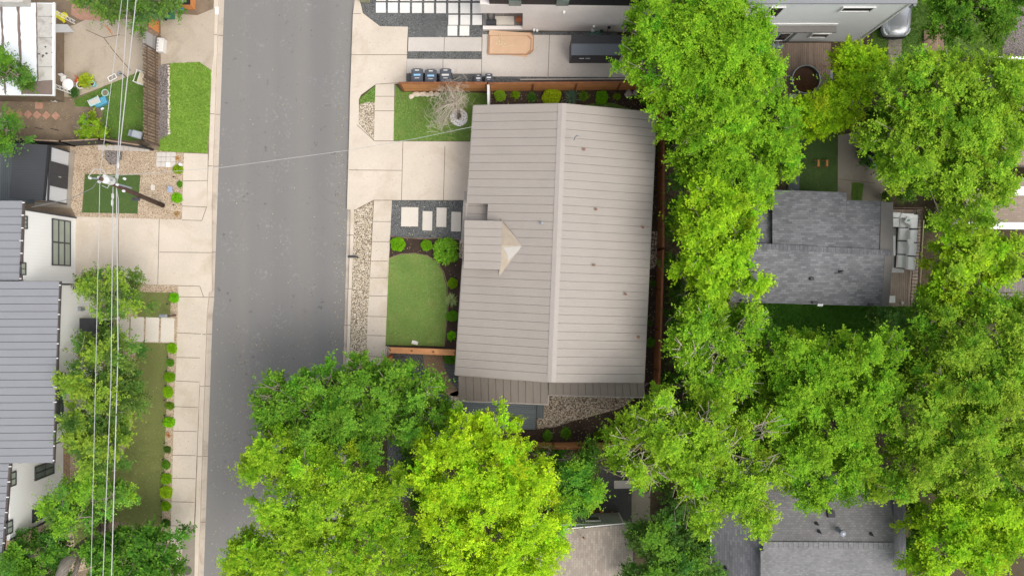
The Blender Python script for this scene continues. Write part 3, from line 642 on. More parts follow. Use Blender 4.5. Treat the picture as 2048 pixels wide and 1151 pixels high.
def tree(name, label, cat, lobes, zt, rz, col, trunk, seed, size=.17, dens=1.15, clump=.56, spread=1.1, nl=11, loose=0., branch=0, bark='bark', depth=1.0, trunk_r=.22, group=None, vary=.22, tipcol=None, minz=1.2):
    """lobes: [(px,py,r px[,dz])] outline of the crown seen from above; zt crown top height; rz vertical radius of a lobe"""
    rs = np.random.RandomState(seed); q = rng(seed)
    base = W(*trunk, 0.0); root = thing(name, label, cat, (base[0], base[1], 0), group=group)
    L_ = []
    for l in lobes:
        dz = l[3] if len(l) > 3 else 0.
        zc = zt + dz - rz * .75; p = W(l[0], l[1], zc); L_.append((p[0], p[1], zc, l[2] / PPM * (CAMZ - zc) / CAMZ))
    tot = sum(l[3] ** 2 for l in L_)
    area = math.pi * tot; K = int(area / (clump ** 2) * 1.15 * dens)
    cc = []; co = []; cd = []
    pr = np.array([l[3] ** 2 for l in L_]) / tot
    ph = rs.uniform(0, 6.28, (len(L_), 4))
    for i in range(K):
        k = rs.choice(len(L_), p=pr); x, y, z, r = L_[k]; th = rs.uniform(0, 6.28)
        ed = 1 + .12 * math.sin(3 * th + ph[k, 0]) + .10 * math.sin(5 * th + ph[k, 1]) + .08 * math.sin(9 * th + ph[k, 2])
        u = math.sqrt(rs.uniform(0, 1)); rho = u * max(r * .55, r - clump * .75) * ed
        qx, qy = x + rho * math.cos(th), y + rho * math.sin(th)
        dep = max(max(0., l[3] - math.hypot(qx - l[0], qy - l[1])) for l in L_)
        rel = .55 * math.sin(qx * 1.9 + ph[0, 3]) * math.sin(qy * 2.1 + ph[0, 1]) + .35 * math.sin(qx * 4.1 + qy * 3.2 + ph[0, 2])
        zz = z + rz * (.75 - 1.25 * math.exp(-dep / 1.0) + .30 * (1 - u * u)) * depth + rel + rs.normal(0, .30)
        if rs.uniform() < .25: zz -= rs.uniform(.4, 1.5)
        cc.append((qx, qy, max(zz, minz)))
        cd.append((math.cos(th) * u, math.sin(th) * u, .5))
    cc = np.array(cc); cd = np.array(cd)
    # gaps: drop clumps where a slow pattern is low
    pat = np.sin(cc[:, 0] * 1.15 + ph[0, 0]) * np.sin(cc[:, 1] * 1.3 + ph[0, 1]) + .6 * np.sin(cc[:, 0] * 2.3 + cc[:, 1] * 1.9 + ph[0, 2])
    keep = pat > (-1.35 + loose); cc = cc[keep]; cd = cd[keep]; pat = pat[keep]
    ns = 16
    R_ = cc.repeat(ns, 0); D = cd.repeat(ns, 0) * .55 + rs.normal(0, .62, (len(R_), 3)); D[:, 2] = np.abs(D[:, 2]) * .55 - .05
    D /= np.linalg.norm(D, axis=1, keepdims=True)
    R_ = R_ + rs.normal(0, clump * .22, R_.shape) * np.array([1, 1, .6])
    ln = clump * spread * rs.uniform(.55, 1.15, len(R_))
    long_ = rs.uniform(0, 1, len(R_)) < .045; ln[long_] *= 1.9
    base_c = np.array(col); cv = 1 + rs.normal(0, vary, (len(cc), 1)).clip(-.5, .55)
    C = ((base_c * np.array([.92, .92, .9]) + np.array([.006, 0, .007])) * cv); C[:, 0] *= (1 + rs.normal(0, .10, len(cc)))
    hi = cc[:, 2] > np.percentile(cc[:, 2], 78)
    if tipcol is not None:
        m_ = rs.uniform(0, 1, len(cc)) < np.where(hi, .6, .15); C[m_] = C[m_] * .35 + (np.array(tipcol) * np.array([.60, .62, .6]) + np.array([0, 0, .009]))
    v, f, c = leafset(R_, D, ln, nl, size * .84, rs, C.repeat(ns, 0).clip(.004, .8))
    mesh_np('crown', v, f, MT['leaf'], c, root, root.location)
    # trunk and limbs
    g = M(); top = zt - rz * 1.2
    b = Vector(base); cx = sum(l[0] for l in L_) / len(L_); cy = sum(l[1] for l in L_) / len(L_)
    fork = Vector((b.x + (cx - b.x) * .25, b.y + (cy - b.y) * .25, max(1.2, top * .45)))
    g.smooth = True
    g.tube([b - Vector((0, 0, .2)), b + (fork - b) * .5 + Vector((q.uniform(-.15, .15), q.uniform(-.15, .15), 0)), fork], [trunk_r * 1.3, trunk_r, trunk_r * .85], 9)
    for x, y, z, r in L_:
        c0 = Vector((x, y, z + rz * .15)); mid = fork + (c0 - fork) * .5 + Vector((q.uniform(-.4, .4), q.uniform(-.4, .4), .3))
        k = min(1., max(.35, r / 3)); g.tube([fork, mid, c0], [trunk_r * .62, trunk_r * .42 * k + .02, .05 * k + .02], 7)
        nb = max(4, int(r * 2.4)) + branch
        for j in range(nb):
            th = 6.28 * j / nb + q.uniform(-.3, .3); rr = r * q.uniform(.55, .95); s0 = mid + (c0 - mid) * q.uniform(.2, 1.)
            en = Vector((x + rr * math.cos(th), y + rr * math.sin(th), z + rz * depth * math.sqrt(max(0, 1 - (rr / r) ** 2)) * .9 + (.35 if branch > 4 else .2 if branch else -.05)))
            m2 = s0 + (en - s0) * .5 + Vector((q.uniform(-.25, .25), q.uniform(-.25, .25), q.uniform(.0, .3)))
            r0 = .052 if branch > 4 else .045
            g.tube([s0, m2, en], [r0, r0 * .6, r0 * .25], 5, cap=False)
            for _ in range(3 if branch else 1):
                e2 = m2 + Vector((q.uniform(-1, 1), q.uniform(-1, 1), q.uniform(.1, .6))) * min(1.2, r * .4)
                g.tube([m2, m2 + (e2 - m2) * .5 + Vector((0, 0, .08)), e2], [r0 * .45, r0 * .3, r0 * .15], 4, cap=False)
    g.build('trunk', MT[bark], root)
    return root
LIME = (.36, .58, .012); BRI = (.28, .50, .014); MID = (.17, .36, .014); DRK = (.09, .22, .014); YEL = (.33, .47, .03); OLV = (.17, .32, .022)
TR = [
 # name, label, lobes, ztop, rz, colour, trunk px, kw
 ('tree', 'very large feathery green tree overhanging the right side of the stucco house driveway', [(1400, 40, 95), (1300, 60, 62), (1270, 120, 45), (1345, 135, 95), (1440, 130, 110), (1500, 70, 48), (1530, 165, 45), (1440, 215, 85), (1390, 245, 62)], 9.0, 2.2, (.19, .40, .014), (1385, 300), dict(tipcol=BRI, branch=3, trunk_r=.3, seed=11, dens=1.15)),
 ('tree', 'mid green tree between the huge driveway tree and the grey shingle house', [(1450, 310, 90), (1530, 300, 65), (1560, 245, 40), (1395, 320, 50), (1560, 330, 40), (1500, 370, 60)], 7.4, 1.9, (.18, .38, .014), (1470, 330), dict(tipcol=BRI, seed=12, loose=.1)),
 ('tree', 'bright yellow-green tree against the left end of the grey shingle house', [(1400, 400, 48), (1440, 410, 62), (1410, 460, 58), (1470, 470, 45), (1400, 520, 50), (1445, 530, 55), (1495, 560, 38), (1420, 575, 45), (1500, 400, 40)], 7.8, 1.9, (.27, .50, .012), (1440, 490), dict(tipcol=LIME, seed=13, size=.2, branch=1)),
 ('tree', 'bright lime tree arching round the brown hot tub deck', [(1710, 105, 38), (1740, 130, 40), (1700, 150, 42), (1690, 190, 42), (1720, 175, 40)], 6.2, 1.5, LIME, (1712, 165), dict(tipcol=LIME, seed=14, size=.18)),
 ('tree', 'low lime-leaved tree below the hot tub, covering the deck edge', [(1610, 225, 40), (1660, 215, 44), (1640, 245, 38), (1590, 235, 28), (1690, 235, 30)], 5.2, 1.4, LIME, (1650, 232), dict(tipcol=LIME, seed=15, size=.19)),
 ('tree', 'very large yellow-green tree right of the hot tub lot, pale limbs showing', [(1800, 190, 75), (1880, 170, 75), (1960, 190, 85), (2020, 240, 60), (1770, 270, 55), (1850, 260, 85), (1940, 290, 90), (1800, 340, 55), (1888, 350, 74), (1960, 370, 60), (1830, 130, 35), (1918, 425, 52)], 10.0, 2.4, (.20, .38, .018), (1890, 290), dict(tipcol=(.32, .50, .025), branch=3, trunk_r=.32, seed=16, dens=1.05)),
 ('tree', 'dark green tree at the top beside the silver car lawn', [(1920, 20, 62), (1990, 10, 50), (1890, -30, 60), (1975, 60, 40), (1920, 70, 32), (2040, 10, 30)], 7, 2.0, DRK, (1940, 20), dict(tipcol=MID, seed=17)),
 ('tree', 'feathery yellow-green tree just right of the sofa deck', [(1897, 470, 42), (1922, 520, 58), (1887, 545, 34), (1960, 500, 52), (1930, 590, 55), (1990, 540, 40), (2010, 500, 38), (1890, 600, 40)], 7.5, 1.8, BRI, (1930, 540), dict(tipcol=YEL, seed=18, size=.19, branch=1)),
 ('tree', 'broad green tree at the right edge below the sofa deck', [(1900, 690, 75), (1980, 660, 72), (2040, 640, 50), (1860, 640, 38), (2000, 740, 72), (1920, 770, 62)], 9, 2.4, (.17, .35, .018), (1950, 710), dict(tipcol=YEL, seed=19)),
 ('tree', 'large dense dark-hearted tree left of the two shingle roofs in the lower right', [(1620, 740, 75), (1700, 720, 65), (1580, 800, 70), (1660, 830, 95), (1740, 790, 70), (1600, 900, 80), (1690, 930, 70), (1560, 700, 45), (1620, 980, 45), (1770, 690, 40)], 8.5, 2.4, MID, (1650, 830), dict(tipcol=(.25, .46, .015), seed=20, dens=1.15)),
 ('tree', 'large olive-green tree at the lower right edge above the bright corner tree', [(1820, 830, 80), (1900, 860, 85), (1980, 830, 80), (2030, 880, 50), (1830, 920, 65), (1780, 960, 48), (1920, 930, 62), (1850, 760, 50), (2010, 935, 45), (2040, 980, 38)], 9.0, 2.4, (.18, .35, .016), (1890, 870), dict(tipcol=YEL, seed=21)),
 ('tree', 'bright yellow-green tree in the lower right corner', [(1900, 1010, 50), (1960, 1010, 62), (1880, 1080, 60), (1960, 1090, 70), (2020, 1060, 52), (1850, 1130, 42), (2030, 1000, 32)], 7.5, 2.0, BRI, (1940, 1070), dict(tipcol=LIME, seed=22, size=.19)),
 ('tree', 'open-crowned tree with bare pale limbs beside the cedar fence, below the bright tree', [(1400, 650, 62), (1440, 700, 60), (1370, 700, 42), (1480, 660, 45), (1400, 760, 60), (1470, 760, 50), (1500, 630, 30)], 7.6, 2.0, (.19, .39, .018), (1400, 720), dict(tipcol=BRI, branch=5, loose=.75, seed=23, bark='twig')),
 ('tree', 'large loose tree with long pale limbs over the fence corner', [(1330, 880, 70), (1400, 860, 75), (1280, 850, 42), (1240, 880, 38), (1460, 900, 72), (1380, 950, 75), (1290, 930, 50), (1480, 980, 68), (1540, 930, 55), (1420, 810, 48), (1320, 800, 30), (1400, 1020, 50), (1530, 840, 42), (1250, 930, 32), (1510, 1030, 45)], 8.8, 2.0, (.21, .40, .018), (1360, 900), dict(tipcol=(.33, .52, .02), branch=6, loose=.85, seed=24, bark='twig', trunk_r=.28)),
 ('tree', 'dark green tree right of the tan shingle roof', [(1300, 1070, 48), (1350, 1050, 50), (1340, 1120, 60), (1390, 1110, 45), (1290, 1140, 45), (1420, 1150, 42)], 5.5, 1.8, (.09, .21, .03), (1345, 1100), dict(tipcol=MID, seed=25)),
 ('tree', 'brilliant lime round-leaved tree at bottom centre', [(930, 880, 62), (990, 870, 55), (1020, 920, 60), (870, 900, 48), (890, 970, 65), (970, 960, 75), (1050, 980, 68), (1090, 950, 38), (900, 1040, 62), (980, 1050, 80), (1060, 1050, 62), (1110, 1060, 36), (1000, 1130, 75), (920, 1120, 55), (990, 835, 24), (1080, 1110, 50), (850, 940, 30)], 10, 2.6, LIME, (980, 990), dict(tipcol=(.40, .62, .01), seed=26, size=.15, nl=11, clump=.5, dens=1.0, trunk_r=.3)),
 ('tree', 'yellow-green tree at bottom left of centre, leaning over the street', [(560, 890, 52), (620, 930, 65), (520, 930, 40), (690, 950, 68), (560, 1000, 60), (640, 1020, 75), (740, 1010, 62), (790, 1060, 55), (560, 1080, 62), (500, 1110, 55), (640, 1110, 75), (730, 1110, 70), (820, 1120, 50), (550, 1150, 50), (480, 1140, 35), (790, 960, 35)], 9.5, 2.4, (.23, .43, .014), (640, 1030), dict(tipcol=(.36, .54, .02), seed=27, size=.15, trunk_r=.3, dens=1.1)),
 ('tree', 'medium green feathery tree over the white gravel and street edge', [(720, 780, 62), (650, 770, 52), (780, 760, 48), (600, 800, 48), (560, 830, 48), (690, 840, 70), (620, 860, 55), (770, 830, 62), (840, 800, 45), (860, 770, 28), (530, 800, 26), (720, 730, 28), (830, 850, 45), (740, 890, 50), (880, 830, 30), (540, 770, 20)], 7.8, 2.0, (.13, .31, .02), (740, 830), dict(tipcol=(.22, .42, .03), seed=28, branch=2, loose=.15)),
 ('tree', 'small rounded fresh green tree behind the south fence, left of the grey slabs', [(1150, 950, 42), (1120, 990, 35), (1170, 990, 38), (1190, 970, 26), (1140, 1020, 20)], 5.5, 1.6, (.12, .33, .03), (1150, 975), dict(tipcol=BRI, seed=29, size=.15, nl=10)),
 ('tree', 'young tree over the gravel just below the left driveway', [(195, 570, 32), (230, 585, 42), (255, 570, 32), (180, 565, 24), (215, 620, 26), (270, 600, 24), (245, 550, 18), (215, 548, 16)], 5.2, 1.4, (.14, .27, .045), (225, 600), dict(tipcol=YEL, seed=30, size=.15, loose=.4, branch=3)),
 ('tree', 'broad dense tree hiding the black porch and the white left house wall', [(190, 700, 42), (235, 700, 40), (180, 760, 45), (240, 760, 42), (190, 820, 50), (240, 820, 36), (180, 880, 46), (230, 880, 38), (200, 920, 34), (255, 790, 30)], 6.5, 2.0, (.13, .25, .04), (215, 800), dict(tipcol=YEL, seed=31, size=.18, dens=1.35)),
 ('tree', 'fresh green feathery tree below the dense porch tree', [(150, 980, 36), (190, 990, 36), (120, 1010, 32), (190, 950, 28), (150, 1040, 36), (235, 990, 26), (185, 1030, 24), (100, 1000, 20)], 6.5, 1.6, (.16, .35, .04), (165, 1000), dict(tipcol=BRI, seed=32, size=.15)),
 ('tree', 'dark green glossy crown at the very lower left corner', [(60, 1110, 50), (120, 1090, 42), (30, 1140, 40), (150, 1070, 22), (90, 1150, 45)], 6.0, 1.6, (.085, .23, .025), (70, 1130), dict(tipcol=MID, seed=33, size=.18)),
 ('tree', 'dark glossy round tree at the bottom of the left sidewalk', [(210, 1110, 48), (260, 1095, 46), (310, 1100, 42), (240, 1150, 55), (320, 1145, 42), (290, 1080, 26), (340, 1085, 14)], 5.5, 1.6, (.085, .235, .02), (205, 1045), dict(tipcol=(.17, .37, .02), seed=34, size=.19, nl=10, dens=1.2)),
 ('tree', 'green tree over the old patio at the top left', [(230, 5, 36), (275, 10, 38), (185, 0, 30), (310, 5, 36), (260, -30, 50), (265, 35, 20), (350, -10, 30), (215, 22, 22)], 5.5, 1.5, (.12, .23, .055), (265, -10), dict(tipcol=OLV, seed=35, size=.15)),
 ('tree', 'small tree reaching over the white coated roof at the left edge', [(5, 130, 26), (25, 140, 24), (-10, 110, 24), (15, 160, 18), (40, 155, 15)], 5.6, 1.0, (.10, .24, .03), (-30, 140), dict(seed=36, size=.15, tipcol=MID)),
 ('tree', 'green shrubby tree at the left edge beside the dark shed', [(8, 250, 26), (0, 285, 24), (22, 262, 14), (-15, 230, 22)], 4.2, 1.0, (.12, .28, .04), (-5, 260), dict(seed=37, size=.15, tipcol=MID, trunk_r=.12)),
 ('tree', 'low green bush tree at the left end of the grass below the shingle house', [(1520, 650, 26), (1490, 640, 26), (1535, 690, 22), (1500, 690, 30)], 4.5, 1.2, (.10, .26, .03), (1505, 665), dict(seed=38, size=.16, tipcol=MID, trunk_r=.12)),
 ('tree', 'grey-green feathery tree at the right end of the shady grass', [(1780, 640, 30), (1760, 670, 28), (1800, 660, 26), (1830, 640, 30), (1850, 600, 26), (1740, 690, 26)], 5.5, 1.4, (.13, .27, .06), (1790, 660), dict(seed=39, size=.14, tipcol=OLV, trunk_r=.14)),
]
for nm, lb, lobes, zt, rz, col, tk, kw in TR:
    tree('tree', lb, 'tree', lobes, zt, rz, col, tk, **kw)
# understorey along the fence and between the lots
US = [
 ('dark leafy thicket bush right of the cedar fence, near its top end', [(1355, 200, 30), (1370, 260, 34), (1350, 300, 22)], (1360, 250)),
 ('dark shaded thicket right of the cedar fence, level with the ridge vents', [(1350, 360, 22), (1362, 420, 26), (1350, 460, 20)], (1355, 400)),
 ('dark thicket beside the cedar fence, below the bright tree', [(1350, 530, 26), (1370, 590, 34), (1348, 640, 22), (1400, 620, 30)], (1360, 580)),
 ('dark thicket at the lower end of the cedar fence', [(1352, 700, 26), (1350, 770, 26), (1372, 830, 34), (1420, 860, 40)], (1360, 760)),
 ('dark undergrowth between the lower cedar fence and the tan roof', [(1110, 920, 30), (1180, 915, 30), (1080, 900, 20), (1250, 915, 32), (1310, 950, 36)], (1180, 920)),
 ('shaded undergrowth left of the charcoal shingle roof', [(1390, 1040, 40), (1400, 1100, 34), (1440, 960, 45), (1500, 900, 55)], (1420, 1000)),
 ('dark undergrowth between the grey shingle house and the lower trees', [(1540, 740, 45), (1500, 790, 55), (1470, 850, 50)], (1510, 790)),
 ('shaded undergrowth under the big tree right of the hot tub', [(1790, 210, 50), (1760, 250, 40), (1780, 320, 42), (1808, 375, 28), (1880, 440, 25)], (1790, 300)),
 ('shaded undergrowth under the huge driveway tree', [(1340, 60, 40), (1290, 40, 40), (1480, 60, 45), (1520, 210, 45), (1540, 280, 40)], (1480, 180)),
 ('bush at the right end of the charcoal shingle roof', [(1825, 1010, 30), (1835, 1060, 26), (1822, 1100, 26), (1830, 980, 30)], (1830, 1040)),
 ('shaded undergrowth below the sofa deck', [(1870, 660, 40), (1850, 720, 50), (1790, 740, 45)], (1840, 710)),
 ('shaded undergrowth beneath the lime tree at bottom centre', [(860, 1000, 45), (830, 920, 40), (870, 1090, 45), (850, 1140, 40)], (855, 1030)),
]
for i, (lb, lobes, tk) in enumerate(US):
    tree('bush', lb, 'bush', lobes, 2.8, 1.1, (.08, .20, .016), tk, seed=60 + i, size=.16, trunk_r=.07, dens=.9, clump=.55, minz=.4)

# shrubs
def bush_mesh(kind, seed):
    rs = np.random.RandomState(seed)
    if kind == 'clipped':
        n = 1500; d = rs.normal(0, 1, (n, 3)); d[:, 2] = np.abs(d[:, 2]); d /= np.linalg.norm(d, axis=1, keepdims=True)
        bump = 1 + .10 * np.sin(d[:, :1] * 5 + seed) * np.sin(d[:, 1:2] * 4 + seed * 2) + .07 * np.sin(d[:, :1] * 9 - seed) * np.cos(d[:, 1:2] * 8)
        r0 = d * bump * np.array([.93, .93, .85]); ln = np.full(n, .10); c = np.ones((n, 3)) * rs.uniform(.7, 1.3, (n, 1))
        v, f, c = leafset(r0 * .9, d, ln, 4, .11, rs, c, 0, .9)
    elif kind == 'leafy':
        n = 420; d = rs.normal(0, 1, (n, 3)); d[:, 2] = np.abs(d[:, 2]) * .8; d /= np.linalg.norm(d, axis=1, keepdims=True)
        r0 = d * .35 * (1 + .3 * np.sin(d[:, :1] * 4 + seed) * np.sin(d[:, 1:2] * 5 + seed)); c = np.ones((n, 3)) * rs.uniform(.75, 1.3, (n, 1)); v, f, c = leafset(r0, d, rs.uniform(.45, .72, n), 7, .24, rs, c, .1, .8)
    elif kind == 'airy':
        n = 150; d = rs.normal(0, 1, (n, 3)); d[:, 2] = np.abs(d[:, 2]) * .8; d /= np.linalg.norm(d, axis=1, keepdims=True)
        c = np.ones((n, 3)) * rs.uniform(.7, 1.3, (n, 1)); v, f, c = leafset(d * .12, d, rs.uniform(.6, 1.1, n), 8, .24, rs, c, .1, .8)
    else:   # spiky rosette
        n = 90 if kind == 'spiky' else 60; th = rs.uniform(0, 6.28, n); el = rs.uniform(.08, 1.0, n); L = rs.uniform(.8, 1.05, n)
        d = np.stack([np.cos(th) * np.cos(el), np.sin(th) * np.cos(el), np.sin(el)], 1); sd_ = np.stack([-np.sin(th), np.cos(th), 0 * th], 1)
        wd = .045 if kind == 'spiky' else .03
        b = d * .04; m_ = d * (L * .5)[:, None]; t = d * L[:, None] - np.array([0, 0, .12])
        v = np.stack([b - sd_ * wd * .6, m_ - sd_ * wd, t, m_ + sd_ * wd], 1).reshape(-1, 3); f = np.arange(n * 4).reshape(-1, 4)
        c = np.ones((n * 4, 3)) * rs.uniform(.6, 1.4, (n, 1)).repeat(4, 0)
    return v, f, c
def shrub(kind, px, py, rpx, col, label, seed, name='bush', cat='shrub', group=None, hz=.9):
    v, f, c = bush_mesh(kind, seed); r = rpx / PPM
    x, y, _ = W(px, py, r * .5); root = thing(name, label, cat, (x, y, 0.012), group=group)
    q_ = rng(seed * 3 + 1); col = tuple(k_ * q_.uniform(.82, 1.15) for k_ in col); v = v * r * np.array([q_.uniform(.9, 1.1), q_.uniform(.9, 1.1), hz]); z0 = max(0, r * .12) if kind in ('clipped', 'leafy') else 0
    v = v + np.array([0, 0, z0]); mesh_np('foliage', v, f, MT['leaf'], (np.array(col) * c).clip(.004, .8), root)
    g = M(); g.tube([(0, 0, -.03), (.01, 0, r * .3), (0, .01, r * .6)], [.03, .025, .015], 6)
    for k in range(5):
        t = k * 1.26; g.tube([(0, 0, r * .2), (math.cos(t) * r * .5, math.sin(t) * r * .5, r * .5)], [.014, .006], 4)
    g.build('stem', MT['bark'], root); return root
GB = (.19, .40, .012); GY = (.30, .48, .015); GM_ = (.12, .27, .02); GD = (.065, .165, .025)
SH = [
 ('clipped', 795, 488, 15, GB, 'clipped round bush at the sidewalk corner of the mulch bed'),
 ('clipped', 853, 490, 12, GB, 'clipped round bush between the sidewalk corner bush and the big leafy one'),
 ('leafy', 891, 501, 24, (.17, .42, .03), 'biggest leafy bright green bush beside the front door slabs'),
 ('clipped', 905, 566, 11, GB, 'clipped round bush under the eave, just above the pale spiky yucca'),
 ('clipped', 904, 632, 12, GM_, 'clipped round bush under the eave, just below the pale spiky yucca'),
 ('airy', 903, 671, 9, GB, 'small loose bush under the eave above the courtyard fence'),
 ('clipped', 900, 716, 12, GM_, 'shaded round bush just below the front courtyard fence'),
 ('clipped', 1000, 190, 13, (.21, .38, .03), 'round bright bush nearest the front end of the rear bed fence'),
 ('airy', 1031, 189, 8, GB, 'small loose bush between two round ones along the top fence'),
 ('airy', 1064, 194, 9, GD, 'small dark loose bush left of the largest round bush at the top fence'),
 ('clipped', 1103, 192, 18, GY, 'largest yellow-green clipped bush along the top fence'),
 ('airy', 1168, 191, 10, GM_, 'loose bush right of the grey spiky agave at the top fence'),
 ('clipped', 1204, 194, 14, GB, 'round green bush between two loose ones on the right of the top fence'),
 ('airy', 1234, 193, 7, GB, 'tiny loose bush left of the pale rocks by the top fence'),
 ('clipped', 1293, 203, 9, GM_, 'small dark round bush right of the pale rocks, in the fence corner'),
 ('clipped', 1095, 871, 11, GM_, 'round bush nearest the grey deck in the lower mulch bed'),
 ('airy', 1132, 866, 11, GM_, 'middle bush of three in the lower mulch bed'),
 ('clipped', 1197, 871, 11, GM_, 'right-hand round bush of three in the lower mulch bed'),
 ('leafy', 1302, 684, 9, GM_, 'bush squeezed between the right eave and the cedar fence'),
 ('airy', 1305, 566, 8, GD, 'small dark plant between the right eave and cedar fence, below the rocks'),
 ('airy', 1300, 645, 6, GD, 'tiny dark plant between the right eave and cedar fence'),
 ('leafy', 355, 338, 9, GB, 'bush in tan gravel nearest the concrete tile grid'),
 ('leafy', 359, 368, 6, GM_, 'small bush in tan gravel between the tile grid bush and the blue-grey sign'),
 ('leafy', 353, 395, 10, GB, 'bush in tan gravel just below the blue-grey sign'),
 ('leafy', 347, 595, 10, GB, 'bush at the sidewalk above the grey mailbox'),
 ('leafy', 343, 696, 10, GB, 'bush at the sidewalk just below the stepping slabs'),
 ('leafy', 340, 725, 7, GM_, 'small dark second bush below the stepping slabs in the sidewalk row'),
 ('leafy', 338, 754, 10, GB, 'third bush below the stepping slabs in the sidewalk row'),
 ('leafy', 335, 784, 10, GB, 'fourth bush below the stepping slabs in the sidewalk row'),
 ('leafy', 339, 811, 8, GM_, 'fifth, darker bush below the stepping slabs in the sidewalk row'),
 ('leafy', 337, 844, 11, GB, 'sixth bush of the sidewalk row, just above the orange grass tuft'),
 ('leafy', 334, 899, 7, GD, 'small dark bush of the sidewalk row, just below the orange grass tuft'),
 ('leafy', 331, 929, 9, GM_, 'second bush below the orange grass tuft in the sidewalk row'),
 ('leafy', 331, 957, 10, GB, 'third bush below the orange grass tuft in the sidewalk row'),
 ('leafy', 331, 984, 11, GY, 'brightest yellow-green bush low in the sidewalk row'),
 ('leafy', 331, 1012, 10, GB, 'bush just below the brightest one in the sidewalk row'),
 ('leafy', 331, 1046, 8, GD, 'last dark bush of the sidewalk row, above the glossy round tree'),
 ('leafy', 178, 240, 17, (.24, .38, .02), 'upper lobe bush of the yellow-green shrub against the black fence'),
]
for i, (k, x, y, r, c, lb) in enumerate(SH):
    if i == len(SH) - 1: break
    shrub(k, x, y, r, c, lb, 100 + i)
tree('bush', 'large yellow-green shrub against the black fence in the left yard', 'shrub', [(176, 238, 14), (165, 258, 15), (185, 258, 18), (198, 266, 13), (176, 270, 14)], 1.7, .8, (.22, .38, .02), (178, 262), seed=90, size=.16, clump=.32, trunk_r=.05, minz=.3, dens=1.2)
shrub('agave', 1143, 194, 23, (.16, .22, .15), 'grey-green spiky agave in dark mulch along the top fence', 201, 'agave', 'agave')
shrub('spiky', 902, 600, 17, (.38, .42, .24), 'pale spiky yucca beside the curved lawn, under the eave', 202, 'yucca', 'yucca')
for (x, y, r, lb) in [(354, 316, 7, 'orange dry grass tuft above the bush nearest the tile grid'), (353, 427, 8, 'orange dry grass tuft at the top corner of the left driveway'), (335, 869, 8, 'orange dry grass tuft in the middle of the sidewalk bush row')]:
    shrub('agave', x, y, r, (.50, .27, .09), lb, 300 + int(x + y), 'grass_tuft', 'ornamental grass')
# potted plants and palms are built with the yard things
# bare weeping tree with white stone ring
o = thing('bare_tree', 'leafless weeping tree with tangled grey twigs beside the white stone ring', 'tree', (*W2(918, 235), 0))
q = rng(5); g = M(); b = Vector(o.location)
top = Vector(W(912, 205, 2.2)); g.smooth = True
for k in range(3):
    bb = b + Vector((.12 * math.cos(k * 2.1), .12 * math.sin(k * 2.1), 0)); g.tube([bb, bb + (top - bb) * .5 + Vector((q.uniform(-.1, .1), q.uniform(-.1, .1), .1)), top + Vector((q.uniform(-.25, .25), q.uniform(-.2, .3), q.uniform(-.2, .2)))], [.07, .055, .035], 6)
g.build('trunk', MT['bark'], o)
g = M()
ctr = [(905, 180, 30), (890, 190, 28), (880, 215, 26), (878, 240, 20), (908, 208, 22), (925, 200, 14), (882, 252, 13), (900, 172, 18)]
for i in range(420):
    x, y, r = ctr[i % 8]; th = q.uniform(0, 6.28); u = math.sqrt(q.random()); e_ = Vector(W(x + r * u * math.cos(th), y + r * u * math.sin(th), q.uniform(.9, 2.9)))
    th3 = q.gauss(math.atan2(e_.y - top.y, e_.x - top.x), 1.0); L3 = q.uniform(.45, 1.0)
    s0 = e_ - Vector((math.cos(th3), math.sin(th3), q.uniform(-.5, .3))) * L3
    th2 = q.uniform(0, 6.28); cv_ = Vector((math.cos(th2), math.sin(th2), .6)) * q.uniform(.08, .22)
    m1 = s0 + (e_ - s0) * .5 + cv_; g.tube([s0, m1, e_], [.011, .008, .004], 3, cap=False)
for k in range(14):
    x, y, r = ctr[k % 8]; e_ = Vector(W(x, y, 2.6)) + Vector((q.uniform(-.4, .4), q.uniform(-.4, .4), 0)); g.tube([top, top + (e_ - top) * .5 + Vector((0, 0, .35)), e_], [.032, .022, .012], 5, cap=False)
g.build('branches', MT['twig'], o)
g = M(); c0 = W2(918, 235); 
g.lathe((c0[0], c0[1], .014), [(.60, 0), (.60, .03), (.52, .05), (.1, .06)], 30, 0)
for i in range(330):
    th = q.uniform(0, 6.28); r = .56 * math.sqrt(q.uniform(.02, 1)); g.rock((c0[0] + r * math.cos(th), c0[1] + r * math.sin(th), .055), q.uniform(.03, .05), i, 1, .5, 6)
tag(g.build('stone_ring', [MT['stone2'], MT['white']]), 'ring of small white stones at the foot of the leafless weeping tree', 'stone ring')
o = thing('bare_bush', 'leafless pale twiggy bush behind the lower cedar fence', 'bush', (*W2(1130, 915), 0)); g = M(); b = Vector(o.location)
for i in range(60):
    th = q.uniform(0, 6.28); r = q.uniform(.3, 1.3); e_ = b + Vector((r * math.cos(th), r * .6 * math.sin(th), q.uniform(1.6, 3.3))); m1 = b + (e_ - b) * .5 + Vector((q.uniform(-.2, .2), q.uniform(-.2, .2), .2)); g.tube([b, m1, e_], [.022, .014, .006], 4, cap=False)
g.build('branches', MT['twig'], o)
# the great leaning trunk at the lower left
o = thing('leaning_trunk', 'thick leaning grey trunk between the two dark trees in the lower left', 'tree trunk', (*W2(205, 1050), 0)); g = M(); g.smooth = True
g.tube([W(205, 1050, -.1), W(190, 1068, 1.5), W(155, 1098, 4.3), W(132, 1125, 5.8), W(118, 1160, 6.8), W(110, 1230, 7.4)], [.24, .24, .28, .34, .30, .26], 12)
g.tube([W(170, 1090, 3.0), W(158, 1118, 4.6), W(148, 1150, 5.2), W(146, 1210, 5.6)], [.18, .16, .15, .13], 8)
g.build('trunk', MT['trunkbark'], o)

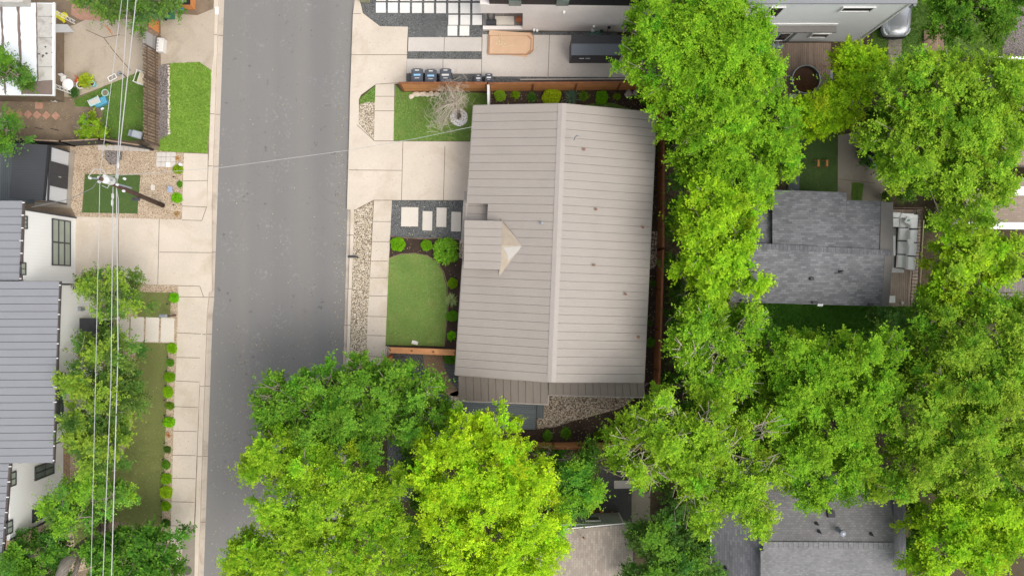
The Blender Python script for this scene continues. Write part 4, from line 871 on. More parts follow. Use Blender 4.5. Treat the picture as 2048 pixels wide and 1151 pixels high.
# fallen petals and leaves
def scatter(name, polys, n, z, cols, seed, s=(.02, .05)):
    rs = np.random.RandomState(seed); V = []; C = []
    for poly, k_ in zip(polys, n):
        P = np.array(ppx(poly)); lo = P.min(0); hi = P.max(0); x = rs.uniform(lo[0], hi[0], k_ * 2); y = rs.uniform(lo[1], hi[1], k_ * 2); m_ = in_poly(x, y, [tuple(q_) for q_ in P]); x = x[m_]; y = y[m_]; n_ = len(x)
        a_ = rs.uniform(0, 6.28, n_); L = rs.uniform(*s, n_); c = np.stack([x, y, np.full(n_, z) + rs.uniform(0, .01, n_)], 1)
        d = np.stack([np.cos(a_), np.sin(a_), rs.uniform(-.2, .2, n_)], 1) * L[:, None]; e2 = np.stack([-np.sin(a_), np.cos(a_), 0 * a_], 1) * L[:, None] * .6
        V.append(np.stack([c - d, c + e2, c + d, c - e2], 1).reshape(-1, 3)); C.append(np.array(cols)[rs.randint(0, len(cols), n_)].repeat(4, 0))
    V = np.concatenate(V); C = np.concatenate(C); return struct(mesh_np(name, V, np.arange(len(V)).reshape(-1, 4), MT['leaf'], C), 'stuff')
PET = [(.55, .52, .38), (.42, .40, .12), (.30, .22, .10), (.20, .13, .07), (.5, .45, .3)]
scatter('fallen_leaves', [[(430, 650), (690, 650), (670, 1151), (412, 1151)], [(430, 60), (700, 60), (695, 640), (425, 640)], [(672, 200), (698, 200), (690, 700), (664, 700)]], [420, 50, 160], GZ + .012, PET, 501)
scatter('fallen_leaves', [[(780, 475), (915, 480), (905, 690), (890, 690), (880, 520), (780, 510)], [(980, 180), (1315, 180), (1315, 230), (980, 212)], [(1080, 850), (1290, 800), (1300, 890), (1060, 890)], [(784, 402), (925, 402), (922, 475), (784, 470)], [(1296, 230), (1318, 230), (1305, 800), (1290, 800)]], [120, 160, 170, 70, 160], .03, PET, 502)
scatter('fallen_leaves', [[(150, 435), (420, 435), (420, 568), (150, 566)], [(345, 595), (405, 595), (390, 1050), (345, 1050)], [(700, 30), (815, 55), (810, 165), (702, 165)], [(700, 285), (940, 285), (940, 398), (700, 398)], [(735, 405), (780, 405), (772, 750), (735, 750)], [(108, 40), (430, 40), (425, 140), (110, 190)], [(815, 70), (1230, 70), (1230, 150), (815, 150)]], [60, 130, 45, 50, 160, 260, 70], .036, PET, 503, (.015, .038))
scatter('fallen_leaves', [[(775, 510), (890, 510), (890, 690), (770, 690)], [(275, 685), (335, 685), (325, 1060), (240, 1060)], [(790, 190), (945, 190), (945, 280), (788, 280)], [(0, 190), (300, 140), (296, 290), (0, 285)]], [70, 160, 50, 200], .05, PET, 504, (.015, .04))
# ------------------------------------------------------------ buildings
def lerp(a, b, t): return tuple(a[i] + (b[i] - a[i]) * t for i in range(3))
def pan_roof(g, A, B, C, D, n, th=.05, gap=.024, cut=None, sub=.05):
    """standing-seam slope: A-B is the top edge line (eave A to ridge B), D-C the bottom one; n pans between; slot 0 pan, slot 1 darker bed that paints the seam shade"""
    dn = Vector((0, 0, -sub))
    for i in range(n):
        t0 = i / n; t1 = (i + 1) / n
        L0 = (Vector(A) - Vector(D)).length; gg = gap / L0 / 2
        a = t0 + gg; b = t1 - gg
        p0 = Vector(lerp(A, D, a)); p1 = Vector(lerp(B, C, a)); p2 = Vector(lerp(B, C, b)); p3 = Vector(lerp(A, D, b))
        if cut:
            s = cut(i)
            if s: p0 = p0 + (p1 - p0) * s; p3 = p3 + (p2 - p3) * s
        g.slab([p0, p1, p2, p3], th, 0)
        q0 = Vector(lerp(A, D, t0)); q1 = Vector(lerp(B, C, t0)); q2 = Vector(lerp(B, C, t1)); q3 = Vector(lerp(A, D, t1))
        if cut and cut(i):
            s = cut(i); q0 = q0 + (q1 - q0) * s; q3 = q3 + (q2 - q3) * s
        g.slab([q0 + dn, q1 + dn, q2 + dn, q3 + dn], .03, 1)
def P3(px, py, z): return Vector(W(px, py, z))
def wallbox(g, pts, z0, z1, m=None): g.prism([tuple(p)[:2] for p in pts], z0, z1, m)

# --- main house, taupe metal roof
H = thing('house', 'house with the big taupe standing-seam metal roof in the middle of the picture', 'house', (*W2(1110, 490), 0))
g = M(); zE, zR = 3.0, 4.45
def mid_cut(i): return (.0 if not (12 <= i <= 18) else (980 - 936) / 178.)
A, B, C_, D = P3(947, 211, zE), P3(1117.5, 207.3, zR), P3(1095.5, 763, zR), P3(910, 749, zE)
pan_roof(g, A, B, C_, D, 33, cut=mid_cut)
A2, B2, C2, D2 = P3(1131, 207.6, zR), P3(1313, 225, zE), P3(1288, 764, zE), P3(1109.5, 763.5, zR)
pan_roof(g, B2, A2, D2, C2, 33)
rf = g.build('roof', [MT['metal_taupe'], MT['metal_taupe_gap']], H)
g = M(); up = Vector((0, 0, .05))
l0, l1, r0, r1 = P3(1116, 207, zR - .03), P3(1094, 763.5, zR - .03), P3(1133, 207.3, zR - .03), P3(1111.5, 764, zR - .03)
m0, m1 = P3(1124.5, 206.5, zR + .08), P3(1103, 763.8, zR + .08)
g.slab([l0 + up, m0, m1, l1 + up], .03); g.slab([m0, r0 + up, r1 + up, m1], .03)
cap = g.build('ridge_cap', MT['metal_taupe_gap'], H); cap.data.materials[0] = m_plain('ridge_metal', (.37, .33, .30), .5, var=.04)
g = M()
for a_, b_ in ((A, D), (B2, C2)):
    d = (b_ - a_).normalized(); g.tube([a_ + Vector((0, 0, -.07)), b_ + Vector((0, 0, -.07))], .05, 6)
for a_, b_ in ((A, B), (D, C_), (A2, B2), (D2, C2)): g.tube([a_ + Vector((0, 0, -.06)), b_ + Vector((0, 0, -.06))], .045, 6)
g.build('fascia', MT['fascia'], H)
g = M(); inn = [P3(965, 228, zE), P3(1296, 240, zE), P3(1272, 748, zE), P3(930, 733, zE), P3(940, 545, zE), P3(990, 530, zE), P3(990, 400, zE), P3(955, 395, zE)]
wallbox(g, inn, 0, 2.75)
# gable infill under the ridge
for (e0, rr, e1) in ((P3(966, 228, 2.75), P3(1124, 224, 4.25), P3(1296, 240, 2.75)), (P3(930, 733, 2.75), P3(1104, 745, 4.25), P3(1272, 748, 2.75))):
    g.slab([e0, rr, rr + Vector((0, -.1, 0)), e0 + Vector((0, -.1, 0))], .02); g.face([e0, rr, e1])
g.build('wall', MT['stucco'], H)
# porch roof in the notch
g = M(); pan_roof(g, P3(928, 382, 2.45), P3(1000, 382, 2.75), P3(994, 490, 2.75), P3(921.5, 486, 2.45), 7)
g.k = 0
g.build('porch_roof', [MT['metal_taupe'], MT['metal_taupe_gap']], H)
g = M(); 
g.box(tuple(P3(937, 392, 1.2)), (.14, .14, 2.35)); g.box(tuple(P3(931, 480, 1.2)), (.14, .14, 2.35)); g.build('porch_post', MT['white'], H)
g = M(); zN = lambda x: zE + (zR - zE) * (x - 940) / 178
g.slab([P3(980, 405, 3.33), P3(984, 405, 3.33), P3(979, 520, 3.33), P3(976, 520, 3.33)], .75); 
g.build('notch_wall', MT['fascia'], H)
# dormer
g = M(); zD = 4.25
pan_roof(g, P3(929, 440, zD - .25), P3(1005, 441.5, zD), P3(1001, 539.5, zD), P3(927.5, 537, zD - .25), 6)
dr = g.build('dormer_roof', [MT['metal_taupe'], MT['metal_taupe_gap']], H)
g = M(); wallbox(g, [P3(936, 448, 4), P3(1001, 449, 4), P3(998, 532, 4), P3(934, 530, 4)], 2.4, zD - .33); g.build('dormer_wall', MT['stucco'], H)
g = M(); tip = P3(1048, 492, zN(1048) + .03); s0 = P3(1002, 438, 3.62); s1 = P3(998, 552, 3.62); rd = P3(1002, 491, zD - .08); 
g.k = 0; g.slab([s0, tip, rd], .04); g.k = 1; g.slab([rd + Vector((0, 0, -.002)), tip, s1], .04)
g.k = 2
mq = [rd + (tip - rd) * .12 + (s1 - rd) * .06, rd + (tip - rd) * .9, rd + (tip - rd) * .72 + (s1 - rd) * .2, rd + (tip - rd) * .45 + (s1 - rd) * .42, rd + (tip - rd) * .35 + (s1 - rd) * .5, rd + (tip - rd) * .3 + (s1 - rd) * .28]
g.face([p + Vector((0, 0, .012)) for p in mq][::-1])
ck = g.build('cricket', [MT['beige_metal'], MT['beige_metal'], MT['cricket_white']], H); ck['label'] = 'beige triangular roof patch behind the dormer'
g = M(); g.tube([s0 + Vector((0, 0, .04)), tip + Vector((0, 0, .03))], .035, 6); g.build('valley_flashing', MT['metal_taupe_gap'], H)
# lower south roofs
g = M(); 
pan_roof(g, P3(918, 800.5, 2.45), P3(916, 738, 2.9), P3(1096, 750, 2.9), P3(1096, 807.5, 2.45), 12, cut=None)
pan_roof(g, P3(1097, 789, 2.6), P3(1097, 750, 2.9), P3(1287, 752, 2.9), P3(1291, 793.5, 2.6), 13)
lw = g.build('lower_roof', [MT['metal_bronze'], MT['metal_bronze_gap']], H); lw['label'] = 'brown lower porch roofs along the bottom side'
g = M(); g.tube([P3(917, 801, 2.4), P3(1096, 808, 2.4)], .05, 6); g.tube([P3(1097, 789.5, 2.55), P3(1291, 794, 2.55)], .05, 6); g.tube([P3(1097, 789, 2.5), P3(1096, 808, 2.4)], .05, 6)
g.build('gutter', MT['fascia'], H)
for x, y in ((932, 792), (1010, 796), (1088, 800)):
    g = M(); g.box(tuple(P3(x, y, 1.2)), (.14, .14, 2.3)); g.build('porch_post', MT['charcoal'], H)
# roof vents
q = rng(3)
for x, y, zz, kind in ((1168, 300, 4.15, 0), (1192, 419, 3.9, 0), (1285, 454, 3.2, 0), (1188, 530, 3.85, 0), (1251, 588, 3.35, 0), (1276, 674, 3.15, 0), (1083, 446, 4.2, 1)):
    f = (x - 1122 + (y - 207) * .04) / 186. if not kind else (1122 - (y - 207) * .04 - x) / 178.
    z = zR - (zR - zE) * f; c = P3(x, y, z)
    g = M(); g.k = 0
    if not kind:
        n = 11; ring = [(c.x + q.uniform(.13, .24) * math.cos(6.28 * j / n), c.y + q.uniform(.09, .15) * math.sin(6.28 * j / n)) for j in range(n)]
        g.face([(px_, py_, zR - (zR - zE) * f - (px_ - c.x) * (zR - zE) / 5.9 + .012) for px_, py_ in ring])
    g.k = 1; g.lathe((c.x, c.y, z - .05), [(.13, 0), (.12, .06), (.06, .10), (.055, .30), (.075, .30), (.075, .34), (.03, .35)], 12)
    o_ = g.build('roof_vent', [MT['rust'], MT['copper'] if not kind else MT['greybox']], H)
    if kind: o_['label'] = 'grey round vent left of the ridge'
# grey deck
g = M(); g.prism(ppx([(929, 790), (1073, 800), (1071, 858), (1020, 858), (920, 850)], .3), 0, .3); dk = thing('deck', 'grey composite deck below the brown lower roof, partly under the lime tree', 'deck', (*W2(1000, 830), 0)); g.build('platform', MT['deckgrey'], dk)
g = M(); g.prism(ppx([(1074.2, 800), (1089, 800), (1087, 836), (1073, 835)], .15), 0, .18); g.build('step', MT['deckgrey_v'], dk)

# --- left grey-roofed white house
def ewall_z(px, base): return CAMZ * (1 - (1024 - base) / (1024 - px))
H2 = thing('house', 'white two-storey house with grey metal roofs along the left edge', 'house', (*W2(60, 700), 0))
bxA, bxB, bxC = 152, 205, 127
def Xw(px): return (px - 1024) / PPM
def Yw(py, z=0): return -(py - 575.5) * (CAMZ - z) / CAMZ / PPM
g = M()
ZT = 5.55
g.prism([(-60, Yw(434)), (Xw(bxA), Yw(434)), (Xw(bxA), Yw(567)), (-60, Yw(567))], 0, ZT)
g.prism([(-60, Yw(567)), (Xw(bxB), Yw(567)), (Xw(bxB), Yw(853)), (-60, Yw(853))], 0, ZT + .02)
g.prism([(-60, Yw(853)), (Xw(bxC), Yw(853)), (Xw(bxC), Yw(1026)), (-60, Yw(1026))], 0, ZT)
g.build('wall', MT['siding_v'], H2)
def groof(name, x0, xr_top, xr_bot, y0, y1, z, n, slope=.0, slotm=('metal_grey', 'metal_grey_gap')):
    g = M(); pan_roof(g, Vector((x0, Yw(y0, z), z + slope)), P3(xr_top, y0, z), P3(xr_bot, y1, z), Vector((x0, Yw(y1, z), z + slope)), n, th=.05, gap=.03)
    return g.build(name, [MT[slotm[0]], MT[slotm[1]]], H2)
groof('roof', -62, 44, 38, 401, 560.5, 5.85, 10, 1.2)
groof('roof', -62, 118, 105, 562, 925, 5.95, 24, 1.6)
groof('roof', -62, 17.5, 2, 926, 1120, 5.85, 13, 1.2)
g = M()
for (x0, y0, x1, y1, z) in ((44, 401, 38, 560.5, 5.8), (117, 562, 104, 926, 5.9), (18, 926, 2, 1119, 5.8)):
    a_, b_ = P3(x0 + 1.6, y0, z), P3(x1 + 1.6, y1, z); g.slab([a_ + Vector((-.09, 0, 0)), a_ + Vector((.07, 0, 0)), b_ + Vector((.07, 0, 0)), b_ + Vector((-.09, 0, 0))], .16)
gt = g.build('gutter', MT['brown_metal'], H2)
g = M()
for (x0, y0, x1, y1, z, n) in ((45.5, 405, 39.5, 557, 5.82, 7), (118.5, 570, 105.5, 920, 5.92, 13), (19.5, 932, 3.5, 1115, 5.82, 7)):
    for i in range(n): p = P3(x0 + (x1 - x0) * i / (n - 1), y0 + (y1 - y0) * i / (n - 1), z); g = M(); g.box((p.x, p.y, p.z + .01), (.22, .05, .03)); g.build('gutter_bracket', MT['white'], H2)
def ewin(base, x0, x1, y0, y1, nv=1, nh=2, glass='glass', name='window', trim=None, frame='charcoal', bar=.05):
    """window on an east wall: photo px x0 (top) .. x1 (bottom), y range measured at x1"""
    X = Xw(base); zt, zb = ewall_z(x0, base), ewall_z(x1, base)
    yt = lambda py: -(py - 575.5) * (CAMZ - zb) / CAMZ / PPM
    ya, yb = yt(y0), yt(y1)
    g = M(); fr = .07
    g.box((X + .02, (ya + yb) / 2, (zt + zb) / 2), (.05, abs(yb - ya), zt - zb)); 
    f = M(); 
    for z_ in (zt, zb): f.box((X + .05, (ya + yb) / 2, z_), (.07, abs(yb - ya) + fr, fr))
    for y_ in (ya, yb): f.box((X + .051, y_, (zt + zb) / 2), (.07, fr, abs(zt - zb) + fr))
    for i in range(1, nh): f.box((X + .052, ya + (yb - ya) * i / nh, (zt + zb) / 2), (.06, bar, zt - zb - .02))
    for i in range(1, nv): f.box((X + .053, (ya + yb) / 2, zb + (zt - zb) * i / nv), (.055, abs(yb - ya) - .02, bar))
    wd = f.build(name, MT[frame], H2); g.build('pane' if name == 'window' else 'panel', MT[glass], wd)
    return wd
gd = ewin(bxA, 103.5, 139, 443, 531, 3, 2, 'glass_frost', 'garage_door', frame='charcoal', bar=.09)
ewin(bxA, 43.5, 52.5, 433, 457, 1, 3, 'glass_frost'); ewin(bxA, 40, 49.5, 526, 549, 1, 2, 'glass_frost')
ewin(bxB, 109.5, 124, 745, 842, 2, 5)
ewin(bxC, 20, 30, 942, 968, 1, 2, 'glass_frost'); ewin(bxC, 12, 23, 1039, 1063, 1, 2, 'glass_frost')
ewin(bxC, 64, 86, 1010, 1033, 1, 2); ewin(bxC, 69, 106, 920, 945, 2, 2)
g = M(); X = Xw(bxB)
g.prism([(X, Yw(636, 3)), (X + 1.15, Yw(636, 3)), (X + 1.15, Yw(684, 3)), (X, Yw(684, 3))], 2.55, 2.78)
cn = g.build('porch_canopy', MT['charcoal'], H2)
g = M(); g.box((X + 1.05, Yw(637.5, 1.2), 1.27), (.1, .1, 2.5)); g.box((X + 1.05, Yw(682, 1.2), 1.27), (.1, .1, 2.5)); g.build('porch_post', MT['offwhite'], H2)
g = M(); g.box((X + .03, Yw(660, 1), 1.15), (.08, 1.6, 2.3)); g.build('front_door', MT['black'], H2)
g = M(); zl = ewall_z(158, bxB); g.box((X + .1, Yw(618, zl), zl), (.2, .22, .35)); g.box((X + .14, Yw(618, zl), zl - .2), (.14, .14, .3)); g.build('wall_lamp', MT['greybox'], H2)
g = M(); g.prism([(Xw(190), Yw(628)), (Xw(232), Yw(628)), (Xw(232), Yw(690)), (Xw(190), Yw(690))], 0, .07); struct(g.build('porch_floor', MT['black']))
g = M(); g.prism([(Xw(228), Yw(630)), (Xw(234), Yw(630)), (Xw(234), Yw(690)), (Xw(228), Yw(690))], 0.0, .10); struct(g.build('porch_edge', MT['granite']))
# corner boards and the dark trim below roofs
g = M()
g.box((Xw(bxA) + .02, Yw(434) - .05, ZT / 2), (.1, .1, ZT)); g.build('corner_trim', MT['charcoal'], H2); g = M(); g.box((Xw(bxC) + .02, Yw(1026) + .05, ZT / 2), (.1, .1, ZT)); g.build('corner_trim', MT['charcoal'], H2)
g = M(); g.box((Xw(bxB) + .02, Yw(567) - .06, ZT / 2), (.06, .1, ZT)); g.build('corner_trim', MT['charcoal'], H2); g = M(); g.box((Xw(bxB) - 1.3, Yw(853) - .03, 2.7), (2.6, .1, 5.4)); g.build('corner_trim', MT['charcoal'], H2)

# --- white-coated flat roof at top left
H8 = thing('house', 'low house with a white-coated roof striped by dark seams at the top left', 'house', (*W2(40, 90), 0))
zf = 2.9
g = M(); g.slab([P3(-400, 4, zf), P3(107, 6, zf), P3(106, 191, zf), P3(-400, 185, zf)], .18); g.build('roof', MT['roofwhite'], H8)
def on8(l, dz): return [P3(x, y, zf + dz) for x, y in l]
def wob(x0, x1, y0, y1, q, n=24, a=1.2, dz=.006):
    L = [(x0 + (x1 - x0) * 0 + q.uniform(-a, a), y0 + (y1 - y0) * i / n) for i in range(n + 1)]; return L
q = rng(8); g = M()
def band(xa0, xa1, xb0, xb1, y0, y1, dz, am=.9):
    n = 26; L0 = []; L1 = []
    for i in range(n + 1):
        t = i / n; L0.append((xa0 + (xb0 - xa0) * t + q.uniform(-am, am), y0 + (y1 - y0) * t)); L1.append((xa1 + (xb1 - xa1) * t + q.uniform(-am, am), y0 + (y1 - y0) * t))
    for i in range(n): g.face(on8([L0[i], L1[i], L1[i + 1], L0[i + 1]], dz))
g.k = 0; band(33, 39, 42, 46, 5, 189, .008); band(0, 4, 8, 13, 5, 187, .008); band(71, 74, 74, 77, 5, 162, .008, .5)
g.face(on8([(42, 163), (75, 162), (105, 160), (105, 189.5), (46, 188)], .010))
g.k = 1; g.face(on8([(73.5, 7), (104, 8), (104, 162), (77, 161)], .006))
g.k = 2
for (x, y, r) in ((78, 108, 2.5), (86, 111, 3), (93, 107, 3.2), (85, 114, 2), (91, 94, 2.6), (104, 34, 1.3), (104, 48, 1.3), (104, 76, 1.3), (104, 105, 1.3), (104, 134, 1.3)):
    g.face(on8([(x + r * q.uniform(.7, 1.2) * math.cos(k), y + r * .7 * math.sin(k)) for k in (0, 1, 2, 3, 4, 5)][::-1], .014))
for y in (33, 76, 134): g.face(on8([(76, y - .4), (104, y - .4), (104, y + .4), (76, y + .4)], .013))
g.build('roof_coating', [MT['roofstrip'], MT['roofworn'], MT['stain_dark']], H8)
g = M(); g.slab([P3(106, 5, zf + .05), P3(109, 5, zf + .05), P3(108, 191.5, zf + .05), P3(105, 191.5, zf + .05)], .16); g.slab([P3(-400, 183, zf + .03), P3(105, 190, zf + .03), P3(105, 191.2, zf + .03), P3(-400, 185, zf + .03)], .16); g.build('gutter', MT['white'], H8)
g = M(); wallbox(g, [P3(-400, 14, zf), P3(76, 14, zf), P3(76, 182, zf), P3(-400, 178, zf)], 0, zf - .2); g.build('wall', MT['dirt'], H8)
g = M(); g.box(tuple(P3(20, -2, zf + .5)), (2.1, .7, .8)); g.build('vent_housing', MT['roofworn'], H8)
# ornamental posts of the patio cover
for (bx, by) in ((150, 45), (152, 188)):
    g = M(); bp = Vector(W(bx, by, 0)); tp = P3(109, by - 30 if by < 100 else by - 15, zf - .1); tp = Vector((bp.x, bp.y, 0)) + Vector((-.35, .05 if by < 100 else .02, zf - .15))
    for s_ in (-.11, .11): g.tube([bp + Vector((0, s_, 0)), tp + Vector((0, s_, 0))], .022, 5)
    for k in range(9):
        t = k / 8.; c0 = bp + (tp - bp) * t; c1 = bp + (tp - bp) * min(1, t + .11)
        g.tube([c0 + Vector((0, -.11, 0)), c1 + Vector((0, .11, 0))], .012, 4); g.tube([c0 + Vector((0, .11, 0)), c1 + Vector((0, -.11, 0))], .012, 4)
    g.build('patio_post', MT['white'], H8)
g = M(); g.slab([P3(109, 48, 2.3), P3(109, 65, 2.3), P3(148, 64, .1), P3(135, 49, .9)], .04); g.build('side_panel', MT['siding_shed'], H8)

# --- dark shed, west yard
S = thing('shed', 'dark-roofed shed with pale side panels and dark double doors', 'shed', (*W2(80, 350), 0)); zs = 2.45
g = M(); wallbox(g, [Vector(W(138, 304)), Vector(W(133, 408)), Vector(W(86, 402)), Vector(W(90, 300))], 0, 2.2); g.build('wall', MT['siding_shed'], S)
g = M(); g.slab([P3(27, 286, 2.1), P3(97, 290, zs), P3(87, 401, zs), P3(18, 396, 2.1)], .08); g.build('roof', MT['shed_roof'], S)
g = M(); g.slab([P3(95, 290, zs + .04), P3(99, 290, zs + .04), P3(89, 401, zs + .04), P3(85.5, 401, zs + .04)], .12); g.build('ridge_trim', MT['black'], S)
def S_pt(t, z): a_ = Vector(W(138, 304)); b_ = Vector(W(133, 408)); p = a_ + (b_ - a_) * t; return Vector((p.x + .03, p.y, z))
for (t0, t1, lb) in ((.27, .49, 'upper dark shed door'), (.495, .72, 'lower dark shed door')):
    g = M(); g.slab([S_pt(t0, 2.1), S_pt(t0, 2.1) + Vector((.05, 0, 0)), S_pt(t1, 2.1) + Vector((.05, 0, 0)), S_pt(t1, 2.1)], 2.0); d_ = g.build('door', MT['charcoal'], S)
    if t0 > .4: g = M(); p = S_pt(t0 + .03, 1.1); g.box((p.x + .08, p.y, p.z), (.05, .06, .25)); g.build('handle', MT['rim'], d_)
g = M(); 
for t in (0, 1): p = S_pt(t, 1.1); g.box(tuple(p), (.08, .08, 2.2))
g.slab([S_pt(0, 2.24), S_pt(0, 2.24) + Vector((.1, 0, 0)), S_pt(1, 2.24) + Vector((.1, 0, 0)), S_pt(1, 2.24)], .08)
g.build('trim', MT['charcoal'], S)

# --- pale stucco house at the top
H3 = thing('house', 'pale stucco house wall with an open porch niche along the top edge', 'house', (*W2(1120, 20), 0))
yb = Yw(61); x0, x1 = Xw(966), Xw(1300); ZS = 4.78; zo0, zo1 = .12, 3.25; xo0, xo1 = Xw(967.5), Xw(1045)
g = M()
g.prism([(xo1, yb), (x1, yb - .12), (x1, yb + 8), (xo1, yb + 8)], 0, ZS)
g.prism([(x0, yb), (xo1, yb), (xo1, yb + 8), (x0, yb + 8)], zo1, ZS - .003)
g.prism([(x0, yb + 1.45), (xo1, yb + 1.45), (xo1, yb + 8), (x0, yb + 8)], 0, zo1)
g.prism([(x0, yb - .02), (xo1 + .0, yb - .02), (xo1, yb + .2), (x0, yb + .2)], 0, .32)
g.build('wall', MT['stucco'], H3)
g = M(); g.prism([(x0, yb + .2), (xo1, yb + .2), (xo1, yb + 1.45), (x0, yb + 1.45)], 0, .14); g.build('porch_floor', MT['planks_grey'] if 'planks_grey' in MT else MT['concrete_dark'], H3)
g = M(); g.prism([(Xw(988), yb + .28), (Xw(1028), yb + .28), (Xw(1028), yb + .85), (Xw(988), yb + .85)], .14, .30); g.build('step', MT['slab'], H3)
for xx in (977, 989): g = M(); g.box((Xw(xx), yb + .55, 1.8), (.11, .11, 2.9)); g.build('porch_post', MT['charcoal'], H3)
g = M(); g.box((Xw(983), yb + .42, .3), (.66, .34, .3), bev=.02); g.build('post_base', MT['charcoal'], H3)
g = M(); 
g.prism([(Xw(983), yb + .02), (x1, yb - .12), (x1, yb + 9), (Xw(983), yb + 9)], ZS, ZS + 3.2); g.build('upper_wall', MT['black'], H3)
for xx in (1037 - 5, 1095 + 30):
    g = M(); zz = 5.2; g.box((W(xx if xx > 1100 else 1030, 0, zz)[0], yb - .07, ZS + .45), (.75, .1, .8)); g.build('window', MT['glass'], H3)
q = rng(4)
for (x, y) in ((1068, 57), (1074, 58), (1128, 22), (1184, 58), (1187, 59), (1188, 50)):
    k = (575.5 - y) / (575.5 - 61); z = CAMZ * (1 - 1 / k) if k > 1 else .15; z = max(z, .25)
    g = M(); g.box((W(x, y, z)[0], yb - .11, z), (.14, .14, .2), bev=.02); g.build('wall_fitting', MT['white'], H3)
for (x, y) in ((1218, 50), (1203, 58)):
    k = (575.5 - y) / (575.5 - 61); z = max(CAMZ * (1 - 1 / k), .4); X_ = W(x, y, z)[0]
    g = M(); g.tube([(X_, yb - .14, .1), (X_, yb - .16, z)], .02, 5); g.box((X_, yb - .18, z), (.2, .14, .14)); g.build('tap', MT['black'], H3)
g = M(); pt = thing('hose', 'dark green garden hose heaped by the stucco wall, near the black shed', 'hose', (*W2(1193, 67), .02)); q = rng(9)
g.tube([Vector((.45 * math.cos(t * .9) * (.5 + .05 * t), .14 * math.sin(t * 1.1), .02 + .008 * t)) + Vector((-.1, -.02, 0)) for t in range(0, 18)], .016, 5); g.build('coil', MT['teal'], pt, world=False)
g = M(); o = thing('plant_pot', 'round terracotta pot in the stucco porch niche', 'plant pot', (Xw(1037.5), yb + .55, .14)); g.lathe((0, 0, 0), [(.12, 0), (.19, .36), (.205, .36), (.205, .42), (.17, .42), (.165, .34)], 22); g.build('pot', MT['terracotta'], o, world=False)
g = M(); g.lathe((0, 0, 0), [(.16, .33), (.16, .365)], 22); g.build('soil', MT['terracotta'], o, world=False)

# --- white lap-sided house, top right
H4 = thing('house', 'white lap-sided house with a grey awning above the brown deck', 'house', (*W2(1620, 40), 0))
zt4 = 7.35; yb4 = Yw(83.5); xr = Xw(1713)
g = M(); g.prism([(Xw(1430), yb4), (xr, yb4), (xr, yb4 + 14), (Xw(1430), yb4 + 14)], 0, zt4); g.build('wall', MT['siding_h'], H4)
g = M(); g.prism([(Xw(1425), yb4 - .18), (xr + .18, yb4 - .18), (xr + .18, yb4 + 14), (Xw(1425), yb4 + 14)], zt4, zt4 + .12); g.build('roof', MT['metal_grey'], H4)
g = M(); g.box((xr + .02, yb4 - .02, zt4 / 2), (.1, .1, zt4 - .01)); g.build('corner_trim', MT['white'], H4)
def swall_z(py, base=83.5): k = (575.5 - py) / (575.5 - base); return CAMZ * (1 - 1 / k)
za = 3.3; ya = Yw(65.0, za)
g = M(); g.prism([(W(1500, 60, za)[0] - 1.5, ya), (W(1672.5, 60, za)[0], ya), (W(1672.5, 60, za)[0], yb4), (W(1500, 60, za)[0] - 1.5, yb4)], za - .12, za); g.build('awning', MT['roofgrey_flat'], H4)
g = M(); g.box(((W(1470, 60, za)[0] + W(1672.5, 60, za)[0]) / 2, yb4 - .02, za + .16), (W(1672.5, 60, za)[0] - W(1470, 60, za)[0], .06, .28)); g.build('awning_flashing', MT['white'], H4)
def swin(x0, x1, yt, yb_, name='window', glass='glass_dark', trim=True, nh=1):
    z0, z1 = swall_z(yb_), swall_z(yt); zm = (z0 + z1) / 2
    a_ = W(x0, 0, z0)[0]; b_ = W(x1, 0, z0)[0]
    g = M(); f = M(); g.box(((a_ + b_) / 2, yb4 - .02, zm), (b_ - a_, .05, z1 - z0))
    for z_ in (z0, z1): f.box(((a_ + b_) / 2, yb4 - .05, z_), (b_ - a_ + .08, .08, .06))
    for x_ in (a_, b_): f.box((x_, yb4 - .051, zm), (.09, .08, z1 - z0 + .09))
    for i in range(1, nh): f.box((a_ + (b_ - a_) * i / nh, yb4 - .052, zm), (.06, .07, z1 - z0))
    w_ = f.build(name, MT['white'], H4); g.build('pane', MT[glass], w_)
swin(1526.5, 1552, 13.5, 32); swin(1678, 1740, 13.5, 21.5)
swin(1617, 1652, 66.0, 73.5)
swin(1545, 1568, 64.5, 80, 'glass_door'); 
g = M(); a_ = W(1570, 0, .3)[0]; g.box((a_ + .12, yb4 - .06, 1.15), (.16, .1, 2.2)); g.build('door_post', MT['greybox'], H4)

# --- grey shingle house, right
H5 = thing('house', 'grey shingle-roofed house beside the white sofa deck', 'house', (*W2(1630, 500), 0)); ze, zr = 2.9, 4.3
g = M()
rl, rr_ = P3(1462, 489, zr), P3(1783, 506, zr)
def north(x0, y0, x1, y1, dz, ze_=ze): # north slope piece from ridge down
    t0 = (x0 - 1462) / 321.; t1 = (x1 - 1462) / 321.
    r0 = rl + (rr_ - rl) * t0; r1 = rl + (rr_ - rl) * t1
    g.slab([P3(x0, y0, ze_ + dz), P3(x1, y1, ze_ + dz), r1 + Vector((0, 0, dz)), r0 + Vector((0, 0, dz))], .16)
north(1545, 379.5, 1693, 384.5, 0); north(1693.5, 400, 1762, 402.5, -.10, 2.98); north(1470, 414, 1544, 417, -.30, 3.2)
g.slab([rl, rr_ - Vector((.42, 0, 0)), P3(1763, 612.3, ze), P3(1460, 603.5, ze)], .16)
g.build('roof', MT['sh_grey'], H5)
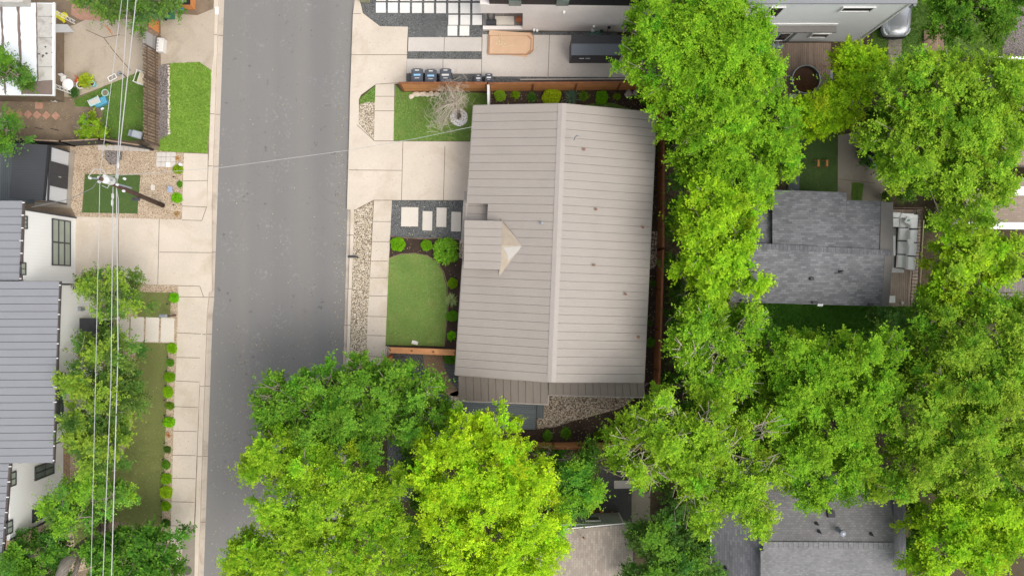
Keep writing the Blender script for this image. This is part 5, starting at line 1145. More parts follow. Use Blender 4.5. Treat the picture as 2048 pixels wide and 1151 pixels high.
g = M(); g.slab([P3(1762.4, 402.6, 2.9), P3(1786, 405, 2.9), rr_ + Vector((.12, 0, 0)), rr_ - Vector((.7, 0, 0))], .15); g.slab([rr_ - Vector((.40, 0, 0)), rr_ + Vector((.12, 0, 0)), P3(1777.5, 613, 2.92), P3(1763.3, 612.5, 2.92)], .15); g.build('roof_edge', MT['roofgrey_flat'], H5)
g = M(); n = 40
for i in range(n):
    p = rl + (rr_ - rl) * ((i + .5) / n); g.box((p.x, p.y, p.z + .03), (.235, .34, .03), rz=R(-3))
g.build('ridge_cap', MT['sh_grey_r'], H5)
g = M(); wallbox(g, [P3(1556, 392, ze), P3(1775, 412, ze), P3(1768, 602, ze), P3(1474, 592, ze), P3(1484, 425, ze)], 0, ze - .25); g.build('wall', MT['stucco'], H5)
for (x, y, fz) in ((1622, 557, 3.55), (1486, 601, 2.95), (1628, 604, 2.95), (1740, 608, 2.95)):
    g = M(); p = P3(x, y, fz); g.box((p.x, p.y, p.z + .1), (.24, .2, .22) if y < 600 else (.34, .14, .16), bev=.02); g.build('roof_vent', MT['charcoal'], H5)
g = M(); p = P3(1677, 543, 3.75); g.box((p.x, p.y, p.z + .02), (.5, .28, .03)); g.tube([p, p + Vector((.1, .05, .42))], .06, 8); g.build('roof_vent', MT['charcoal'], H5)
g = M(); p = P3(1640, 609.5, 2.95); g.box(tuple(p), (.36, .16, .14), bev=.03); g.build('downpipe_head', MT['white'], H5)
g = M(); g.prism(ppx([(1579, 330), (1600, 330), (1599, 392), (1576, 392)], 0.3), 0, .3); tag(g.build('side_deck', MT['deckgrey_v']), 'small grey decking beside the shaded lawn, above the grey shingle roof', 'deck')
# sofa deck
D5 = thing('deck', 'weathered wood deck with the white corner sofa, right of the grey shingle roof', 'deck', (*W2(1810, 520), 0)); zd = .9
g = M(); g.prism(ppx([(1745, 420), (1844, 418), (1832, 612), (1745, 612)], zd), zd - .15, zd); g.build('platform', MT['deckpale'], D5)
g = M()
for (x0, y0, x1, y1) in ((1846, 416, 1833, 608), (1786, 415, 1846, 416)):
    a_, b_ = P3(x0, y0, zd + .95), P3(x1, y1, zd + .95); g.tube([a_, b_], .035, 4); g.tube([a_ - Vector((0, 0, .8)), b_ - Vector((0, 0, .8))], .03, 4)
    n = int((b_ - a_).length / .22)
    for i in range(n + 1): p = a_ + (b_ - a_) * i / n; g.box((p.x, p.y, p.z - .42), (.035, .035, .86))
g.build('railing', MT['picket2'], D5)
g = M(); a_, b_ = P3(1847.5, 440, zd + 1), P3(1840, 575, zd + 1); g.tube([a_, b_], .03, 5); g.build('handrail', MT['lumber'], D5)
g = M(); rug = [P3(1776, 432, zd + .015), P3(1806, 432, zd + .015), P3(1808, 545, zd + .015), P3(1778, 545, zd + .015)]; g.slab(rug, .012)
q = rng(12)
tag(g.build('rug', MT['rug']), 'pale grey patterned rug on the sofa deck', 'rug')
g = M(); g.prism(ppx([(1778, 591), (1790, 591), (1790, 605), (1778, 605)], zd), zd + .003, zd + .03); tag(g.build('doormat', MT['cushion2']), 'small pale mat at the lower end of the sofa deck', 'mat')
g = M(); c = P3(1804, 605.5, zd); g.rock((c.x, c.y, c.z), .12, 3, None, .8); tag(g.build('white_pot', MT['white']), 'tiny white pot at the lower end of the sofa deck', 'pot')
SF = thing('corner_sofa', 'white-cushioned corner sofa with a dark frame on the weathered deck', 'sofa', (*W2(1815, 490), zd))
g = M(); zq = zd + .3
g.prism(ppx([(1783, 425), (1839, 427), (1836, 458), (1783, 455)], zq), zd + .08, zq); g.prism(ppx([(1796, 455.2), (1836, 458.2), (1831, 541), (1791.5, 535)], zq), zd + .08, zq - .004)
g.build('frame', MT['charcoal'], SF)
def cushion(pts, z0, z1, nm, mt='cushion'):
    g = M(); P = [W2(x, y, z1) for x, y in pts]; c = (sum(p[0] for p in P) / 4, sum(p[1] for p in P) / 4)
    ins = lambda k: [(p[0] + (c[0] - p[0]) * k, p[1] + (c[1] - p[1]) * k) for p in P]
    g.smooth = True; n = 4; lay = [(.03, z0), (0, z0 + (z1 - z0) * .4), (.04, z1 - .02), (.16, z1)]
    v = []; f = []
    for k, z in lay: v += [(x, y, z) for x, y in ins(k)]
    for a_ in range(3):
        for j in range(4): f.append((a_ * 4 + j, a_ * 4 + (j + 1) % 4, a_ * 4 + 4 + (j + 1) % 4, a_ * 4 + 4 + j))
    f.append((12, 13, 14, 15)); g.smooth = False
    g.raw(v, f); return g.build(nm, MT[mt], SF)
for pts in ([(1799, 455), (1819, 456), (1818, 481), (1797, 480)], [(1797, 482), (1817, 483), (1815, 508), (1795.5, 507)], [(1795.5, 509), (1815.5, 510), (1814, 536), (1793.5, 534)], [(1800, 436), (1820, 437), (1819, 455), (1799, 454)], [(1783, 436), (1799, 436.5), (1798, 454), (1783, 453)]):
    cushion(pts, zq, zq + .17, 'seat_cushion')
for pts in ([(1822, 428), (1837, 429), (1835.5, 456.5), (1820.5, 456)], [(1820.5, 459), (1836, 459), (1834, 484), (1818.5, 483)], [(1818.5, 485.5), (1834.5, 486), (1833, 511), (1816, 510)], [(1816, 512), (1833, 513.5), (1830.5, 540.5), (1814, 538)], [(1803, 425.5), (1829.5, 427), (1821, 436), (1800, 435)], [(1783, 424), (1802, 425), (1799, 435), (1783, 434)]):
    cushion(pts, zq + .1, zq + .42, 'back_cushion')
g = M(); p = P3(1821, 484, zq + .45); g.box(tuple(p), (.42, .42, .13), rz=R(8), bev=.05); tag(g.build('throw_pillow', MT['cushion2']), 'white square pillow on the middle of the corner sofa', 'pillow')
g = M(); p = P3(1817, 440.5, zq + .42); g.box(tuple(p), (.46, .44, .12), rz=R(-20), rx=R(15), bev=.05, m=0); g.box((p.x + .04, p.y + .02, p.z + .065), (.30, .10, .02), rz=R(20), rx=R(15), m=1); tag(g.build('throw_pillow', [MT['cushion2'], MT['teal']]), 'white pillow with a green mark in the corner of the sofa', 'pillow')
o = thing('coffee_table', 'pale low table half hidden under the grey shingle roof edge', 'table', (*W2(1783, 490, zd), zd)); g = M(); p = P3(1783, 491, zd + .42); g.box(tuple(p), (.5, 1.3, .05), bev=.01); g.build('tabletop', MT['cushion2'], o)
for sx in (-.2, .2):
    for sy in (-.58, .58): g = M(); g.box((p.x + sx, p.y + sy, zd + .21), (.04, .04, .39)); g.build('leg', MT['charcoal'], o)

# --- charcoal shingle house, lower right
H6 = thing('house', 'charcoal shingle-roofed house at the bottom right, mostly under trees', 'house', (*W2(1640, 1090), 0))
g = M(); z6, zr6 = 3.1, 4.4
g.slab([P3(1530, 950, 3.0), P3(1790, 960, 3.0), P3(1787, 1089, zr6), P3(1526, 1087, zr6)], .16, 0)
g.build('roof', MT['sh_dark'], H6)
g = M(); g.slab([P3(1526, 1089, zr6 - .004), P3(1787, 1091, zr6 - .004), P3(1787, 1330, 3.0), P3(1526, 1330, 3.0)], .16); g.build('south_roof', MT['sh_light'], H6)
g = M(); g.slab([P3(1423, 935, 3.0), P3(1529.8, 945, 3.95), P3(1525, 1330, 4.35), P3(1423, 1330, 3.0)], .16); g.build('side_roof', MT['sh_grey_r'], H6); g = M(); g.slab([P3(1787, 965, zr6 - .6), P3(1812, 965, 3.0), P3(1812, 1330, 3.0), P3(1787.4, 1330, zr6 - .6)], .16); g.build('side_roof', MT['sh_grey_r'], H6)
g = M(); n = 26
a_, b_ = P3(1526, 1088, zr6 + .03), P3(1787, 1090, zr6 + .03)
for i in range(n): p = a_ + (b_ - a_) * ((i + .5) / n); g.box(tuple(p), (.29, .36, .03))
g.build('ridge_cap', MT['sh_light'], H6); g = M()
a_, b_ = P3(1526, 1100, zr6 + .02), P3(1526, 1330, 4.5)
for i in range(24): p = a_ + (b_ - a_) * ((i + .5) / 24); g.box(tuple(p), (.30, .30, .03))
g.build('ridge_cap', MT['sh_light'], H6)
g = M(); a_, b_ = P3(1421.5, 935, 3.0), P3(1419, 1330, 3.0); g.slab([a_, a_ + Vector((.11, 0, 0)), b_ + Vector((.11, 0, 0)), b_], .12); g.build('gutter', MT['offwhite'], H6)
g = M(); wallbox(g, [P3(1434, 950, 3), P3(1780, 970, 3), P3(1780, 1320, 3), P3(1434, 1320, 3)], 0, 2.8); g.build('wall', MT['stucco'], H6)
for (x, y, zz) in ((1633, 1046, 4.0), (1638, 1062, 4.15), (1742, 1067, 4.2), (1451, 1134, 3.35)):
    g = M(); p = P3(x, y, zz); g.tube([p - Vector((0, 0, .1)), p + Vector((0, 0, .38))], .05, 8); g.lathe((p.x, p.y, p.z), [(.12, -.02), (.1, .03), (.05, .07)], 10); g.build('roof_vent', MT['charcoal'], H6)
g = M(); p = P3(1678, 1060, 4.15); g.lathe((p.x, p.y, p.z), [(.2, -.05), (.12, .08), (.11, .45), (.18, .47), (.18, .6), (.05, .66)], 12); g.build('flue', MT['greybox'], H6)
g = M(); p = P3(1662, 1027, 3.85); g.box(tuple(p), (.45, .4, .2), rx=R(-18), bev=.02); g.build('box_vent', MT['charcoal'], H6)

# --- tan shingle house, bottom centre
H7 = thing('house', 'tan shingle-roofed house with a sage wall at the bottom centre', 'house', (*W2(1190, 1090), 0))
g = M(); g.slab([P3(1030, 1068, 2.6), P3(1266, 1047, 2.6), P3(1266, 1330, 2.6), P3(1030, 1330, 3.6)], .14); g.build('roof', MT['sh_tan'], H7)
yb7 = Yw(1024)
g = M(); g.prism([(Xw(1040), Yw(1027)), (Xw(1236), yb7), (Xw(1236), Yw(1330)), (Xw(1040), Yw(1330))], 0, 2.35); g.build('wall', MT['sage'], H7)
g = M(); g.box((Xw(1236) + .03, yb7 - .02, 1.2), (.1, .1, 2.38)); g.build('corner_trim', MT['offwhite'], H7)
g = M(); a_, b_ = P3(1266, 1046, 2.62), P3(1268, 1330, 2.62); g.slab([a_, a_ + Vector((.1, 0, 0)), b_ + Vector((.1, 0, 0)), b_], .12); g.build('gutter', MT['brown_metal'], H7)
g = M(); a_, b_ = P3(1100, 1060.8, 2.62), P3(1266, 1045.6, 2.62); g.slab([a_, b_, b_ + Vector((0, .07, 0)), a_ + Vector((0, .07, 0))], .12); g.build('fascia', MT['offwhite'], H7)
X7 = W(1185, 0, 1.6)[0]
g = M(); g.box((X7, yb7 + .03, 1.55), (1.0, .06, .9)); w_ = g.build('window', MT['offwhite'], H7); g = M(); g.box((X7, yb7 + .06, 1.55), (.84, .04, .72)); g.build('pane', MT['glass'], w_)
g = M(); p = P3(1166, 1074, 2.95); g.tube([p - Vector((0, 0, .1)), p + Vector((0.1, 0, .3))], .05, 8); g.build('roof_vent', MT['rust'], H7)

# --- right edge buildings
H10 = thing('house', 'brown-roofed house at the right edge above the feathery trees', 'house', (*W2(2020, 400), 0))
g = M(); g.slab([P3(1930, 355, 3.2), P3(2300, 355, 3.2), P3(2300, 446, 3.0), P3(1930, 443, 3.0)], .16); g.build('roof', MT['sh_brown'], H10)
g = M(); g.slab([P3(1925, 443.5, 3.05), P3(2300, 446.5, 3.05), P3(2300, 455, 3.05), P3(1925, 451, 3.05)], .14); g.slab([P3(1925, 452, 2.9), P3(2300, 456, 2.9), P3(2300, 461, 2.9), P3(1925, 457, 2.9)], .1); g.build('gutter', MT['white'], H10)
g = M(); wallbox(g, [P3(1940, 365, 3), P3(2290, 365, 3), P3(2290, 440, 3), P3(1940, 440, 3)], 0, 2.8); g.build('wall', MT['stucco'], H10)
g = M(); p = P3(2037, 382, 3.4); g.box(tuple(p), (.65, .55, .25), bev=.02); g.build('skylight', MT['white'], H10)
H11 = thing('house', 'tan-roofed building with a white gutter at the upper right edge', 'house', (*W2(2030, 150), 0))
g = M(); g.slab([P3(1990, 119, 2.8), P3(2300, 121, 2.8), P3(2300, 330, 3.4), P3(1990, 330, 3.4)], .16); g.build('roof', MT['sh_brown'], H11)
g = M(); g.slab([P3(1988, 113, 2.85), P3(2300, 114, 2.85), P3(2300, 119.5, 2.85), P3(1988, 118.5, 2.85)], .14); g.build('gutter', MT['white'], H11)
g = M(); wallbox(g, [P3(2000, 130, 3), P3(2290, 130, 3), P3(2290, 320, 3), P3(2000, 320, 3)], 0, 2.7); g.build('wall', MT['stucco'], H11)
o = thing('shed', 'grey weathered wood shed roof at the right edge below the feathery tree', 'shed', (*W2(2040, 580), 0))
g = M(); g.slab([P3(1995, 555, 2.4), P3(2200, 555, 2.4), P3(2200, 584, 2.3), P3(1995, 584, 2.3)], .1); g.slab([P3(1992, 585.5, 2.1), P3(2200, 585.5, 2.1), P3(2200, 606, 1.9), P3(1992, 606, 1.9)], .1); g.build('roof', MT['deckpale'] if 0 else m_planks('shed_boards_grey', [(.14, .12, .11), (.2, .18, .165), (.25, .22, .2)], 0, .14), o)
g = M(); wallbox(g, [P3(2000, 560, 2), P3(2190, 560, 2), P3(2190, 600, 2), P3(2000, 600, 2)], 0, 1.75); g.build('wall', MT['picket2'], o)

# --- black storage shed by the stucco house
o = thing('storage_shed', 'low black storage shed with a grey-blue middle roof panel', 'shed', (*W2(1192, 95), 0)); zc = 1.9
Y0, Y1, Y2, Y3 = Yw(71, zc), Yw(88, zc + .1), Yw(112.5, zc), Yw(126.5, 0.03)
Xa, Xb = W(1143, 0, zc)[0], W(1243, 0, zc)[0]; k9 = (CAMZ - zc) / CAMZ
g = M(); g.prism([(Xa * 1.0 - .0, Y3), (Xb, Y3), (Xb, Yw(75, zc)), (Xa, Yw(75, zc))], 0, zc - .06); g.build('wall', MT['charcoal'], o)
g = M(); g.slab([(Xa - .01, Y1, zc + .12), (Xb + .01, Y1, zc + .12), (Xb + .01, Y3 - .02, zc - .02), (Xa - .01, Y3 - .02, zc - .02)], .06); g.build('roof_panel', m_lined('shed_panel_blue', (.125, .14, .16), 1, .12, .12, .85, .5), o)
g = M(); g.slab([(Xa - .01, Y1 + .6, zc - .0), (Xb + .01, Y1 + .6, zc), (Xb + .01, Y1 + .003, zc + .13), (Xa - .01, Y1 + .003, zc + .13)], .06); g.build('rear_roof_panel', MT['charcoal'], o)
g = M(); g.box(((Xa + Xb) / 2 - .9, Y3 - .05, 1.25), (.3, .05, .06)); g.box(((Xa + Xb) / 2 - .5, Y3 - .05, 1.25), (.3, .05, .06)); g.build('handle', MT['rim'], o)

# ------------------------------------------------------------ fences
def board_fence(name, label, pts, h, mat, post='cedar_post', pitch=2.4, th=.05, cap=True, slant=0., capm=None):
    c = pts[len(pts) // 2]; F = thing(name, label, 'fence', (*W2(*c), 0)); g = M(); gp = []; gc = M()
    for a_, b_ in zip(pts[:-1], pts[1:]):
        A_, B_ = Vector(W(*a_)), Vector(W(*b_)); d = (B_ - A_); n_ = Vector((-d.y, d.x, 0)).normalized() * th / 2
        g.prism([tuple(A_ + n_)[:2], tuple(B_ + n_)[:2], tuple(B_ - n_)[:2], tuple(A_ - n_)[:2]], .03, h)
        if cap: n2 = n_ * 2.6; gc.prism([tuple(A_ + n2)[:2], tuple(B_ + n2)[:2], tuple(B_ - n2)[:2], tuple(A_ - n2)[:2]], h, h + .035)
        m_ = max(1, round(d.length / pitch))
        for i in range(m_ + 1): gp.append(A_ + d * i / m_)
    g.build('boards', MT[mat], F)
    if cap: gc.build('cap_rail', MT[capm or post], F)
    for p in gp: k = M(); k.box((p.x, p.y, h / 2 + .02), (.12, .12, h + .06)); k.build('post', MT[post], F)
    return F
board_fence('fence', 'orange-brown horizontal cedar fence along the top of the front lawn', [(808, 182), (974, 182)], 2.0, 'cedar_h')
board_fence('fence', 'orange-brown horizontal cedar fence behind the top mulch bed', [(980, 182), (1318, 179)], 1.9, 'cedar_h', pitch=2.75)
board_fence('fence', 'long dark cedar fence down the right side of the main house', [(1316, 184), (1315, 500), (1303, 893)], 2.0, 'cedar_dark', pitch=2.4)
board_fence('fence', 'cedar fence under the trees along the bottom mulch bed', [(1040, 884), (1302, 884)], 1.9, 'cedar_h')
board_fence('fence', 'short cedar courtyard fence below the curved lawn', [(785, 697), (912, 702)], 1.0, 'cedar_h', capm='cedar_top', pitch=1.4, th=.15)
board_fence('fence', 'cedar return fence at the sidewalk end of the courtyard', [(785, 708), (784, 760)], 1.9, 'cedar_h', pitch=1.7)
g = M(); g.prism([W2(974, 168, 2), W2(979, 168, 2), W2(979, 211, 2), W2(974.5, 211, 2)], 0, 1.85); tag(g.build('side_gate_wall', MT['offwhite']), 'narrow pale wall from the front corner of the roof to the top cedar fence', 'wall')
board_fence('fence', 'black-stained fence between the left yard and the tan gravel', [(0, 285), (150, 292), (226, 288), (306, 300)], 1.7, 'blackwood', 'black', capm='picket', th=.03)
# low grey kerb wall behind the top fence
g = M(); g.prism(ppx([(1040, 160), (1320, 158), (1320, 160.5), (1040, 162)]), 0, .25); tag(g.build('edging_wall', MT['concrete_n']), 'low pale edging along the dark gravel above the top cedar fence', 'edging')
# picket fence on the left yard, weathered
F = thing('fence', 'weathered brown picket fence between the left yard and the bright lawn', 'fence', (*W2(310, 215), 0)); q = rng(17); g = M()
pa, pb = Vector(W(316, 105)), Vector(W(317, 292)); n = 62
for i in range(n):
    p = pa + (pb - pa) * (i / n); lean = q.uniform(-.05, .03); h = 1.75 + q.uniform(-.05, .05)
    v = [Vector((p.x - .012, p.y - .045, 0)), Vector((p.x + .012, p.y - .045, 0)), Vector((p.x + .012, p.y + .045, 0)), Vector((p.x - .012, p.y + .045, 0))]
    off = Vector((-.16 + lean, q.uniform(-.03, .03), h)); v2 = [a_ + off for a_ in v]
    g.raw(v + v2, [(4, 5, 6, 7), (0, 1, 5, 4), (1, 2, 6, 5), (2, 3, 7, 6), (3, 0, 4, 7)], i % 2)
g.build('pickets', [MT['picket'], MT['picket2']], F)
g = M(); 
for z in (.4, 1.4): g.tube([pa + Vector((.06 - .09 * z, 0, z)), pb + Vector((.06 - .09 * z, 0, z))], .035, 4)
g.build('rails', MT['picket2'], F)
for t in (0, .33, .66, 1): p = pa + (pb - pa) * t; g = M(); g.tube([p + Vector((.09, 0, 0)), p + Vector((-.06, 0, 1.8))], .05, 6); g.build('post', MT['picket2'], F)
F = thing('gate', 'ribbed grey gate panel with an orange board beside the old driveway', 'gate', (*W2(312, 80), 0)); g = M()
def lean_panel(g, x, y0, y1, h, m, lx=-.16, ly=0): 
    a_, b_ = Vector(W(x, y0)), Vector(W(x, y1)); o_ = Vector((lx, ly, h)); w_ = Vector((.035, 0, 0)); g.raw([a_, a_ + w_, b_ + w_, b_, a_ + o_, a_ + w_ + o_, b_ + w_ + o_, b_ + o_], [(4, 5, 6, 7), (0, 1, 5, 4), (1, 2, 6, 5), (2, 3, 7, 6), (3, 0, 4, 7)], m)
lean_panel(g, 315, 76, 108, 1.75, 0); g.build('panel', MT['ribbed'], F)
g = M(); lean_panel(g, 316, 42, 76, 1.6, 0); g.build('board_panel', MT['picket'], F)
g = M(); lean_panel(g, 317, 44, 66, 1.2, 0, -.1); g.build('orange_board', MT['orange'], F)
g = M(); lean_panel(g, 314, 30, 58, 1.8, 0, -.14); g.build('pale_board', MT['panelgreen'], F)
# board platform upper right
o = thing('board_platform', 'weathered board platform with a dark pole, right of the silver car', 'platform', (*W2(1868, 75), 0))
g = M()
for i in range(11):
    x = 1846 + 3.6 * i; y0 = 60 - i * 2.2 + (i % 3) * 3; g.prism(ppx([(x, y0), (x + 3.2, y0), (x + 3, 110 - (i % 2) * 4), (x - .2, 110 - (i % 2) * 4)]), .1, .16)
g.build('boards', MT['picket'], o)
g = M(); g.tube([W(1843, 86, .2), W(1878, 62, .9)], .06, 7); g.build('pole', MT['picket2'], o)

# ------------------------------------------------------------ brown deck, hot tub
D1 = thing('deck', 'brown wooden deck with the round hot tub', 'deck', (*W2(1605, 150), 0))
g = M(); g.k = 0; g.prism(ppx([(1540, 86), (1662, 86), (1661, 150), (1632, 150), (1630, 215), (1535, 215)], .35), 0, .35); g.k = 1; g.prism(ppx([(1632.4, 150.4), (1661, 150.4), (1660, 206), (1630.4, 206)], .35), 0, .345); g.build('platform', [MT['deckwood'], MT['deckwood_h']], D1)
g = M(); g.prism(ppx([(1661.4, 140), (1666, 140), (1665, 205), (1660.4, 205)], .35), 0, .33); g.build('edge_board', MT['greybox'], D1)
T = thing('hot_tub', 'round galvanised stock-tank hot tub full of brown water', 'hot tub', (*W2(1605, 164, .35), .35))
g = M(); g.lathe((0, 0, 0), [(.88, 0), (.90, .3), (.88, .32), (.90, .34), (.90, .62), (.93, .64), (.93, .66), (.88, .66), (.865, .62), (.86, .42)], 48); g.smooth = True; g.build('tank', MT['galv'], T, world=False)
g = M(); n = 48
for i in range(n): pass
g.lathe((0, 0, 0), [(.86, .40), (.86, .44)], 48); g.build('water', MT['water'], T, world=False)
g = M(); pts = [(.915 * math.cos(6.2832 * i / 48), .915 * math.sin(6.2832 * i / 48), .66) for i in range(49)]; g.tube(pts, .028, 6); g.build('rim', MT['rim'], T, world=False)
for sx, sy in ((.72, .32), (.80, .10)): g = M(); g.lathe((sx, sy, .50), [(.045, 0), (.045, .05)], 10); g.build('jet', MT['porcelain'], T, world=False)
o = thing('step_stool', 'pale step stool at the lower left of the hot tub', 'step', (*W2(1584, 194, .35), .35)); g = M(); g.box((.0, .0, .2), (.5, .3, .05)); g.box((.22, -.3, .12), (.04, .5, .22)); g.box((-.22, 0, .1), (.04, .3, .2)); g.build('treads', MT['offwhite'], o, world=False)
o = thing('hose', 'tan looped hose on the brown deck', 'hose', (*W2(1640, 133, .36), .36)); g = M()
g.tube([(.75 , .12, .02), (.45, -.06, .02), (.15, -.22, .02), (-.1, -.22, .02), (-.28, -.08, .02), (-.25, .12, .02), (-.05, .2, .02), (.2, .12, .02), (.42, -.02, .05), (.6, .0, .02), (.72, .18, .02)], .018, 6); g.build('tube', MT['hose'], o, world=False)
o = thing('grill_cover', 'crumpled dark grey cover on the deck beside the glass door', 'cover', (*W2(1549, 92, .36), .36)); g = M()
for i in range(4): g.rock((-.35 + .24 * i, .04 * (-1) ** i, 0), .22, 40 + i, None, .9)
g.build('tarp', MT['greybox'], o, world=False)
for i, x in enumerate((1632, 1649)):
    o = thing('bench', ['left', 'right'][i] + ' one of two thin orange trestles on the shaded lawn', 'trestle', (*W2(x, 328), 0)); g = M(); g.box((0, 0, .42), (.14, .42, .05), bev=.01); g.build('top', MT['orange'], o, world=False)
    for sx in (-1, 1):
        for sy in (-1, 1): g = M(); g.tube([(sx * .03, sy * .17, .4), (sx * .16, sy * .24, 0.02)], .022, 5); g.build('leg', MT['terracotta'], o, world=False)
o = thing('planter_box', 'black box beside the narrow driveway under the trees', 'box', (*W2(1787, 152), 0)); g = M(); g.box((0, 0, .3), (1.0, .55, .6), bev=.02); g.build('body', MT['black'], o, world=False); g = M(); g.box((0, 0, .63), (1.06, .6, .06), bev=.02); g.build('lid', MT['charcoal'], o, world=False)

# ------------------------------------------------------------ silver car
def car(name, label, loc, rz, paint, L=4.7, Wd=1.88):
    C0 = thing(name, label, 'car', loc, rz)
    # front at -Y
    st = [(-2.35, .55, .30, .52, .58), (-2.28, .70, .26, .62, .72), (-2.05, .86, .22, .72, .84), (-1.6, .93, .2, .80, .93), (-1.0, .94, .2, .86, 1.0), (-.55, .94, .2, .90, 1.05), (.4, .94, .2, .92, 1.05), (1.4, .93, .2, .94, 1.05), (2.0, .90, .24, .92, 1.0), (2.3, .80, .32, .80, .92)]
    g = M(); g.smooth = True; n = 11; v = []; f = []
    for y, hw, zb, zs, zt in st:
        sec = [(-hw * .92, zb), (-hw, zb + .18), (-hw, zs - .12), (-hw * .95, zs), (-hw * .6, zt - .02), (0, zt), (hw * .6, zt - .02), (hw * .95, zs), (hw, zs - .12), (hw, zb + .18), (hw * .92, zb)]
        v += [(x, y, z) for x, z in sec]
    for i in range(len(st) - 1):
        for j in range(n - 1): f.append((i * n + j, i * n + j + 1, (i + 1) * n + j + 1, (i + 1) * n + j))
    f.append(tuple(range(n - 1, -1, -1))); f.append(tuple((len(st) - 1) * n + j for j in range(n)))
    g.raw(v, f); g.build('body', paint, C0, world=False)
    g = M(); g.smooth = True; cab = [(-.62, .80, 1.0), (.05, .72, 1.42), (.6, .70, 1.50), (1.3, .70, 1.46), (2.05, .72, 1.05)]
    v = []; f = []
    for y, hw, z in cab: v += [(-hw - .12, y, min(z, 1.0)), (-hw, y, z - .06), (0, y, z), (hw, y, z - .06), (hw + .12, y, min(z, 1.0))]
    for i in range(4):
        for j in range(4): f.append((i * 5 + j, i * 5 + j + 1, (i + 1) * 5 + j + 1, (i + 1) * 5 + j))
    g.raw(v, f); g.build('cabin_glass', MT['glass_dark'], C0, world=False)
    g = M(); g.slab([(-.66, .12, 1.46), (.66, .12, 1.46), (.66, 1.35, 1.49), (-.66, 1.35, 1.49)], .02); g.smooth = True; g.build('roof_panel', paint, C0, world=False)
    g = M(); g.box((0, -2.36, .42), (1.35, .08, .26), bev=.03); g.build('grille', MT['rubber'], C0, world=False)
    g = M(); g.tube([(-.9, -2.02, .30), (-.6, -2.32, .26), (0, -2.42, .26), (.6, -2.32, .26), (.9, -2.02, .30)], .07, 6); g.build('bumper', MT['charcoal'], C0, world=False)
    for s in (-1, 1):
        g = M(); g.tube([(s * .60, -2.27, .66), (s * .78, -2.12, .70), (s * .88, -1.86, .76)], [.05, .07, .04], 6); g.build('headlight', MT['lamp_glass'], C0, world=False)
        g = M(); g.box((s * 1.03, -.45, 1.02), (.2, .12, .13), bev=.03); g.build('mirror', paint, C0, world=False)
        for yy in (-1.45, 1.4):
            g = M(); pts = [(s * .80, yy, .33)]; 
            g.tube([(s * .72, yy, .33), (s * .95, yy, .33)], .33, 20); wh = g.build('wheel', MT['rubber'], C0, world=False); g = M(); g.tube([(s * .95, yy, .33), (s * .965, yy, .33)], .21, 14); g.build('rim', MT['rim'], wh, world=False)
        g = M(); g.tube([(s * .52, -2.22, .735), (s * .62, -1.6, .905), (s * .72, -.75, .985)], .008, 4); g.build('hood_crease', MT['charcoal'], C0, world=False)
    return C0
car('parked_car', 'silver car parked beside the white lap-sided house', (*W2(1782, 9), .03), 0, MT['carpaint'])
car('parked_car', 'dark car nose barely showing under the big tree, with a chrome front', (*W2(1775, 274), .02), R(-48), MT['glass_dark'])
# ------------------------------------------------------------ things on the stucco house pad
CB = thing('cardboard_stack', 'stack of big brown cardboard sheets on the pale pad', 'cardboard', (*W2(1020, 88), Zs)); q = rng(21)
def cb(pts, z0, z1, edge): 
    g = M(); P = ppx(pts); g.k = 0; g.prism(P, z0, z1); g.build('sheet', MT['cardboard_edge'] if edge else MT['cardboard'], CB)
def rr(x0, y0, x1, y1, dx=0, r=5): return [(x0 + r + dx, y0), (x1 - r + dx, y0), (x1 + dx, y0 + r), (x1, y1 - r), (x1 - r, y1), (x0 + 1, y1), (x0, y1 - 1), (x0 + dx, y0 + 1)]
cb([(974, 105), (1054, 115), (1064, 68), (984, 62), (978, 68)], .03, .06, 0); cb(rr(976, 66, 1067, 109, 1, 7), .06, .12, 1); cb(rr(979, 68, 1065, 107, 1, 7), .12, .15, 0); cb([(979, 62), (1058, 68), (1057, 75), (978, 72)], .12, .17, 0); cb(rr(976, 73, 1062, 111, 1, 6), .15, .19, 1); cb(rr(979, 74, 1060, 109.5, 1, 8), .19, .24, 0)
o = thing('timber_triangle', 'small triangular frame of pale timber lying on the cardboard', 'timber', (*W2(1001, 84), .25)); g = M()
for a_, b_ in (((-.05, .45), (-.05, -.1)), ((.05, .45), (.05, -.1)), ((-.05, -.02), (-.33, -.22)), ((.05, -.02), (.33, -.22)), ((-.33, -.22), (.33, -.24)), ((-.1, 0), (-.08, -.22)), ((.08, 0), (.1, -.22))): g.tube([(*a_, .02), (*b_, .02)], .022, 4)
g.build('frame', MT['lumber'], o, world=False)
o = thing('timber_stick', 'thin pale timber stick lying on the cardboard', 'timber', (*W2(1016, 95), .25)); g = M(); g.tube([(-.4, -.05, .02), (.4, .06, .02)], .02, 4); g.build('stick', MT['lumber'], o, world=False)
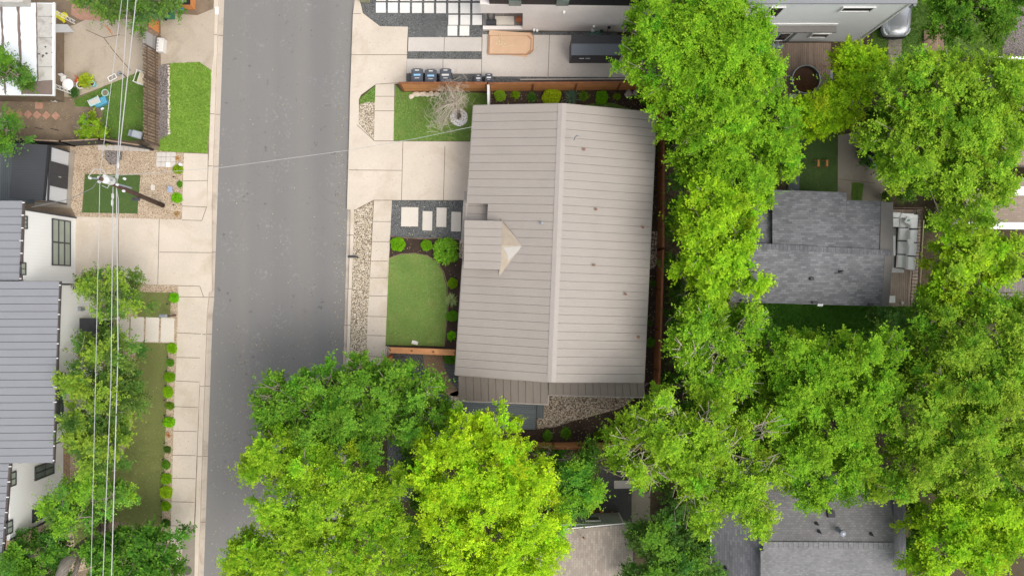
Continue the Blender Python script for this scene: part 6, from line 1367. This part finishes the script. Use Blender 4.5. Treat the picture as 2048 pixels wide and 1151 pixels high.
def bin_(label, x, y, s=1., decal='blue_lbl', body='binplastic', lid='binlid', rz=0, group=None, name='wheelie_bin'):
    B = thing(name, label, 'bin', (*W2(x, y, .5), 0.01), rz, group)
    g = M(); w_, d, h = .62 * s, .70 * s, 1.02 * s
    v = [(-w_ * .42, -d * .40, .04), (w_ * .42, -d * .40, .04), (w_ * .42, d * .38, .04), (-w_ * .42, d * .38, .04), (-w_ / 2, -d / 2, h), (w_ / 2, -d / 2, h), (w_ / 2, d / 2, h), (-w_ / 2, d / 2, h)]
    g.raw(v, [(3, 2, 1, 0), (4, 5, 6, 7), (0, 1, 5, 4), (1, 2, 6, 5), (2, 3, 7, 6), (3, 0, 4, 7)]); g.build('body', MT[body], B, world=False)
    g = M(); g.box((0, -.02 * s, h + .045), (w_ + .05, d + .05, .06), bev=.025); g.box((0, -.02 * s, h + .09), (w_ - .08, d - .1, .04), bev=.02); ld = g.build('lid', MT[lid], B, world=False)
    g = M(); g.box((0, .02, h + .114), (w_ * .62, .10 * s, .006)); g.build('decal', MT[decal], ld, world=False)
    g = M(); g.box((0, d * .40, h + .114), (w_ * .36, .05 * s, .006)); g.box((0, -.16 * s, h + .114), (w_ * .4, .035 * s, .006)); g.build('lettering_strip', MT['offwhite'], ld, world=False)
    g = M(); g.tube([(-w_ * .4, d / 2 + .06, h), (w_ * .4, d / 2 + .06, h)], .02, 6); g.build('handle', MT['rubber'], B, world=False)
    for sx in (-1, 1): g = M(); g.tube([(sx * w_ * .42, d * .42, .13), (sx * w_ * .52, d * .42, .13)], .13, 12); g.build('wheel', MT['rubber'], B, world=False)
    return B
gb = 'bins in the dark gravel behind the top fence'
bin_('grey wheelie bin with a blue decal, first from the street', 837, 157, 1.15, group=gb); bin_('grey wheelie bin with a blue decal, second from the street', 864, 158.5, 1.15, group=gb, decal='blue_lbl')
bin_('grey wheelie bin behind the leafless tree twigs', 893, 157, 1.15, group=gb, decal='offwhite')
bin_('small dark bin with a pale blue-grey decal, left of the other small one', 957, 160, .72, group=gb, decal='cushion'); bin_('small dark bin with a white label beside the concrete pad', 978, 158.5, .72, group=gb, decal='white')
# utility box on the corner gravel
g = M(); c = W2(731, -3); g.box((c[0], c[1], .3), (.62, .6, .6), bev=.03); tag(g.build('utility_box', m_plain('box_olive', (.30, .30, .19), .6)), 'olive utility box at the top, on the gravel by the kerb', 'utility box')
# boulders
q = rng(31); bl = ['end boulder nearest the sidewalk below the cedar fence', 'flat tan boulder second from the sidewalk below the cedar fence', 'tan boulder third in the row below the cedar fence', 'whitest boulder in the row below the cedar fence', 'rounded boulder fifth in the row below the cedar fence', 'boulder at the leafless tree end of the row']
for i, (x, y, r) in enumerate([(823, 193.5, .19), (834, 189, .24), (845, 188.5, .22), (854, 190, .17), (863, 188, .18), (874, 189, .19)]):
    g = M(); g.rock((0, 0, 0), r, 50 + i, None, .7, 8); o = tag(g.build('boulder', MT['stone']), bl[i], 'boulder', 'boulders below the cedar fence'); o.location = (*W2(x, y), .01)
for i, (x, y, r, lb) in enumerate([(1257, 188, .27, 'large pale rock in the mulch near the fence corner'), (1271, 185, .2, 'smaller pale rock beside the large one near the fence corner')]):
    g = M(); g.rock((0, 0, 0), r, 70 + i, None, .6, 7); o = tag(g.build('boulder', MT['stone2']), lb, 'boulder'); o.location = (*W2(x, y), .02)
g = M(); g.box((0, 0, .06), (.42, .24, .10), rz=R(-15), bev=.04); o = tag(g.build('stone_block', MT['slab_white']), 'small white stone at the bottom edge of the curved lawn', 'stone'); o.location = (*W2(830, 684.5), .02)
for i in range(26):
    y = 132 + i * 5.4; g = M(); g.rock((0, 0, 0), .075 + .03 * q.random(), 90 + i, None, .7, 7); o = tag(g.build('edging_stone', MT['stone']), 'small pale stone in the edging line of the bright lawn', 'stone', 'edging stones along the bright lawn'); o.location = (*W2(338 + q.uniform(-1, 1), y), .01)
# mailboxes
o = thing('mailbox', 'dark mailbox on a post at the kerb in the white gravel strip', 'mailbox', (*W2(716, 514), 0.01)); g = M(); g.box((0, 0, .5), (.09, .09, 1.0)); g.build('post', MT['charcoal'], o, world=False); g = M(); g.box((-.2, 0, 1.08), (.5, .17, .2), bev=.04); g.build('box', MT['charcoal'], o, world=False)
o = thing('mailbox', 'grey mailbox on a brown post beside the last stepping slab', 'mailbox', (*W2(351, 630), 0.01)); g = M(); g.box((0, 0, .5), (.1, .1, 1.0)); g.box((-.1, 0, .95), (.4, .08, .08)); g.build('post', MT['polewood'], o, world=False); g = M(); g.box((-.32, 0, 1.12), (.52, .22, .24), bev=.05); g.build('box', MT['greybox'], o, world=False)
o = thing('yard_sign', 'small blue-grey yard sign on a stake between the gravel bushes', 'sign', (*W2(349, 381), 0.01)); g = M(); g.tube([(0, 0, 0), (-.02, 0, .55)], .015, 5); g.build('stake', MT['black'], o, world=False); g = M(); g.box((-.03, 0, .62), (.03, .38, .30), ry=R(-45)); g.build('panel', m_plain('sign_blue', (.25, .30, .42), .5, var=.3, scale=6), o, world=False)
g = M(); c = W2(306, 375); g.box((c[0], c[1], .03), (.26, .36, .04)); tag(g.build('valve_cover', MT['slab']), 'pale rectangular valve cover in the tan gravel', 'cover')
g = M(); c = W2(364, 330); g.lathe((c[0], c[1], .0), [(.08, 0), (.08, .3), (.1, .33), (.02, .36)], 12); tag(g.build('white_marker', MT['white']), 'white capped pipe beside the bush nearest the tile grid', 'pipe')
g = M(); c = W2(375, 1139); g.lathe((c[0], c[1], .05), [(.30, 0), (.30, .02), (.26, .025), (.05, .03)], 26); tag(g.build('manhole_cover', m_plain('manhole', (.10, .085, .075), .8)), 'round dark manhole cover at the bottom of the left sidewalk', 'manhole cover')
# low path lights in the sidewalk row
PLB = ['tiny black path light just above the grey mailbox', 'tiny black path light under the first bush below the stepping slabs', 'tiny black path light under the small dark second bush below the slabs', 'tiny black path light under the third bush below the stepping slabs', 'tiny black path light under the fourth bush below the stepping slabs', 'tiny black path light under the fifth, darker bush below the slabs', 'tiny black path light just below the orange tuft of the sidewalk row', 'tiny black path light under the small dark bush below the orange tuft', 'tiny black path light under the second bush below the orange tuft', 'tiny black path light under the third bush below the orange tuft', 'tiny black path light under the brightest yellow-green sidewalk bush', 'tiny black path light above the last dark bush of the sidewalk row', 'tiny black stake light above the blue-grey yard sign', 'tiny black stake light at the top corner of the left driveway']
for i, (x, y) in enumerate([(340, 607), (341, 712), (338, 740), (336, 769), (334, 798), (334, 828), (334, 883), (331, 915), (330, 942), (329, 970), (328, 998), (328, 1030), (352, 355), (352, 411)]):
    g = M(); g.tube([(0, 0, 0), (-.03, 0, .38)], .014, 5); g.tube([(-.05, 0, .38), (.01, 0, .38)], .05, 8); o = tag(g.build('path_light', MT['black']), PLB[i], 'path light', 'path lights along the left sidewalk'); o.location = (*W2(x, y), .01)

# ------------------------------------------------------------ left yard clutter
def pot(label, x, y, r, h, mat, soil='potsoil', plant=None, seed=1, z=.02):
    o = thing('plant_pot', label, 'plant pot', (*W2(x, y, h * .5), z)); g = M(); g.lathe((0, 0, 0), [(r * .65, 0), (r * .92, h * .9), (r, h * .9), (r, h), (r * .82, h), (r * .80, h * .88)], 24); g.build('pot', MT[mat], o, world=False)
    g = M(); g.lathe((0, 0, 0), [(r * .8, h * .86), (r * .8, h * .9)], 20); g.build('soil', MT[soil], o, world=False)
    if plant:
        v, f, c = bush_mesh(plant[0], seed); v = v * plant[1] + np.array([plant[3] if len(plant) > 3 else 0, 0, h]); mesh_np('plant', v, f, MT['leaf'], (np.array(plant[2]) * c).clip(.004, .8), o)
    return o
pot('white round pot of dark soil beside the yellow-green banana plant', 164, 171, .27, .4, 'white')
pot('turquoise pot behind the yellow-green plant on the patio edge', 187, 169, .2, .45, 'turq')
v_ = pot('pot holding the big yellow-green broad-leaved plant', 176, 163, .2, .3, 'terracotta', plant=('spiky', .55, (.30, .42, .03)), seed=5)
for ch in v_.children:
    if ch.name.startswith('plant'): ch.scale = (1, 1, .8)
v, f, c = bush_mesh('airy', 77); mesh_np('plant', v * .5 + np.array([0, 0, .35]), f, MT['leaf'], (np.array((.34, .45, .03)) * c).clip(.004, .8), v_)
pot('mint green pot on the left lawn above the turquoise cart', 213, 187, .24, .35, 'mint', soil='dirt')
pot('dark blue pot with dark leaves at the patio corner', 152, 187, .15, .3, 'blueside', plant=('airy', .33, (.06, .15, .03)), seed=8)
pot('white rimmed pot with a green centre against the white-roofed house', 110, 200, .17, .4, 'offwhite', plant=('leafy', .12, (.05, .12, .03)), seed=9)
pot('small grey-green potted plant beside the half shaded paver', 83, 199, .1, .25, 'greybox', plant=('airy', .2, (.08, .16, .06)), seed=10)
def chair(label, x, y, mat, rz=0, s=1.):
    o = thing('patio_chair', label, 'chair', (*W2(x, y, .4), .02), rz); m = MT[mat]
    g = M(); g.box((0, 0, .42 * s), (.44 * s, .44 * s, .035), bev=.015); g.build('seat', m, o, world=False)
    g = M(); g.box((0, .22 * s, .68 * s), (.42 * s, .03, .42 * s), rx=R(-10), bev=.012); g.build('backrest', m, o, world=False)
    for a_ in (-1, 1):
        for b_ in (-1, 1): g = M(); g.tube([(a_ * .19 * s, b_ * .19 * s, .42 * s), (a_ * .21 * s, b_ * .22 * s, 0)], .016, 5); g.build('leg', m, o, world=False)
    return o
chair('red patio chair at the edge of the white roof', 110, 148, 'red', R(20)); chair('red chair behind the white round pot', 155, 161, 'red', R(-30), .8)
chair('white patio chair between the white roof and the round table', 116, 160, 'offwhite', R(60)); chair('pinkish white chair above the round patio table', 126, 157, 'cushion', R(10), .85)
o = thing('patio_table', 'round pale metal patio table by the white-roofed house', 'table', (*W2(136, 169, .7), .02)); g = M(); g.lathe((0, 0, 0), [(.36, .69), (.37, .71), (.35, .72), (.05, .72)], 24); g.build('tabletop', MT['cushion'], o, world=False)
for k in range(3): g = M(); g.tube([(.04 * math.cos(k * 2.09), .04 * math.sin(k * 2.09), .69), (.24 * math.cos(k * 2.09), .24 * math.sin(k * 2.09), 0)], .018, 5); g.build('leg', MT['offwhite'], o, world=False)
o = thing('toy_pile', 'bright yellow and blue tarp bundle beside the slanted white panel', 'bundle', (*W2(121, 36), .02)); g = M()
for i in range(5): g.rock((q.uniform(-.3, .35), q.uniform(-.2, .2), 0), .24, 140 + i, 0, 1.0)
g.build('yellow_bundle', MT['yellow'], o, world=False); g = M()
for i in range(4): g.rock((q.uniform(-.5, -.2), q.uniform(-.3, .4), 0), .22, 150 + i, 0, .9)
g.build('blue_bundle', MT['blueside'], o, world=False)
o = thing('folding_cart', 'turquoise tub on a blue cart lying on the left lawn', 'cart', (*W2(197, 203, .3), .02), R(24)); g = M(); g.box((.12, -.08, .2), (.85, .5, .36), bev=.04); g.build('base', MT['blueside'], o, world=False)
g = M(); g.box((-.15, .02, .48), (.7, .46, .12), bev=.04); g.build('tub', MT['turq'], o, world=False); g = M(); g.box((-.15, .02, .545), (.56, .34, .01)); g.build('tub_bottom', MT['concrete_n'], o, world=False)
g = M(); g.tube([(-.5, -.22, .56), (-.52, .24, .56)], .03, 6); g.build('rim', MT['offwhite'], o, world=False); g = M(); g.tube([(.2, -.22, .56), (.2, .26, .56)], .03, 6); g.build('rim', MT['offwhite'], o, world=False)
g = M(); g.box((0, 0, .06), (.2, .14, .12), rz=.4, bev=.03); o = tag(g.build('white_jug', MT['white']), 'small white jug on the grass below the turquoise tub', 'jug'); o.location = (*W2(206, 218), .02)
o = thing('plant_rack', 'white metal rack leaning by the picket fence at the patio corner', 'rack', (*W2(285, 157, .5), .02), R(-18)); g = M()
for z in (.35, .8):
    for a_, b_ in (((-.35, -.4), (.35, -.4)), ((.35, -.4), (.35, .4)), ((.35, .4), (-.35, .4)), ((-.35, .4), (-.35, -.4))): g.tube([(*a_, z), (*b_, z)], .022, 5)
    for x_ in (-.1, .15): g.tube([(x_, -.4, z), (x_, .4, z)], .016, 4)
for a_ in (-.35, .35):
    for b_ in (-.4, .4): g.tube([(a_, b_, 0), (a_, b_, .9)], .022, 5)
g.build('frame', MT['white'], o, world=False); g = M(); g.box((-.1, 0, .36), (.42, .7, .05)); g.build('shelf', MT['lumber'], o, world=False); g = M(); g.box((.22, 0, .38), (.18, .7, .06)); g.build('slats', MT['charcoal'], o, world=False)
o = thing('grill', 'steel barbecue grill in the corner of the left yard', 'grill', (*W2(278, 271, .6), .02), R(-15)); g = M(); g.box((.05, 0, .45), (.65, .45, .8), bev=.03); g.build('cabinet', MT['charcoal'], o, world=False); g = M(); g.box((.05, 0, .95), (.68, .5, .22), bev=.08); g.build('lid', MT['rim'], o, world=False); g = M(); g.box((-.45, 0, .8), (.3, .42, .04)); g.build('side_shelf', MT['greybox'], o, world=False)
o = thing('window_frame', 'white-edged rectangular planter frame on the patio edge under the wires', 'frame', (*W2(226, 156), .03), R(28)); g = M()
for a_, b_ in (((-.27, -.15), (.27, -.15)), ((.27, -.15), (.27, .15)), ((.27, .15), (-.27, .15)), ((-.27, .15), (-.27, -.15))): g.tube([(*a_, .08), (*b_, .08)], .03, 4)
g.build('frame', MT['white'], o, world=False); g = M(); g.box((0, 0, .04), (.5, .28, .05)); g.build('soil', MT['concrete_dark'], o, world=False)
o = thing('push_mower', 'dark garden tool with a curved handle at the lawn and patio edge', 'garden tool', (*W2(247, 153), .03), R(-25)); g = M(); g.rock((-.3, .05, 0), .16, 3, None, .8); g.build('head', MT['greybox'], o, world=False); g = M(); g.tube([(-.25, .05, .1), (0, .12, .25), (.3, .06, .3), (.5, -.1, .2)], .03, 6); g.build('handle', MT['charcoal'], o, world=False)
for i, (x, y) in enumerate(((318, 88), (317, 103))):
    pass
o = thing('storage_cube', 'white speckled box with square dark holes against the ribbed gate', 'box', (*W2(323.5, 92, .3), .02), R(-5)); g = M(); g.box((0, 0, .3), (.46, .92, .55), bev=.03); g.build('body', m_concrete('box_white', (.70, .67, .63), .3, (.4, .35, .3), 3), o, world=False)
for k in range(4): g = M(); g.box((-.14, -.32 + .2 * k, .578), (.09, .09, .01)); g.build('hole', MT['greybox'], o, world=False)
o = thing('wheelie_bin', 'green wheelie bin with a dark lid under the patio tree', 'bin', (*W2(334, 27, .5), .02), R(-90)); bpy.data.objects.remove(o)
bin_('green wheelie bin with a dark lid at the top of the old driveway', 335, 26, 1.1, decal='white', body='greenbin', lid='charcoal', rz=R(90), name='wheelie_bin')
bin_('orange wheelie bin with a black lid by the top left kerb', 376, 6, 1.15, decal='rim', body='orange', lid='black', rz=R(90), name='wheelie_bin')
g = M(); g.box((0, 0, .2), (.6, .3, .4), bev=.06); o = tag(g.build('blue_tub', MT['blue']), 'blue tub squeezed beside the orange wheelie bin', 'tub'); o.location = (*W2(362, 19), .02)
g = M(); c = W2(434, 22); g.box((0, 0, .02), (.24, .5, .05), bev=.015); o = tag(g.build('kerb_block', MT['white']), 'white block on the kerb at the top left', 'block'); o.location = (c[0], c[1], .02)
for i, (x, y, a_) in enumerate(((216, 57, -40), (221, 63, -55))):
    g = M(); g.tube([(-.28, 0, .03), (0, .02 * (-1) ** i, .03), (.28, 0, .03)], .028, 5); o = tag(g.build('firewood_stick', MT['orange']), ['upper orange stick lying on the old patio', 'lower orange stick lying on the old patio'][i], 'stick'); o.location = (*W2(x, y), .02); o.rotation_euler = (0, 0, R(a_))
for i, (x, y) in enumerate(((46, 254), (79, 257), (110, 259))):
    g = M(); g.tube([(-.28, .06, .03), (.28, -.07, .03)], .022, 5); o = tag(g.build('dark_stake', MT['black']), ['left', 'middle', 'right'][i] + ' dark stake lying in the dirt yard', 'stake'); o.location = (*W2(x, y), .02)
# clay things by the sage wall
for i, (x, y, r) in enumerate(((1184, 1019, .17), (1203, 1021, .13), (1224, 1023, .08))):
    g = M(); g.rock((0, 0, 0), r, 160 + i, None, 1.2, 8); g.lathe((0, 0, 0), [(r * .5, 0), (r * .75, r * 1.3), (r * .8, r * 1.6), (r * .5, r * 1.6)], 12); o = tag(g.build('clay_pot', MT['terracotta']), ['largest', 'middle', 'smallest'][i] + ' orange clay pot by the sage wall', 'pot'); o.location = (*W2(x, y), .02)

# ------------------------------------------------------------ utility pole and wires
PB = Vector(W(325, 411, 0)); PT = Vector(W(201, 357, 9.2))
def pole(t): return PB + (PT - PB) * t
U = thing('utility_pole', 'leaning dark utility pole over the small square of turf', 'utility pole', tuple(PB)); g = M(); g.smooth = True
g.tube([pole(0) - Vector((0, 0, .3)), pole(.5), pole(1)], [.155, .135, .105], 14); g.build('pole', MT['polewood'], U)
def crown_fit(nm, pts, mat='porcelain', r=.06):
    for p in pts: g = M(); g.lathe(tuple(p), [(r, 0), (r * 1.5, .06), (r, .1), (r * 1.5, .15), (r * .7, .24)], 10); g.build(nm, MT[mat], U)
top = pole(.97)
crown_fit('insulator', [top + Vector((-.15, .1, 0)), top + Vector((.25, .0, -.2)), top + Vector((.12, .22, -.1)), top + Vector((-.75, .1, -.2)), top + Vector((-.3, -.1, -.3))], r=.055)
g = M(); g.lathe(tuple(top + Vector((.12, .02, -.75))), [(.22, 0), (.24, .1), (.24, .75), (.12, .85)], 16); g.build('transformer', MT['porcelain'], U)
g = M(); g.tube([top + Vector((-.85, .12, -.15)), top + Vector((.45, -.02, -.15))], .05, 6); g.build('crossarm', MT['greybox'], U)
m_ = pole(.80)
g = M(); g.tube([m_ + Vector((-.5, .22, 0)), m_ + Vector((.95, -.18, 0))], .05, 6); g.build('bracket', MT['greybox'], U)
crown_fit('insulator', [m_ + Vector((-.4, .22, .03)), m_ + Vector((.2, 0, .05)), m_ + Vector((.55, .35, -.1)), m_ + Vector((.5, -.35, -.1))], r=.055)
g = M(); a_ = top; g.tube([a_ + Vector((-.75, .12, .1)), a_ + Vector((-.35, .55, .25)), a_ + Vector((.1, .5, .2)), a_ + Vector((.4, -.05, 0))], .025, 5); g.tube([a_ + Vector((.35, -.1, -.2)), a_ + Vector((.15, -.45, -.2)), a_ + Vector((-.15, -.3, -.2))], .02, 5); g.build('jumper_cable', MT['wire'], U)
p = pole(.45); g = M(); g.box((p.x - .1, p.y - .28, p.z), (.4, .2, .25), bev=.03); g.tube([(p.x - .3, p.y - .25, p.z), (p.x + .3, p.y - .22, p.z)], .03, 5); g.build('step_bracket', MT['charcoal'], U)
p = pole(.26); g = M(); g.box((p.x - .02, p.y + .02, p.z + .18), (.18, .10, .03), rz=R(-20)); g.build('pole_tag', MT['rim'], U)
def wire(label, pts, r, mat='wire', sag=0., n=16, group='overhead power lines'):
    P = [Vector(W(*p)) for p in pts]; g = M(); out = []
    for a_, b_ in zip(P[:-1], P[1:]):
        for i in range(n): t = i / n; v_ = a_ + (b_ - a_) * t; v_.z -= sag * 4 * t * (1 - t); out.append(v_)
    out.append(P[-1]); mid = P[len(P) // 2]
    g.tube(out, r, 5); o_ = g.build('power_line', MT[mat]); return tag(o_, label, 'power line', group)
wire('thin overhead line running down to the very top of the pole, furthest left', [(262, -420, 9.6), (243.5, 0, 8.9), (200, 350, 9.0), (191, 760, 8.4), (182, 1151, 8.7), (176, 1500, 9.4)], .016)
wire('middle overhead line of the three running down the left side', [(272, -420, 7.9), (255.5, 0, 7.1), (233, 345, 7.2), (226, 375, 7.3), (222, 760, 6.8), (206, 1151, 7.1), (196, 1500, 7.6)], .023)
wire('thickest overhead line of the three, closest to the street', [(290, -420, 7.2), (272, 0, 6.6), (236, 330, 6.8), (233, 375, 6.9), (236, 700, 6.3), (223, 1151, 6.7), (212, 1500, 7.2)], .032)
wire('thin dark cable looping beside the thickest line below the pole', [(233, 375, 6.9), (237, 400, 6.6), (237, 425, 6.6), (233, 440, 6.6), (234, 520, 6.5)], .02, n=4)
wire('twisted service cable crossing the street to the main house roof', [(204, 353, 8.7), (435, 336, 6.6), (700, 300, 4.9), (838, 276, 4.0), (947, 253, 3.2)], .013, 'wire', n=6, group='service cables')
wire('service cable from the pole to the white left house', [(200, 356, 8.7), (185, 376, 7.9), (140, 398, 6.9), (64, 414, 5.9)], .02, 'wire_dark', n=5, group='service cables')
for (x, y, z, lb) in ((234.5, 352, 6.8, 'white splice sleeve on the thickest line just above the pole'), (236, 331, 6.8, 'white clamp on the thickest line, upper one'), (225.5, 392, 7.2, 'white splice box on the middle line just below the pole'), (224.5, 405, 7.15, 'small white clamp on the middle line below the splice box')):
    g = M(); p = Vector(W(x, y, z)); g.tube([(0, .2, 0), (0, .1, 0), (0, -.1, 0), (0, -.2, 0)], [.02, .07, .07, .02], 8); o = tag(g.build('cable_splice', MT['porcelain']), lb, 'cable splice'); o.location = p
# service mast on the left house
g = M(); p = W(63, 414, 5.9); g.tube([(0, 0, -.9), (0, 0, 0), (.1, .05, .12), (.22, .05, 0)], .035, 6); o = g.build('service_mast', MT['greybox'], H2, world=True); o.location = Vector(p) - Vector(H2.location)
